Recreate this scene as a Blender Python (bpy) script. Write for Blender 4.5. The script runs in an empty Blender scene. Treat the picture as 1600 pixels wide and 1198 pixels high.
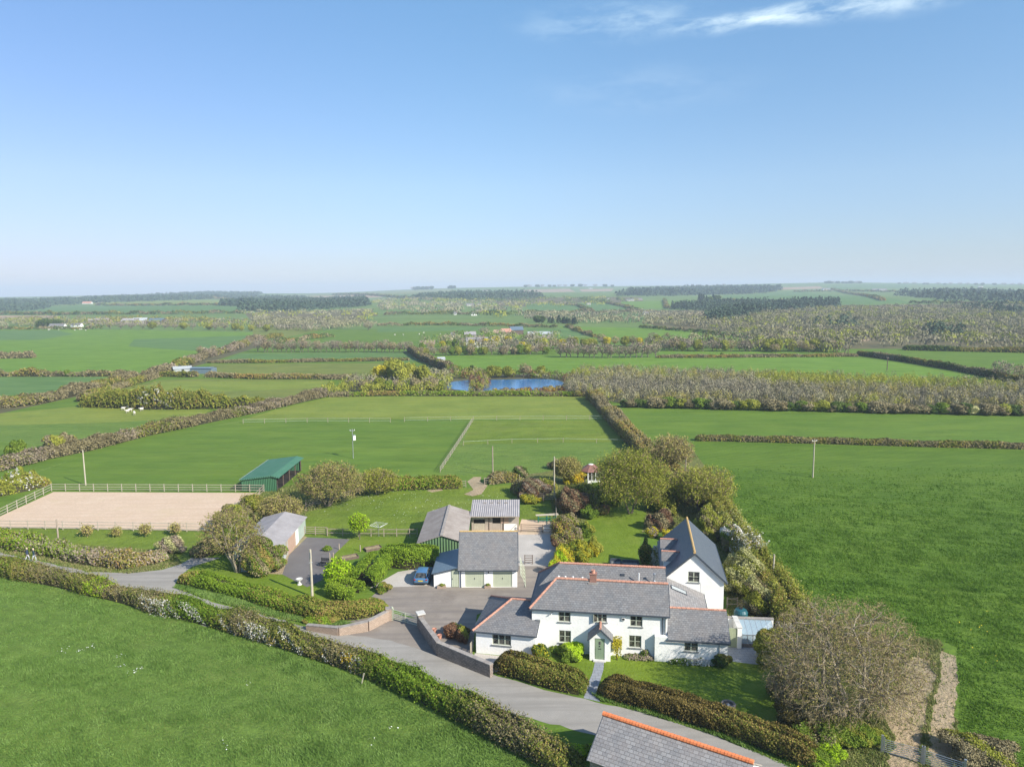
import bpy, math, random
import numpy as np
from mathutils import Vector, Matrix
from mathutils.geometry import delaunay_2d_cdt

rad = math.radians
C = bpy.context.scene.collection
SC = bpy.context.scene
rng = np.random.default_rng(7)
random.seed(7)

# ------------------------------------------------------------------ camera
F, CH, PITCH, ROLL = 1110.0, 34.0, rad(7.4), rad(0.45)
cam_d = bpy.data.cameras.new('camera')
cam = bpy.data.objects.new('camera', cam_d); C.objects.link(cam)
cam_d.sensor_width = 36; cam_d.lens = 36 * F / 1600
cam_d.clip_start = 0.5; cam_d.clip_end = 30000
cam.matrix_world = Matrix.Translation((0, 0, CH)) @ Matrix.Rotation(rad(90) - PITCH, 4, 'X') @ Matrix.Rotation(-ROLL, 4, 'Z')
SC.camera = cam

# ------------------------------------------------------------------ sky, sun, exposure
SUN_EL = rad(34)
SUN = Vector((0.79 * math.cos(SUN_EL), -0.613 * math.cos(SUN_EL), math.sin(SUN_EL)))
world = bpy.data.worlds.new('World'); SC.world = world
world.use_nodes = True
nt = world.node_tree; nt.nodes.clear()
def N(nt, typ, **kw):
    n = nt.nodes.new(typ)
    for k, v in kw.items():
        if k.startswith('i_'): n.inputs[k[2:].replace('_', ' ')].default_value = v
        else: setattr(n, k, v)
    return n
sky = N(nt, 'ShaderNodeTexSky', sky_type='NISHITA', sun_disc=False, sun_elevation=SUN_EL,
        sun_rotation=math.atan2(0.79, -0.613), altitude=60, air_density=1.0, dust_density=0.2, ozone_density=2.5)
bg = N(nt, 'ShaderNodeBackground'); bg.inputs['Strength'].default_value = 0.115
wo = N(nt, 'ShaderNodeOutputWorld')
tc = N(nt, 'ShaderNodeTexCoord')
# thin cirrus wisps high in the sky
mp = N(nt, 'ShaderNodeMapping'); mp.inputs['Rotation'].default_value = (0, rad(-9), 0); mp.inputs['Scale'].default_value = (3.0, 3.0, 9.0)
nz = N(nt, 'ShaderNodeTexNoise'); nz.inputs['Scale'].default_value = 4.5; nz.inputs['Detail'].default_value = 7; nz.inputs['Roughness'].default_value = 0.60; nz.inputs['Distortion'].default_value = 0.25
nt.links.new(tc.outputs['Generated'], mp.inputs['Vector']); nt.links.new(mp.outputs['Vector'], nz.inputs['Vector'])
def spot(dirv, inner, outer, amt):
    d = N(nt, 'ShaderNodeVectorMath', operation='DISTANCE')
    nrm = Vector(dirv).normalized()
    m = N(nt, 'ShaderNodeVectorMath', operation='MULTIPLY'); m.inputs[1].default_value = (1.0, 1.0, 5.0)
    nt.links.new(tc.outputs['Generated'], m.inputs[0])
    d.inputs[1].default_value = (nrm.x, nrm.y, nrm.z * 5.0)
    nt.links.new(m.outputs['Vector'], d.inputs[0])
    r = N(nt, 'ShaderNodeMapRange', interpolation_type='SMOOTHSTEP'); r.inputs['From Min'].default_value = outer; r.inputs['From Max'].default_value = inner
    r.inputs['To Min'].default_value = 0; r.inputs['To Max'].default_value = amt
    nt.links.new(d.outputs['Value'], r.inputs['Value'])
    return r.outputs['Result']
def add_(a, b):
    n = N(nt, 'ShaderNodeMath', operation='ADD'); nt.links.new(a, n.inputs[0]); nt.links.new(b, n.inputs[1]); return n.outputs[0]
cr = N(nt, 'ShaderNodeMapRange', interpolation_type='SMOOTHSTEP'); cr.inputs['From Min'].default_value = 0.36; cr.inputs['From Max'].default_value = 0.72
nt.links.new(nz.outputs['Fac'], cr.inputs['Value'])
def skydir(px, py):
    a = (px - 800) / F; b = (599 - py) / F
    u = a * math.cos(ROLL) + b * math.sin(ROLL); v = -a * math.sin(ROLL) + b * math.cos(ROLL)
    return (u, math.cos(PITCH) + v * math.sin(PITCH), -math.sin(PITCH) + v * math.cos(PITCH))
msk = add_(add_(add_(add_(spot(skydir(1120, 40), 0.0, 0.075, 0.62), spot(skydir(1200, 26), 0.0, 0.085, 0.7)), add_(spot(skydir(1300, 14), 0.0, 0.10, 0.55), spot(skydir(1410, 4), 0.0, 0.10, 0.45))), spot(skydir(960, 35), 0.0, 0.16, 0.4)), spot(skydir(1000, 140), 0.0, 0.2, 0.12))
mul = N(nt, 'ShaderNodeMath', operation='MULTIPLY', use_clamp=True)
nt.links.new(cr.outputs['Result'], mul.inputs[0]); nt.links.new(msk, mul.inputs[1])
mx = N(nt, 'ShaderNodeMix', data_type='RGBA')
mx.inputs['B'].default_value = (7.2, 7.0, 7.0, 1)
nt.links.new(mul.outputs[0], mx.inputs['Factor']); nt.links.new(sky.outputs['Color'], mx.inputs['A'])
# clear spring air: the low sky is pale blue rather than yellow
sx = N(nt, 'ShaderNodeSeparateXYZ'); nt.links.new(tc.outputs['Generated'], sx.inputs[0])
zr = N(nt, 'ShaderNodeMapRange'); zr.inputs['From Min'].default_value = -0.02; zr.inputs['From Max'].default_value = 0.98
nt.links.new(sx.outputs['Z'], zr.inputs['Value'])
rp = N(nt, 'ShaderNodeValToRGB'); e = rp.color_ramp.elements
e[0].position = 0; e[0].color = (0.45, 0.48, 0.66, 1); e[1].position = 1; e[1].color = (1.25, 1.30, 1.25, 1)  # top stop brightens the unseen zenith above the frame as added fill light
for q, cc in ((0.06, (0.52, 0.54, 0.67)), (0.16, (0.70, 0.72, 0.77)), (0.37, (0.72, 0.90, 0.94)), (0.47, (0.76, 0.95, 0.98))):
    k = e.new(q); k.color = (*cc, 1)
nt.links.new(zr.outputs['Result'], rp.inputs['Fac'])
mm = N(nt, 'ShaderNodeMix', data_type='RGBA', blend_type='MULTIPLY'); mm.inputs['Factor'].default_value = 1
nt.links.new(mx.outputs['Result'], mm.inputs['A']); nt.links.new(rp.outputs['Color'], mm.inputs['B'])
xr = N(nt, 'ShaderNodeMapRange', interpolation_type='SMOOTHSTEP'); xr.inputs['From Min'].default_value = 0.05; xr.inputs['From Max'].default_value = -0.6
nt.links.new(sx.outputs['X'], xr.inputs['Value'])
m2 = N(nt, 'ShaderNodeMix', data_type='RGBA', blend_type='MULTIPLY'); m2.inputs['B'].default_value = (0.90, 0.83, 0.90, 1)
nt.links.new(xr.outputs['Result'], m2.inputs['Factor']); nt.links.new(mm.outputs['Result'], m2.inputs['A'])
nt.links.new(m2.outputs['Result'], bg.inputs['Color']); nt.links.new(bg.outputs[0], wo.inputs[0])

sd = bpy.data.lights.new('sun', 'SUN'); sd.energy = 4.6; sd.angle = rad(0.53); sd.color = (1.0, 0.935, 0.83)
so = bpy.data.objects.new('sun', sd); C.objects.link(so)
so.rotation_euler = SUN.to_track_quat('Z', 'Y').to_euler()
SC.view_settings.view_transform = 'Standard'; SC.view_settings.look = 'None'
SC.view_settings.exposure = 0.84; SC.view_settings.gamma = 1.0
SC.cycles.max_bounces = 5; SC.cycles.diffuse_bounces = 3; SC.cycles.glossy_bounces = 2
SC.cycles.transmission_bounces = 3; SC.cycles.volume_bounces = 0; SC.cycles.transparent_max_bounces = 6

# ------------------------------------------------------------------ rays to ground points
cP, sP, cR, sR = math.cos(PITCH), math.sin(PITCH), math.cos(ROLL), math.sin(ROLL)
def ray(px, py):
    a = (px - 800) / F; b = (599 - py) / F
    u = a * cR + b * sR; v = -a * sR + b * cR
    return u, cP + v * sP, -sP + v * cP
def U(px, py, z=0.0):
    x, y, zz = ray(px, py); t = (z - CH) / zz
    return x * t, y * t
RR = 4200.0
SKX = np.array([-900, 0, 130, 200, 300, 400, 500, 560, 640, 700, 800, 950, 1100, 1200, 1300, 1400, 1600, 2500.])
SKY_ = np.array([466, 464, 462, 460, 457, 458, 458, 456, 452, 450, 448, 447, 446, 443, 441, 442, 444, 446.])
def Z(x, y):
    x = np.asarray(x, float); y = np.asarray(y, float)
    yy = np.maximum(y, 1.0)
    px = 800 + F * np.clip(x / yy, -1.5, 1.5)
    row = np.interp(px, SKX, SKY_)
    hor = 599 - F * math.tan(PITCH) - (px - 800) * math.tan(ROLL)
    Hh = CH + (hor - row) / F * RR
    t = np.clip((y - 520) / (RR - 520), 0, 1)
    g = t * (0.75 + 0.25 * t)
    roll = 4.0 * np.sin(x / 210.0 + 1.0) * np.sin(y / 260.0) * np.clip((y - 520) / 500, 0, 1) * np.clip((RR - y) / 900, 0, 1)
    z = Hh * g + roll
    z = np.where(y > RR, Hh - (y - RR) * 0.05, z)
    return z
def att(px, py):
    X, Y, ZZ = ray(px, py)
    y = 45.0; prev = y
    while y < RR:
        t = y / Y
        if CH + ZZ * t < float(Z(X * t, y)): break
        prev = y; y *= 1.01
    if y >= RR: y = RR - 5; prev = y
    lo, hi = prev, y
    for _ in range(18):
        m = (lo + hi) / 2; t = m / Y
        if CH + ZZ * t < float(Z(X * t, m)): hi = m
        else: lo = m
    t = hi / Y
    return X * t, hi
def pts(*l): return [att(a, b) for a, b in l]
def depth_of(x, y): return y * cP + CH * sP
def pxm(x, y): return F / depth_of(x, y)      # photo pixels per metre there

# ------------------------------------------------------------------ materials
def newmat(name):
    m = bpy.data.materials.new(name); m.use_nodes = True
    t = m.node_tree; t.nodes.clear()
    o = t.nodes.new('ShaderNodeOutputMaterial'); p = t.nodes.new('ShaderNodeBsdfPrincipled')
    t.links.new(p.outputs[0], o.inputs[0])
    return m, t, p, o
def col(c): return (c[0], c[1], c[2], 1)
def mixc(t, fac, a, b):
    m = t.nodes.new('ShaderNodeMix'); m.data_type = 'RGBA'
    for k, v in (('Factor', fac), ('A', a), ('B', b)):
        if isinstance(v, bpy.types.NodeSocket): t.links.new(v, m.inputs[k])
        elif k == 'Factor': m.inputs[k].default_value = v
        else: m.inputs[k].default_value = col(v)
    return m.outputs['Result']
def noise(t, vec, scale, detail=4, rough=0.55, lo=0.35, hi=0.65, stretch=None, dist=0.0):
    if stretch:
        mp = t.nodes.new('ShaderNodeMapping'); mp.inputs['Scale'].default_value = stretch[:3]
        if len(stretch) > 3: mp.inputs['Rotation'].default_value = (0, 0, rad(stretch[3]))
        t.links.new(vec, mp.inputs['Vector']); vec = mp.outputs['Vector']
    n = t.nodes.new('ShaderNodeTexNoise'); n.inputs['Scale'].default_value = scale
    n.inputs['Detail'].default_value = detail; n.inputs['Roughness'].default_value = rough; n.inputs['Distortion'].default_value = dist
    t.links.new(vec, n.inputs['Vector'])
    r = t.nodes.new('ShaderNodeMapRange'); r.inputs['From Min'].default_value = lo; r.inputs['From Max'].default_value = hi
    t.links.new(n.outputs['Fac'], r.inputs['Value'])
    return r.outputs['Result']
def bump(t, p, h, dist, strength=1.0):
    b = t.nodes.new('ShaderNodeBump'); b.inputs['Distance'].default_value = dist; b.inputs['Strength'].default_value = strength
    t.links.new(h, b.inputs['Height']); t.links.new(b.outputs['Normal'], p.inputs['Normal'])
def pos(t):
    return t.nodes.new('ShaderNodeNewGeometry').outputs['Position']
def objc(t):
    return t.nodes.new('ShaderNodeTexCoord').outputs['Object']
def simple(name, c, rough=0.7, c2=None, scale=3.0, metallic=0.0, spec=0.3, bmp=0.0, world_=False):
    m, t, p, o = newmat(name)
    p.inputs['Roughness'].default_value = rough; p.inputs['Metallic'].default_value = metallic
    p.inputs['Specular IOR Level'].default_value = spec
    v = pos(t) if world_ else objc(t)
    c2 = c2 or tuple(x * 0.8 for x in c)
    n = noise(t, v, scale, 5, 0.6)
    t.links.new(mixc(t, n, c, c2), p.inputs['Base Color'])
    if bmp: bump(t, p, noise(t, v, scale * 6, 3, 0.6, 0.2, 0.8), bmp)
    return m
def grass(name, a, b, c=None, fine=2.2, streak=(1, 1, 1), big=0.035, bmp=0.12, dry=None, dryamt=0.3, lines=0.0, rot=8, sk=0.42):
    """a, b: two greens mixed in patches; fine: tuft scale per metre"""
    m, t, p, o = newmat(name)
    p.inputs['Roughness'].default_value = 0.85; p.inputs['Specular IOR Level'].default_value = 0.12
    v = pos(t)
    n1 = noise(t, v, big, 5, 0.6, 0.35, 0.65, stretch=(0.6, 1.3, 1, 12))
    n2 = noise(t, v, fine, 4, 0.65, 0.25, 0.75, stretch=streak)
    n3 = noise(t, v, fine * 0.16, 4, 0.6, 0.3, 0.7, stretch=streak)
    base = mixc(t, n1, a, b)
    dark = tuple(x * 0.62 for x in a)
    base = mixc(t, n2, mixc(t, 0.55, base, dark), base)
    m3 = t.nodes.new('ShaderNodeMath'); m3.operation = 'MULTIPLY'; m3.inputs[1].default_value = 0.45
    t.links.new(n3, m3.inputs[0])
    base = mixc(t, m3.outputs[0], base, c or tuple(x * 1.35 for x in b))
    ns = noise(t, v, 0.55, 5, 0.65, 0.3, 0.7, stretch=(0.14, 1.0, 1, rot))
    ms_ = t.nodes.new('ShaderNodeMath'); ms_.operation = 'MULTIPLY'; ms_.inputs[1].default_value = sk
    t.links.new(ns, ms_.inputs[0]); base = mixc(t, ms_.outputs[0], base, tuple(x * 0.55 for x in a))
    nw = noise(t, v, big * 3.1, 5, 0.65, 0.42, 0.68, stretch=(0.5, 1.4, 1, rot))
    mw = t.nodes.new('ShaderNodeMath'); mw.operation = 'MULTIPLY'; mw.inputs[1].default_value = sk * 0.9
    t.links.new(nw, mw.inputs[0]); base = mixc(t, mw.outputs[0], base, tuple(x * y for x, y in zip(b, (1.5, 1.25, 1.15))))
    if dry:
        nd = noise(t, v, 0.12, 6, 0.7, 0.5, 0.75)
        m4 = t.nodes.new('ShaderNodeMath'); m4.operation = 'MULTIPLY'; m4.inputs[1].default_value = dryamt
        t.links.new(nd, m4.inputs[0]); base = mixc(t, m4.outputs[0], base, dry)
    if lines:
        mp = t.nodes.new('ShaderNodeMapping'); mp.inputs['Rotation'].default_value = (0, 0, rad(-62)); t.links.new(v, mp.inputs['Vector'])
        w = t.nodes.new('ShaderNodeTexWave'); w.inputs['Scale'].default_value = 0.22; w.inputs['Distortion'].default_value = 2.5
        w.inputs['Detail'].default_value = 2; w.inputs['Detail Scale'].default_value = 0.15
        t.links.new(mp.outputs['Vector'], w.inputs['Vector'])
        m5 = t.nodes.new('ShaderNodeMath'); m5.operation = 'MULTIPLY'; m5.inputs[1].default_value = lines
        t.links.new(w.outputs['Fac'], m5.inputs[0]); base = mixc(t, m5.outputs[0], base, tuple(x * 0.6 for x in a))
    t.links.new(base, p.inputs['Base Color'])
    ad = t.nodes.new('ShaderNodeMath'); ad.operation = 'ADD'; t.links.new(n2, ad.inputs[0]); t.links.new(n3, ad.inputs[1])
    bump(t, p, ad.outputs[0], bmp)
    return m
def leaf(name, cols, trans=0.0, scale=0.35, rough=0.75, jitter=0.75):
    """foliage: colour varies leaf by leaf and in patches over the plant"""
    if name.endswith('leaves'): cols = [(a * 2.0, b * 1.85, c * 1.35) for a, b, c in cols]; trans = max(trans, 0.12) * 1.3
    m, t, p, o = newmat(name)
    p.inputs['Roughness'].default_value = rough; p.inputs['Specular IOR Level'].default_value = 0.15
    g = t.nodes.new('ShaderNodeNewGeometry')
    oi = t.nodes.new('ShaderNodeObjectInfo')
    n = noise(t, g.outputs['Position'], scale, 4, 0.6, 0.35, 0.65)
    r = t.nodes.new('ShaderNodeValToRGB'); el = r.color_ramp.elements
    while len(el) < len(cols): el.new(0.5)
    for i, c in enumerate(cols):
        el[i].position = i / max(1, len(cols) - 1); el[i].color = col(c)
    a = t.nodes.new('ShaderNodeMath'); a.operation = 'MULTIPLY'; a.inputs[1].default_value = jitter
    t.links.new(g.outputs['Random Per Island'], a.inputs[0])
    b = t.nodes.new('ShaderNodeMath'); b.operation = 'MULTIPLY_ADD'; b.inputs[1].default_value = 1 - jitter * 0.8
    t.links.new(n, b.inputs[0]); t.links.new(a.outputs[0], b.inputs[2])
    c = t.nodes.new('ShaderNodeMath'); c.operation = 'MULTIPLY_ADD'; c.inputs[1].default_value = 0.5; c.inputs[2].default_value = -0.27
    t.links.new(oi.outputs['Random'], c.inputs[0])
    d = t.nodes.new('ShaderNodeMath'); d.operation = 'ADD'; d.use_clamp = True
    t.links.new(b.outputs[0], d.inputs[0]); t.links.new(c.outputs[0], d.inputs[1])
    t.links.new(d.outputs[0], r.inputs['Fac'])
    t.links.new(r.outputs['Color'], p.inputs['Base Color'])
    if trans:
        tr = t.nodes.new('ShaderNodeBsdfTranslucent'); t.links.new(r.outputs['Color'], tr.inputs['Color'])
        ms = t.nodes.new('ShaderNodeMixShader'); ms.inputs[0].default_value = trans
        t.links.new(p.outputs[0], ms.inputs[1]); t.links.new(tr.outputs[0], ms.inputs[2]); t.links.new(ms.outputs[0], o.inputs[0])
    return m
def bricky(name, c1, c2, mortar, bw, bh, ms=0.01, rough=0.6, spec=0.35, bmp=0.01, patch=None, off=0.5):
    """courses laid out on the surface in metres (auto UV)"""
    m, t, p, o = newmat(name)
    p.inputs['Roughness'].default_value = rough; p.inputs['Specular IOR Level'].default_value = spec
    uv = t.nodes.new('ShaderNodeUVMap').outputs[0]
    b = t.nodes.new('ShaderNodeTexBrick'); b.inputs['Scale'].default_value = 1.0
    b.inputs['Brick Width'].default_value = bw; b.inputs['Row Height'].default_value = bh; b.inputs['Mortar Size'].default_value = ms
    b.inputs['Mortar Smooth'].default_value = 0.2; b.inputs['Bias'].default_value = -0.1; b.offset = off
    b.inputs['Color1'].default_value = col(c1); b.inputs['Color2'].default_value = col(c2); b.inputs['Mortar'].default_value = col(mortar)
    t.links.new(uv, b.inputs['Vector'])
    n = noise(t, objc(t), 0.9, 6, 0.65, 0.3, 0.75)
    base = mixc(t, n, b.outputs['Color'], mixc(t, 0.5, b.outputs['Color'], patch or tuple(x * 0.7 for x in c1)))
    n2 = noise(t, objc(t), 9, 4, 0.7, 0.2, 0.8)
    base = mixc(t, n2, base, mixc(t, 0.38, base, tuple(min(1, x * 1.7) for x in c2)))
    t.links.new(base, p.inputs['Base Color'])
    iv = t.nodes.new('ShaderNodeMath'); iv.operation = 'SUBTRACT'; iv.inputs[0].default_value = 1; t.links.new(b.outputs['Fac'], iv.inputs[1])
    bump(t, p, iv.outputs[0], bmp)
    return m
def corrugated(name, c1, c2, period=0.15, rough=0.55, spec=0.4, stain=None, axis=0, depth=0.02):
    m, t, p, o = newmat(name)
    p.inputs['Roughness'].default_value = rough; p.inputs['Specular IOR Level'].default_value = spec
    uv = t.nodes.new('ShaderNodeUVMap').outputs[0]
    s = t.nodes.new('ShaderNodeSeparateXYZ'); t.links.new(uv, s.inputs[0])
    k = t.nodes.new('ShaderNodeMath'); k.operation = 'MULTIPLY'; k.inputs[1].default_value = 2 * math.pi / period
    t.links.new(s.outputs[axis], k.inputs[0])
    w = t.nodes.new('ShaderNodeMath'); w.operation = 'SINE'; t.links.new(k.outputs[0], w.inputs[0])
    n = noise(t, objc(t), 0.7, 6, 0.65, 0.35, 0.7)
    n2 = noise(t, objc(t), 6, 5, 0.7, 0.3, 0.75)
    base = mixc(t, n, c1, c2)
    base = mixc(t, n2, base, mixc(t, 0.4, base, stain or tuple(x * 0.5 for x in c1)))
    t.links.new(base, p.inputs['Base Color'])
    bump(t, p, w.outputs[0], depth)
    return m
def road(name, a, b, fine=18.0, stain=None, track=None):
    m, t, p, o = newmat(name)
    p.inputs['Roughness'].default_value = 0.85; p.inputs['Specular IOR Level'].default_value = 0.2
    v = pos(t)
    base = mixc(t, noise(t, v, 0.35, 6, 0.65, 0.3, 0.7), a, b)
    base = mixc(t, noise(t, v, fine, 3, 0.7, 0.2, 0.8), mixc(t, 0.35, base, (0.05, 0.05, 0.05)), base)
    if stain: base = mixc(t, noise(t, v, 0.16, 6, 0.75, 0.52, 0.72), base, stain)
    if track: base = mixc(t, noise(t, v, 1.3, 4, 0.6, 0.45, 0.7, stretch=(0.05, 1.0, 1, track[0])), base, track[1])
    t.links.new(base, p.inputs['Base Color'])
    bump(t, p, noise(t, v, fine, 3, 0.7, 0.2, 0.8), 0.01)
    return m

M = {}
# grasses (real albedos)
M['grass_field'] = grass('grass_field', (0.115, 0.195, 0.032), (0.150, 0.235, 0.045), fine=3.2, streak=(0.8, 1.2, 1, 30), dry=(0.20, 0.22, 0.06), dryamt=0.35, bmp=0.14, lines=0.3)
M['grass_lush'] = grass('grass_lush', (0.078, 0.150, 0.014), (0.115, 0.195, 0.024), fine=1.9, streak=(0.6, 1.5, 1, 20), lines=0.45, bmp=0.10)
M['grass_lawn'] = grass('grass_lawn', (0.108, 0.170, 0.013), (0.140, 0.205, 0.022), fine=3.0, bmp=0.05, dry=(0.24, 0.23, 0.06), dryamt=0.35, sk=0.25)
M['grass_paddock'] = grass('grass_paddock', (0.115, 0.175, 0.018), (0.145, 0.205, 0.028), fine=1.6, dry=(0.16, 0.17, 0.05), dryamt=0.35)
M['grass_mid'] = grass('grass_mid', (0.088, 0.160, 0.018), (0.112, 0.185, 0.026), fine=0.8, streak=(0.6, 1.6, 1, 0))
M['grass_yellow'] = grass('grass_yellow', (0.150, 0.205, 0.030), (0.180, 0.225, 0.042), fine=0.6)
M['grass_olive'] = grass('grass_olive', (0.130, 0.165, 0.032), (0.155, 0.185, 0.042), fine=0.5)
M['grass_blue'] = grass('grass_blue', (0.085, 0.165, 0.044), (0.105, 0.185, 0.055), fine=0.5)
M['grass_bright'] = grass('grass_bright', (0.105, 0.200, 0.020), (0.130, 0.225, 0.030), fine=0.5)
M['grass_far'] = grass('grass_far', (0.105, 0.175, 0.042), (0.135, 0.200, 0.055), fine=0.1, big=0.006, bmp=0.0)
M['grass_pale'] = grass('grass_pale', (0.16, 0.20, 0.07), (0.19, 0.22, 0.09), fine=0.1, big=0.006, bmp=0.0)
M['heath'] = grass('heath', (0.120, 0.115, 0.055), (0.165, 0.130, 0.075), c=(0.10, 0.13, 0.05), fine=0.12, big=0.01, bmp=0.3)
M['ploughed'] = grass('ploughed', (0.30, 0.22, 0.14), (0.34, 0.26, 0.17), fine=0.1, big=0.01, bmp=0.0)
M['verge'] = grass('verge', (0.105, 0.165, 0.018), (0.135, 0.185, 0.026), fine=2.5, dry=(0.14, 0.13, 0.04), dryamt=0.6, bmp=0.2)
M['rough_grass'] = grass('rough_grass', (0.120, 0.155, 0.034), (0.160, 0.175, 0.052), fine=2.2, dry=(0.19, 0.16, 0.07), dryamt=0.8, bmp=0.2)
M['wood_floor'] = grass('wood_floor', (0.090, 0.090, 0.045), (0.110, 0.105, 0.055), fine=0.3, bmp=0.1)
M['track_soil'] = grass('track_soil', (0.33, 0.255, 0.155), (0.40, 0.32, 0.20), c=(0.46, 0.38, 0.26), fine=3.5, bmp=0.10, dry=(0.13, 0.17, 0.045), dryamt=0.8, sk=0.3)
# ground coverings
M['lane'] = road('lane_tarmac', (0.31, 0.29, 0.255), (0.38, 0.355, 0.315), 14, (0.25, 0.235, 0.205), (21, (0.23, 0.215, 0.19)))
M['drive'] = road('drive_tarmac', (0.245, 0.21, 0.172), (0.33, 0.287, 0.24), 10, (0.165, 0.138, 0.115), (-35, (0.19, 0.165, 0.145)))
M['concrete'] = road('yard_concrete', (0.46, 0.42, 0.37), (0.57, 0.525, 0.465), 8, (0.31, 0.285, 0.25))
M['dark_pad'] = road('pad_tarmac', (0.15, 0.135, 0.13), (0.19, 0.175, 0.165), 8, (0.11, 0.10, 0.10))
M['sand'] = road('arena_sand', (0.60, 0.445, 0.31), (0.68, 0.52, 0.375), 2.5, (0.50, 0.39, 0.25), (3, (0.50, 0.37, 0.255)))
M['slate_path'] = bricky('slate_paving', (0.20, 0.22, 0.25), (0.26, 0.27, 0.29), (0.10, 0.10, 0.10), 0.6, 0.45, 0.02)
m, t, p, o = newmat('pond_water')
p.inputs['Base Color'].default_value = (0.035, 0.15, 0.34, 1); p.inputs['Roughness'].default_value = 0.2; p.inputs['Specular IOR Level'].default_value = 0.8  # blue of the reflected sky is put into the water's base colour
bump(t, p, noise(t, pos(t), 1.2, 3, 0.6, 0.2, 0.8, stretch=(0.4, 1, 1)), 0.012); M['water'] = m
# buildings
M['render'] = simple('white_render', (0.80, 0.79, 0.76), 0.85, (0.74, 0.73, 0.69), 0.8, spec=0.15, bmp=0.012)
M['slate'] = bricky('roof_slate', (0.100, 0.106, 0.114), (0.185, 0.188, 0.190), (0.05, 0.055, 0.062), 0.30, 0.22, 0.016, 0.6, 0.15, 0.012, patch=(0.20, 0.16, 0.13))
M['slate_old'] = bricky('old_roof_slate', (0.13, 0.13, 0.135), (0.26, 0.257, 0.252), (0.06, 0.06, 0.06), 0.36, 0.26, 0.02, 0.6, 0.4, 0.015, patch=(0.30, 0.24, 0.20))
M['slate_dark'] = bricky('annex_slate', (0.060, 0.075, 0.095), (0.095, 0.105, 0.120), (0.03, 0.035, 0.045), 0.28, 0.2, 0.012, 0.42, 0.6, 0.01)
M['slate_blue'] = bricky('lean_to_slate', (0.10, 0.145, 0.18), (0.13, 0.175, 0.21), (0.06, 0.08, 0.10), 0.5, 0.3, 0.008, 0.45, 0.5, 0.006)
M['terracotta'] = bricky('ridge_tile', (0.38, 0.165, 0.115), (0.50, 0.25, 0.175), (0.20, 0.10, 0.08), 0.42, 5.0, 0.04, 0.8, 0.15, 0.01, patch=(0.30, 0.24, 0.18))
M['terracotta_new'] = bricky('new_ridge_tile', (0.66, 0.17, 0.06), (0.72, 0.21, 0.08), (0.34, 0.09, 0.04), 0.45, 5.0, 0.03, 0.7, 0.25, 0.01, patch=(0.6, 0.2, 0.09))
M['lichen_ridge'] = bricky('lichen_ridge_tile', (0.42, 0.27, 0.10), (0.50, 0.36, 0.18), (0.2, 0.12, 0.07), 0.42, 5.0, 0.03, 0.8, 0.2, 0.01, patch=(0.55, 0.32, 0.06))
M['stone'] = bricky('rubble_stone', (0.10, 0.085, 0.075), (0.36, 0.30, 0.25), (0.06, 0.05, 0.045), 0.28, 0.14, 0.025, 0.85, 0.2, 0.04, patch=(0.36, 0.29, 0.24))
M['stone_warm'] = bricky('warm_rubble_stone', (0.32, 0.24, 0.18), (0.46, 0.35, 0.27), (0.20, 0.15, 0.11), 0.25, 0.12, 0.02, 0.85, 0.2, 0.04, patch=(0.24, 0.19, 0.15))
M['coping'] = simple('stone_coping', (0.34, 0.31, 0.27), 0.85, (0.24, 0.21, 0.19), 2.5, bmp=0.01)
M['coping_pale'] = simple('pale_coping', (0.62, 0.60, 0.55), 0.8, (0.48, 0.46, 0.42), 2.0)
M['brick'] = bricky('chimney_brick', (0.22, 0.11, 0.085), (0.32, 0.16, 0.12), (0.20, 0.17, 0.15), 0.22, 0.075, 0.012, 0.8, 0.2, 0.01)
M['sage'] = simple('sage_paint', (0.34, 0.38, 0.25), 0.55, (0.31, 0.345, 0.225), 1.2)
M['sage_pale'] = simple('pale_sage_paint', (0.44, 0.47, 0.35), 0.55, (0.40, 0.43, 0.32), 1.0)
M['frame'] = simple('window_frame_paint', (0.36, 0.385, 0.30), 0.55, (0.33, 0.35, 0.27), 2)
M['door_green'] = simple('door_green_paint', (0.23, 0.30, 0.19), 0.45, (0.21, 0.275, 0.175), 2)
M['sill'] = simple('slate_sill', (0.20, 0.21, 0.20), 0.7, (0.15, 0.16, 0.16), 3)
M['fascia'] = simple('dark_fascia', (0.06, 0.075, 0.09), 0.45, (0.05, 0.06, 0.075), 3)
M['metal'] = simple('galvanised_metal', (0.42, 0.44, 0.45), 0.4, (0.34, 0.36, 0.37), 4, metallic=0.6)
M['white'] = simple('white_paint', (0.78, 0.78, 0.75), 0.55, (0.70, 0.70, 0.66), 2)
M['black'] = simple('black_iron', (0.02, 0.02, 0.022), 0.5, (0.03, 0.03, 0.03), 4)
M['dark_inside'] = simple('dark_interior', (0.02, 0.018, 0.016), 0.9, (0.03, 0.025, 0.02), 1)
m, t, p, o = newmat('window_glass'); p.inputs['Roughness'].default_value = 0.06; p.inputs['Specular IOR Level'].default_value = 0.7
t.links.new(mixc(t, noise(t, objc(t), 2.2, 2, 0.5, 0.4, 0.6), (0.018, 0.02, 0.02), (0.10, 0.095, 0.08)), p.inputs['Base Color']); M['glass'] = m
m, t, p, o = newmat('greenhouse_glass'); p.inputs['Roughness'].default_value = 0.1; p.inputs['Base Color'].default_value = (0.30, 0.40, 0.46, 1); p.inputs['Alpha'].default_value = 0.75; M['ghglass'] = m
M['green_sheet'] = corrugated('green_sheet_roof', (0.045, 0.160, 0.090), (0.075, 0.190, 0.115), 0.4, 0.6, 0.3, (0.07, 0.14, 0.09), 0, 0.04)
M['green_wall'] = corrugated('green_sheet_wall', (0.040, 0.135, 0.065), (0.055, 0.155, 0.075), 0.3, 0.55, 0.3, (0.05, 0.11, 0.06), 0, 0.03)
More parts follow.
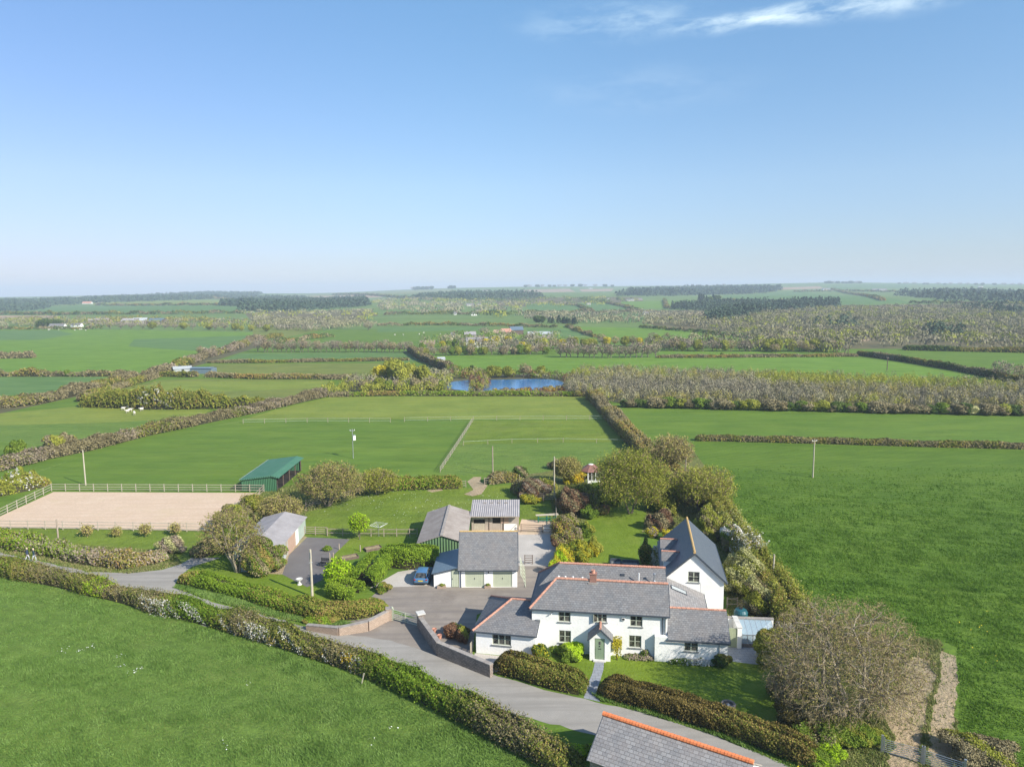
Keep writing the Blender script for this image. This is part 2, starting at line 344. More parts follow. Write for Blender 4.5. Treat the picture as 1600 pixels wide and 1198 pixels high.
M['green_wall_old'] = corrugated('old_green_sheet', (0.080, 0.155, 0.070), (0.11, 0.18, 0.09), 0.36, 0.6, 0.25, (0.12, 0.18, 0.09), 0, 0.05)
M['asbestos'] = corrugated('weathered_cement_sheet', (0.33, 0.285, 0.25), (0.46, 0.41, 0.365), 0.2, 0.85, 0.1, (0.17, 0.13, 0.10), 0, 0.03)
M['grey_sheet'] = corrugated('grey_sheet_roof', (0.30, 0.295, 0.30), (0.42, 0.41, 0.415), 0.3, 0.7, 0.2, (0.24, 0.15, 0.10), 0, 0.03)
M['tin_pale'] = corrugated('pale_tin_sheet', (0.42, 0.45, 0.46), (0.52, 0.54, 0.53), 0.2, 0.6, 0.3, (0.34, 0.38, 0.33), 0, 0.03)
M['tin_green'] = corrugated('pale_green_tin', (0.36, 0.44, 0.38), (0.48, 0.54, 0.48), 0.2, 0.6, 0.3, (0.30, 0.33, 0.28), 0, 0.03)
M['boards'] = corrugated('weathered_boards', (0.34, 0.29, 0.24), (0.46, 0.40, 0.34), 0.15, 0.85, 0.15, (0.22, 0.17, 0.13), 0, 0.01)
M['boards_pink'] = corrugated('faded_brown_boards', (0.40, 0.27, 0.20), (0.48, 0.34, 0.26), 0.15, 0.85, 0.15, (0.30, 0.2, 0.15), 0, 0.01)
M['wood'] = simple('weathered_timber', (0.36, 0.30, 0.235), 0.85, (0.26, 0.21, 0.16), 3)
M['wood_pale'] = simple('pale_timber', (0.42, 0.38, 0.30), 0.85, (0.33, 0.29, 0.23), 3)
M['wood_pole'] = simple('pole_timber', (0.44, 0.40, 0.31), 0.8, (0.36, 0.32, 0.24), 2)
M['wood_dark'] = simple('dark_timber', (0.15, 0.11, 0.085), 0.85, (0.10, 0.075, 0.06), 3)
M['tape'] = simple('white_fence_tape', (0.34, 0.40, 0.33), 0.7, (0.45, 0.5, 0.45), 3)
M['blue_plastic'] = simple('blue_plastic', (0.02, 0.05, 0.16), 0.45, (0.02, 0.04, 0.12), 3)
M['teal_plastic'] = simple('teal_plastic', (0.02, 0.10, 0.12), 0.4, (0.02, 0.08, 0.10), 3)
M['green_plastic'] = simple('green_plastic', (0.02, 0.15, 0.10), 0.4, (0.02, 0.12, 0.08), 3)
M['l_red_tile'] = bricky('brown_felt_tile', (0.20, 0.095, 0.075), (0.26, 0.13, 0.10), (0.12, 0.06, 0.05), 0.3, 0.15, 0.01)
# plants
M['bark'] = leaf('bark', [(0.11, 0.09, 0.07), (0.19, 0.165, 0.13)], 0, 1.5)
M['bark_pale'] = leaf('pale_bark', [(0.22, 0.185, 0.13), (0.37, 0.32, 0.24)], 0, 1.5)
M['twig'] = leaf('bare_twigs', [(0.16, 0.115, 0.060), (0.26, 0.195, 0.110), (0.35, 0.28, 0.17)], 0, 0.4)
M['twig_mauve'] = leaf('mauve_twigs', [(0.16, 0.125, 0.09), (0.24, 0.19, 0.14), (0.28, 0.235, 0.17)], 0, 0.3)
M['thicket'] = leaf('thicket_stems', [(0.16, 0.152, 0.078), (0.235, 0.22, 0.12), (0.31, 0.29, 0.17)], 0.05, 0.09, jitter=0.45)
M['thicket_grey'] = leaf('grey_thicket_stems', [(0.14, 0.125, 0.08), (0.20, 0.18, 0.12), (0.27, 0.245, 0.17)], 0.05, 0.08, jitter=0.45)
M['bud'] = leaf('budding_leaves', [(0.09, 0.10, 0.032), (0.145, 0.148, 0.052), (0.20, 0.18, 0.085)], 0.2, 0.3)
M['l_hedge'] = leaf('hedge_leaves', [(0.045, 0.065, 0.014), (0.090, 0.115, 0.022), (0.15, 0.135, 0.045), (0.17, 0.12, 0.06)], 0.15, 0.28)
M['l_hedge_green'] = leaf('green_hedge_leaves', [(0.045, 0.085, 0.010), (0.085, 0.145, 0.014), (0.13, 0.19, 0.022)], 0.2, 0.4)
M['l_hedge_dark'] = leaf('dark_hedge_leaves', [(0.030, 0.030, 0.010), (0.070, 0.058, 0.020), (0.12, 0.095, 0.040)], 0.1, 0.5)
M['l_hedge_brown'] = leaf('brown_hedge_twigs', [(0.14, 0.118, 0.058), (0.215, 0.182, 0.092), (0.30, 0.255, 0.14)], 0.05, 0.5, jitter=0.55)
M['l_lime'] = leaf('lime_leaves', [(0.13, 0.22, 0.010), (0.19, 0.30, 0.015), (0.25, 0.36, 0.03)], 0.3, 0.6)
M['l_olive'] = leaf('olive_leaves', [(0.085, 0.105, 0.020), (0.145, 0.168, 0.032), (0.20, 0.215, 0.05)], 0.25, 0.3)
M['l_green'] = leaf('green_leaves', [(0.040, 0.080, 0.014), (0.080, 0.130, 0.020), (0.12, 0.17, 0.03)], 0.25, 0.4)
M['l_dark'] = leaf('dark_evergreen_leaves', [(0.018, 0.036, 0.010), (0.040, 0.070, 0.018), (0.06, 0.09, 0.025)], 0.1, 0.5)
M['l_yellow'] = leaf('yellow_green_leaves', [(0.13, 0.13, 0.015), (0.22, 0.22, 0.025), (0.34, 0.30, 0.03)], 0.25, 0.6)
M['l_red'] = leaf('reddish_brown_leaves', [(0.055, 0.032, 0.026), (0.095, 0.058, 0.046), (0.135, 0.095, 0.075)], 0.15, 0.5)
M['l_silver'] = leaf('silver_green_leaves', [(0.13, 0.145, 0.075), (0.22, 0.235, 0.14), (0.33, 0.34, 0.24)], 0.2, 0.5)
M['l_white'] = leaf('white_blossom', [(0.50, 0.48, 0.40), (0.68, 0.66, 0.60), (0.8, 0.78, 0.74)], 0.2, 0.8)
M['l_pink'] = leaf('pale_pink_blossom', [(0.20, 0.165, 0.11), (0.32, 0.26, 0.185), (0.44, 0.36, 0.27)], 0.2, 0.8)
M['l_gorse'] = leaf('gorse_flowers', [(0.20, 0.15, 0.02), (0.42, 0.28, 0.02), (0.6, 0.42, 0.03)], 0.1, 0.8)
M['l_rust'] = leaf('dead_brown_stems', [(0.10, 0.045, 0.025), (0.18, 0.085, 0.045), (0.27, 0.15, 0.08)], 0.1, 0.8)
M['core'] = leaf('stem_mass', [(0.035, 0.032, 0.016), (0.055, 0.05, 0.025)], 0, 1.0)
M['conifer'] = leaf('conifer_needles', [(0.026, 0.050, 0.028), (0.045, 0.075, 0.040), (0.062, 0.096, 0.050)], 0.0, 0.02)
M['blade'] = leaf('grass_blades', [(0.095, 0.175, 0.030), (0.150, 0.255, 0.050), (0.23, 0.34, 0.09)], 0.4, 0.5, jitter=0.4)
M['blade_lush'] = leaf('lush_grass_blades', [(0.065, 0.140, 0.012), (0.108, 0.205, 0.020), (0.18, 0.28, 0.04)], 0.4, 0.4, jitter=0.4)
M['blade_dry'] = leaf('rough_grass_blades', [(0.10, 0.15, 0.03), (0.18, 0.22, 0.06), (0.32, 0.28, 0.13)], 0.35, 0.3)
M['daisy'] = simple('daisy_petals', (0.8, 0.8, 0.76), 0.7)
M['dandelion'] = simple('dandelion_petals', (0.75, 0.55, 0.02), 0.7)

# ------------------------------------------------------------------ objects
def tag(o, label=None, cat=None, group=None, kind=None):
    if label: o['label'] = label
    if cat: o['category'] = cat
    if group: o['group'] = group
    if kind: o['kind'] = kind
    return o
def empty(name, loc, rz=0, label=None, cat=None, group=None):
    o = bpy.data.objects.new(name, None); C.objects.link(o)
    o.location = loc; o.rotation_euler = (0, 0, rz); o.empty_display_size = 0.3
    return tag(o, label, cat, group)
class B:
    """collects polygons in metres; build() makes one mesh with surface-aligned UVs"""
    def __init__(s): s.v = []; s.f = []; s.m = []; s.mats = []
    def mi(s, mat):
        mat = M[mat] if isinstance(mat, str) else mat
        if mat not in s.mats: s.mats.append(mat)
        return s.mats.index(mat)
    def poly(s, P, mat):
        i = len(s.v); s.v += [tuple(p) for p in P]; s.f.append(list(range(i, i + len(P)))); s.m.append(s.mi(mat))
    def box(s, a, b, mat):
        x0, y0, z0 = a; x1, y1, z1 = b
        c = [(x0, y0, z0), (x1, y0, z0), (x1, y1, z0), (x0, y1, z0), (x0, y0, z1), (x1, y0, z1), (x1, y1, z1), (x0, y1, z1)]
        for q in ((0, 3, 2, 1), (4, 5, 6, 7), (0, 1, 5, 4), (1, 2, 6, 5), (2, 3, 7, 6), (3, 0, 4, 7)): s.poly([c[k] for k in q], mat)
    def tube(s, p0, p1, r0, r1, mat, n=8, cap=True):
        p0, p1 = Vector(p0), Vector(p1); d = (p1 - p0).normalized()
        a = d.cross(Vector((0, 0, 1)) if abs(d.z) < 0.9 else Vector((1, 0, 0))).normalized(); b = d.cross(a)
        R0 = [p0 + (a * math.cos(2 * math.pi * k / n) + b * math.sin(2 * math.pi * k / n)) * r0 for k in range(n)]
        R1 = [p1 + (a * math.cos(2 * math.pi * k / n) + b * math.sin(2 * math.pi * k / n)) * r1 for k in range(n)]
        for k in range(n): s.poly([R0[k], R0[(k + 1) % n], R1[(k + 1) % n], R1[k]], mat)
        if cap: s.poly(R0[::-1], mat); s.poly(R1, mat)
    def beam(s, p0, p1, w, h, mat, up=(0, 0, 1)):
        p0, p1 = Vector(p0), Vector(p1); d = (p1 - p0).normalized(); a = d.cross(Vector(up)).normalized() * w / 2; b = a.cross(d).normalized() * h / 2
        R0 = [p0 - a - b, p0 + a - b, p0 + a + b, p0 - a + b]; R1 = [p1 - a - b, p1 + a - b, p1 + a + b, p1 - a + b]
        for k in range(4): s.poly([R0[k], R0[(k + 1) % 4], R1[(k + 1) % 4], R1[k]], mat)
        s.poly(R0[::-1], mat); s.poly(R1, mat)
    def lathe(s, prof, mat, c=(0, 0, 0), n=16):
        for (r0, z0), (r1, z1) in zip(prof, prof[1:]):
            for k in range(n):
                a, b = 2 * math.pi * k / n, 2 * math.pi * (k + 1) / n
                P = [(c[0] + r * math.cos(t), c[1] + r * math.sin(t), c[2] + z) for r, z, t in ((r0, z0, a), (r0, z0, b), (r1, z1, b), (r1, z1, a))]
                if r1 < 1e-6: P = P[:3]
                elif r0 < 1e-6: P = [P[0]] + P[2:]
                s.poly(P, mat)
    def ridge(s, p0, p1, mat, r=0.13):
        """half-round ridge tiles, one after another"""
        p0, p1 = Vector(p0), Vector(p1); L = (p1 - p0).length; n = max(1, round(L / 0.45)); d = (p1 - p0) / n
        for k in range(n):
            s.tube(p0 + d * k, p0 + d * (k + 0.97), r * 1.05, r * 0.95, mat, 8)
    def wall(s, x0, x1, z0, z1, y, holes, mat, depth=0.14, back='dark_inside'):
        """wall in the xz plane facing -y with real openings and reveals"""
        xs = sorted({x0, x1, *[h[0] for h in holes], *[h[2] for h in holes]}); zs = sorted({z0, z1, *[h[1] for h in holes], *[h[3] for h in holes]})
        for i in range(len(xs) - 1):
            for j in range(len(zs) - 1):
                cx, cz = (xs[i] + xs[i + 1]) / 2, (zs[j] + zs[j + 1]) / 2
                if any(h[0] < cx < h[2] and h[1] < cz < h[3] for h in holes): continue
                s.poly([(xs[i], y, zs[j]), (xs[i + 1], y, zs[j]), (xs[i + 1], y, zs[j + 1]), (xs[i], y, zs[j + 1])], mat)
        for h in holes:
            a, b, c, d = h; e = y + depth
            s.poly([(a, y, b), (a, y, d), (a, e, d), (a, e, b)], mat); s.poly([(c, y, b), (c, e, b), (c, e, d), (c, y, d)], mat)
            s.poly([(a, y, b), (a, e, b), (c, e, b), (c, y, b)], mat); s.poly([(a, y, d), (c, y, d), (c, e, d), (a, e, d)], mat)
            s.poly([(a, e + 0.02, b), (a, e + 0.02, d), (c, e + 0.02, d), (c, e + 0.02, b)], back)
    def build(s, name, parent=None, loc=(0, 0, 0), rz=0):
        me = bpy.data.meshes.new(name)
        me.from_pydata([tuple(v) for v in s.v], [], s.f)
        for m in s.mats: me.materials.append(m)
        me.polygons.foreach_set('material_index', s.m)
        uvl = me.uv_layers.new(name='UVMap'); V = me.vertices
        for p in me.polygons:
            n = p.normal; u = Vector((-n.y, n.x, 0))
            u = u.normalized() if u.length > 0.02 else Vector((1, 0, 0))
            w = n.cross(u)
            for li in p.loop_indices:
                c = V[me.loops[li].vertex_index].co; uvl.data[li].uv = (c.dot(u), c.dot(w))
        me.update()
        o = bpy.data.objects.new(name, me); C.objects.link(o)
        o.location = loc; o.rotation_euler = (0, 0, rz)
        if parent: o.parent = parent
        return o
def trimesh(name, T, mats, mi=None, parent=None, quads=None, qmi=None):
    """T: (n,3,3) triangles, quads: (m,4,3)"""
    T = np.zeros((0, 3, 3)) if T is None else T
    Q = np.zeros((0, 4, 3)) if quads is None else quads
    nT, nQ = len(T), len(Q)
    co = np.concatenate([T.reshape(-1, 3), Q.reshape(-1, 3)]).astype(np.float32)
    me = bpy.data.meshes.new(name)
    me.vertices.add(len(co)); me.vertices.foreach_set('co', co.ravel())
    me.loops.add(len(co)); me.loops.foreach_set('vertex_index', np.arange(len(co), dtype=np.int32))
    me.polygons.add(nT + nQ)
    ls = np.concatenate([np.arange(nT) * 3, nT * 3 + np.arange(nQ) * 4]).astype(np.int32)
    me.polygons.foreach_set('loop_start', ls)
    for m in mats: me.materials.append(M[m] if isinstance(m, str) else m)
    idx = np.concatenate([np.zeros(nT) if mi is None else mi, np.zeros(nQ) if qmi is None else qmi]).astype(np.int32)
    me.polygons.foreach_set('material_index', idx)
    me.update(calc_edges=True)
    o = bpy.data.objects.new(name, me); C.objects.link(o)
    if parent: o.parent = parent
    return o
def unit(v): return v / np.maximum(np.linalg.norm(v, axis=-1, keepdims=True), 1e-9)
def leaves(P, Nn, size, r=None, aspect=1.0):
    """one small triangle at each point, roughly facing Nn"""
    n = len(P); rr = r or rng
    nr = unit(Nn * 0.7 + rr.normal(size=(n, 3)) * 0.55)
    a = unit(np.cross(nr, rr.normal(size=(n, 3)))); b = np.cross(nr, a)
    s = (size * rr.uniform(0.6, 1.35, n))[:, None]
    return np.stack([P - a * s * 0.5 - b * s * 0.35 * aspect, P + a * s * 0.5 - b * s * 0.35 * aspect, P + b * s * 0.75 * aspect], 1)
def segs_to_quads(p0, p1, r0, r1, n=3):
    d = unit(p1 - p0); ref = np.tile(np.array([0.13, 0.37, 0.92]), (len(d), 1)); a = unit(np.cross(d, ref)); b = np.cross(d, a)
    out = []
    for k in range(n):
        t0, t1 = 2 * math.pi * k / n, 2 * math.pi * (k + 1) / n
        e0 = a * math.cos(t0) + b * math.sin(t0); e1 = a * math.cos(t1) + b * math.sin(t1)
        out.append(np.stack([p0 + e0 * r0[:, None], p0 + e1 * r0[:, None], p1 + e1 * r1[:, None], p1 + e0 * r1[:, None]], 1))
    return np.concatenate(out)
def auto_size(x, y, k=1.15, lo=0.10): return max(lo, math.hypot(x, y, CH) / 710 * k)

def structure(name, mesh_obj): mesh_obj.name = name; mesh_obj['kind'] = 'structure'; return mesh_obj

# ------------------------------------------------------------------ the ground: one sheet, fields as regions of it
FIELDS = [
 # far slopes
 ('heath', [(380,486),(580,484),(600,500),(500,506),(395,504)]),
 ('grass_pale', [(70,466),(130,462),(240,460),(330,456),(360,459),(200,464),(80,470)]),
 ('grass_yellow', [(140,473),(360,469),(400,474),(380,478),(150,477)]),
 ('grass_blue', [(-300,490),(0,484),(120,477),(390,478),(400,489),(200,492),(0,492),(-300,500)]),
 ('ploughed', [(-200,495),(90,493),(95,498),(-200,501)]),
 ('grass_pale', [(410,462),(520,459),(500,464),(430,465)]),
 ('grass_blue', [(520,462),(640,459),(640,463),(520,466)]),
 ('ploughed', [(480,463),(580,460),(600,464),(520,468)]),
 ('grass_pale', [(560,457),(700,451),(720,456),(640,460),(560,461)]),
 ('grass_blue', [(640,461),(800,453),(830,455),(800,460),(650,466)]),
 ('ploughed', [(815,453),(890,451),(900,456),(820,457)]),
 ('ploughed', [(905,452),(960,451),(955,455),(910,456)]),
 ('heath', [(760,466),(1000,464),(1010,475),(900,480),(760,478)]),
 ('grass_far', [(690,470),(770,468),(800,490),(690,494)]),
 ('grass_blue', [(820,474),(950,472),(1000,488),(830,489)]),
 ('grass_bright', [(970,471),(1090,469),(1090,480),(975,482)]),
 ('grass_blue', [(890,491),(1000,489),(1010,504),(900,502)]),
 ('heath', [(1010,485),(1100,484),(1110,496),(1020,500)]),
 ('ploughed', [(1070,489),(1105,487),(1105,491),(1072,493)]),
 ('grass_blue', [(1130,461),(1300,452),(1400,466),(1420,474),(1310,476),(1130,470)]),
 ('grass_far', [(1230,452),(1420,450),(1600,462),(1410,468)]),
 ('ploughed', [(1210,449),(1280,447),(1290,451),(1215,453)]),
 ('grass_blue', [(1290,447),(1420,444),(1420,450),(1300,452)]),
 ('heath', [(1180,484),(1320,478),(1700,474),(1900,480),(1900,545),(1440,545),(1340,546),(1100,532),(1010,505),(1100,500)]),
 ('grass_olive', [(1390,490),(1560,490),(1600,493),(1400,495)]),
 ('grass_yellow', [(1410,498),(1540,498),(1530,502),(1420,503)]),
 ('ploughed', [(1330,479),(1400,478),(1410,482),(1340,483)]),
 ('sandy', [(1200,521),(1262,524),(1262,528),(1210,526)]),
 ('sandy', [(1290,527),(1375,530),(1350,533),(1292,531)]),
 # middle distance, left
 ('grass_far', [(-300,500),(0,500),(400,504),(520,509),(520,516),(-300,518)]),
 ('grass_bright', [(-400,514),(130,514),(300,517),(470,521),(380,535),(300,556),(210,584),(-400,584)]),
 ('grass_blue', [(210,530),(330,526),(460,522),(380,540),(300,548),(200,541)]),
 ('grass_blue', [(-400,517),(90,516),(115,522),(60,531),(-400,533)]),
 ('grass_blue', [(-400,588),(150,588),(190,592),(120,606),(60,617),(-400,620)]),
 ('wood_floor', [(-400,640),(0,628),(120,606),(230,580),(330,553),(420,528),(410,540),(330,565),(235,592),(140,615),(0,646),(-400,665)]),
 ('grass_olive', [(160,612),(250,594),(300,592),(515,594),(510,603),(430,634),(300,620),(160,618)]),
 ('grass_yellow', [(255,595),(515,596),(500,606),(330,612),(200,610)]),
 ('grass_olive', [(330,569),(640,567),(620,583),(560,590),(315,588)]),
 ('grass_blue', [(375,552),(640,550),(668,562),(640,565),(340,566)]),
 ('grass_yellow', [(-400,648),(0,646),(140,633),(330,640),(310,652),(180,660),(0,665),(-400,670)]),
 ('grass_field', [(-400,668),(0,664),(180,660),(300,652),(220,680),(120,705),(0,690),(-400,700)]),
 ('grass_olive', [(395,512),(500,511),(510,520),(440,528),(395,524)]),
 ('grass_mid', [(500,516),(740,511),(770,514),(720,528),(560,532),(430,531)]),
 ('grass_blue', [(590,512),(760,510),(760,516),(590,519)]),
 ('grass_far', [(560,494),(790,491),(800,505),(590,505)]),
 ('grass_bright', [(870,510),(1000,512),(1160,520),(1210,533),(1100,532),(930,526)]),
 ('grass_blue', [(820,513),(890,514),(930,524),(880,526),(830,522)]),
 ('sandy', [(655,532),(680,531),(680,538),(660,538)]),
 ('sandy', [(815,525),(862,525),(862,529),(820,528)]),
 # middle distance, right
 ('grass_bright', [(675,556),(860,555),(1320,557),(1400,566),(1560,596),(1595,606),(1100,590),(900,588),(720,582),(700,566)]),
 ('grass_bright', [(1030,549),(1130,549),(1320,551),(1320,556),(1030,554)]),
 ('grass_mid', [(1320,545),(1440,545),(1700,551),(2000,556),(2000,660),(1600,602),(1400,560),(1330,553)]),
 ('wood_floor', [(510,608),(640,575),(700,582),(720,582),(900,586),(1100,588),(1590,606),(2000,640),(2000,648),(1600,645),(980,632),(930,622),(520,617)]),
 ('grass_mid', [(975,632),(1600,645),(2000,650),(2000,706),(1600,700),(1085,687),(1010,690),(985,650)]),
 # centre paddocks
 ('grass_field', [(60,735),(130,712),(290,672),(390,655),(600,657),(740,657),(965,656),(1010,705),(950,740),(700,742),(480,752),(400,762),(60,766),(20,750)]),
 ('grass_yellow', [(380,655),(430,640),(515,620),(700,619),(920,619),(965,655),(740,655),(600,655)]),
 ('grass_mid', [(130,712),(290,672),(395,657),(735,659),(688,740),(480,752),(400,762),(60,766),(40,745)]),
 ('grass_paddock', [(738,657),(965,656),(985,690),(722,694)]),
 # great pasture on the right
 ('grass_lush', [(1085,690),(1600,704),(2100,712),(2600,1300),(2400,2600),(1500,2600),(1490,1230),(1500,1150),(1495,1010),(1470,1000),(1260,985),(1215,930),(1150,850),(1130,780),(1060,740),(1060,700)]),
 # arena surroundings, orchard strip, near paddock
 ('rough_grass', [(-300,765),(80,758),(60,745),(0,760),(-300,790)]),
 ('grass_paddock', [(-300,810),(345,830),(400,838),(300,880),(250,884),(150,880),(60,850),(-300,840)]),
 ('grass_paddock', [(470,800),(590,770),(700,764),(810,756),(870,752),(870,838),(700,838),(475,838)]),
 ('rough_grass', [(400,770),(470,755),(600,765),(480,800),(460,830),(400,840),(345,830),(400,772)]),
 ('grass_lawn', [(545,838),(650,838),(655,850),(600,850),(540,870),(515,880),(520,862)]),
 ('rough_grass', [(800,745),(1080,700),(1150,790),(1220,930),(1240,990),(1140,1000),(1135,900),(1115,845),(1020,830),(870,850),(860,780)]),
 ('grass_lawn', [(905,790),(925,752),(1010,770),(1010,800),(1000,850),(990,893),(880,893),(890,850),(912,835),(918,810)]),
 ('verge', [(-600,840),(0,862),(60,874),(130,892),(200,896),(250,890),(285,880),(270,862),(100,848),(0,835),(-600,820)]),
 ('grass_lawn', [(285,895),(330,868),(400,880),(440,897),(500,920),(520,932),(600,950),(612,962),(560,975),(480,975),(380,945),(280,915)]),
 ('verge', [(270,918),(290,912),(400,945),(480,965),(560,975),(500,978),(430,964),(340,940)]),
 # front garden
 ('grass_lawn', [(850,1025),(1140,1030),(1200,1040),(1260,1100),(1290,1160),(1270,1190),(1140,1145),(1000,1105),(925,1082),(850,1060),(830,1040)]),
 ('verge', [(925,1085),(1000,1104),(1140,1148),(1290,1195),(1500,1240),(1800,1400),(1600,1400),(1240,1202),(1120,1150),(1000,1112),(940,1095)]),
 ('rough_grass', [(1200,1040),(1260,985),(1470,1000),(1500,1150),(1500,1230),(1700,1400),(1290,1195),(1290,1150),(1230,1070)]),
 ('track_soil', [(1470,1016),(1493,1024),(1497,1060),(1491,1110),(1495,1150),(1490,1198),(1480,1300),(1446,1300),(1453,1198),(1451,1150),(1460,1100),(1469,1060)]),
 ('track_soil', [(1425,1026),(1452,1030),(1462,1060),(1449,1100),(1441,1150),(1437,1198),(1430,1300),(1366,1300),(1392,1198),(1400,1150),(1378,1115),(1404,1070)]),
 # field in front of the lane
 ('grass_field', [(-900,860),(-200,875),(0,900),(120,925),(250,962),(400,1002),(500,1036),(600,1075),(700,1120),(800,1172),(860,1215),(900,1300),(900,4000),(-2500,4000),(-2500,860)]),
]
M['sandy'] = M['ploughed']
def dens(P, step=None):
    out = []
    for (x0, y0), (x1, y1) in zip(P, P[1:] + P[:1]):
        L = math.hypot(x1 - x0, y1 - y0); d = max(8, 0.035 * min(math.hypot(x0, y0), math.hypot(x1, y1)))
        n = max(1, int(L / d))
        out += [(x0 + (x1 - x0) * k / n, y0 + (y1 - y0) * k / n) for k in range(n)]
    return out
def inside(P, xy):
    x, y = xy[:, 0], xy[:, 1]; r = np.zeros(len(x), bool)
    for (x0, y0), (x1, y1) in zip(P, P[1:] + P[:1]):
        if y0 == y1: continue
        c = ((y0 > y) != (y1 > y)) & (x < (x1 - x0) * (y - y0) / (y1 - y0) + x0)
        r ^= c
    return r
FW = {}
def ground_att(px, py):
    # rows at or below the bottom of the picture are still ordinary ground points
    if py > 1190 or py > 700: return U(px, py)
    return att(px, py)
FWl = []
for m_, P in FIELDS:
    P = [ground_att(*q) for q in P]
    if m_ in ('track_soil', 'rough_grass') and P[0][1] < 100:      # worn edges are ragged
        rj = np.random.default_rng(len(FWl)); Q_ = []
        for (xa, ya), (xb, yb) in zip(P, P[1:] + P[:1]):
            k_ = max(1, int(math.hypot(xb - xa, yb - ya) / 0.5)) if min(ya, yb) > 42 else 1
            Q_ += [(xa + (xb - xa) * i / k_ + rj.normal() * .12 * (i > 0), ya + (yb - ya) * i / k_ + rj.normal() * .12 * (i > 0)) for i in range(k_)]
        P = Q_
    FWl.append((m_, P))
gv, ge, seen = [], [], {}
def gvert(x, y):
    k = (round(x, 1), round(y, 1))
    if k not in seen: seen[k] = len(gv); gv.append(Vector((x, y)))
    return seen[k]
for _m, P in FWl:
    D = dens(P); ids = [gvert(*q) for q in D]
    ge += [(a, b) for a, b in zip(ids, ids[1:] + ids[:1]) if a != b]
ys = [-120, -60, -20, 10]; y = 25.0
while y < 9000: ys.append(y); y *= 1.045 if y < 4300 else 1.12
for y in ys:
    for a in np.linspace(-1.35, 1.35, 71):
        gv.append(Vector((float(a * (y + 190)) + 0.013, float(y) + 0.007)))
r = delaunay_2d_cdt(gv, ge, [], 0, 0.02, False)
vv = np.array([(v.x, v.y) for v in r[0]]); ff = np.array(r[2])
cen = vv[ff].mean(1)
gm = ['grass_mid', 'grass_far', 'heath']
idx = np.where(cen[:, 1] > 520, 1, 0)
nzz = np.sin(cen[:, 0] / 130) * np.sin(cen[:, 1] / 170 + cen[:, 0] / 400)
for mname, P in FWl:
    if mname not in gm: gm.append(mname)
    idx[inside(P, cen)] = gm.index(mname)
me = bpy.data.meshes.new('ground')
me.from_pydata([(a, b, float(c)) for (a, b), c in zip(vv, Z(vv[:, 0], vv[:, 1]))], [], [tuple(f) for f in ff])
for mname in gm: me.materials.append(M[mname])
me.polygons.foreach_set('material_index', idx.astype(np.int32))
me.polygons.foreach_set('use_smooth', np.ones(len(ff), bool))
me.update()
ground = bpy.data.objects.new('ground', me); C.objects.link(ground); ground['kind'] = 'structure'

# ------------------------------------------------------------------ sheets lying on the flat ground
def sheet(name, P, mat, z, kind='structure'):
    if len(P[0]) == 2 and P[0][0] is not None: P = [(x, y, z) for x, y in P]
    b = B(); me_v = [Vector((x, y)) for x, y, _ in P]
    n = len(P); res = delaunay_2d_cdt(me_v, [(k, (k + 1) % n) for k in range(n)], [], 0, 0.001, False)
    P2 = [(q[0], q[1]) for q in P]
    for f in res[2]:
        cc = sum((res[0][k] for k in f), Vector((0, 0))) / 3
        if not inside(P2, np.array([[cc.x, cc.y]]))[0]: continue
        b.poly([(res[0][k].x, res[0][k].y, z) for k in f], mat)
    o = b.build(name); o['kind'] = kind; return o
north = [U(*q) for q in [(-700,838),(-250,846),(0,863),(60,876),(142,894),(203,897),(276,918),(330,940),(400,958),(480,980),(545,992),(612,1000),(684,1024),(765,1051),(850,1077),(915,1092),(1000,1111),(1120,1150),(1240,1200),(1400,1275),(1700,1450)]]
def offset(L, d):
    out = []
    for i, (x, y) in enumerate(L):
        a = L[max(0, i - 1)]; b = L[min(len(L) - 1, i + 1)]; t = Vector((b[0] - a[0], b[1] - a[1])).normalized()
        out.append((x + t.y * d, y - t.x * d))
    return out
def wobble(Lp, amp, seed):
    out = []; r = np.random.default_rng(seed)
    for (x0, y0), (x1, y1) in zip(Lp, Lp[1:]):
        n = max(1, int(math.hypot(x1 - x0, y1 - y0) / 0.8)) if abs(x0) < 100 else 1
        out += [(x0 + (x1 - x0) * k / n + r.normal() * amp * .3 * (n > 1), y0 + (y1 - y0) * k / n + r.normal() * amp * (n > 1)) for k in range(n)]
    return out + [Lp[-1]]
south = wobble(offset(north, 4.3), 0.10, 2); north = wobble(north, 0.10, 1)
sheet('lane', north + south[::-1], 'lane', 0.012)
sheet('side_lane', [U(*q) for q in [(142,893),(203,895),(253,890),(282,881),(300,871),(345,871),(300,885),(280,900),(272,916),(276,919)]], 'lane', 0.008)
sheet('driveway', [U(*q) for q in [(480,979),(545,970),(612,958),(650,966),(600,946),(573,938),(600,915),(622,893),(678,890),(680,912),(806,912),(806,882),(860,882),(868,868),(880,868),(862,900),(850,930),(838,940),(800,935),(745,960),(738,1020),(765,1050),(684,1025),(612,1002),(545,994)]], 'drive', 0.004)
sheet('parking_pad', [U(*q) for q in [(622,893),(652,888),(668,915),(578,918)]], 'concrete', 0.008)
sheet('yard', [U(*q) for q in [(806,833),(862,833),(874,840),(872,872),(858,884),(812,884),(806,880)]], 'concrete', 0.008)
sheet('stable_yard', [U(*q) for q in [(700,830),(810,826),(815,811),(868,815),(868,834),(700,838)]], 'sand', 0.016)
sheet('tarmac_pad', [U(*q) for q in [(480,839),(547,842),(516,872),(505,905),(480,917),(441,897),(452,866)]], 'dark_pad', 0.008)
sheet('shed_apron', [U(*q) for q in [(472,835),(480,839),(452,866),(441,897),(418,896),(440,880)]], 'track_soil', 0.004)
sheet('riding_arena', [(-79.5, 101.6), (-42.2, 99.0), (-43.4, 118.6), (-79.9, 120.2)], 'sand', 0.012)
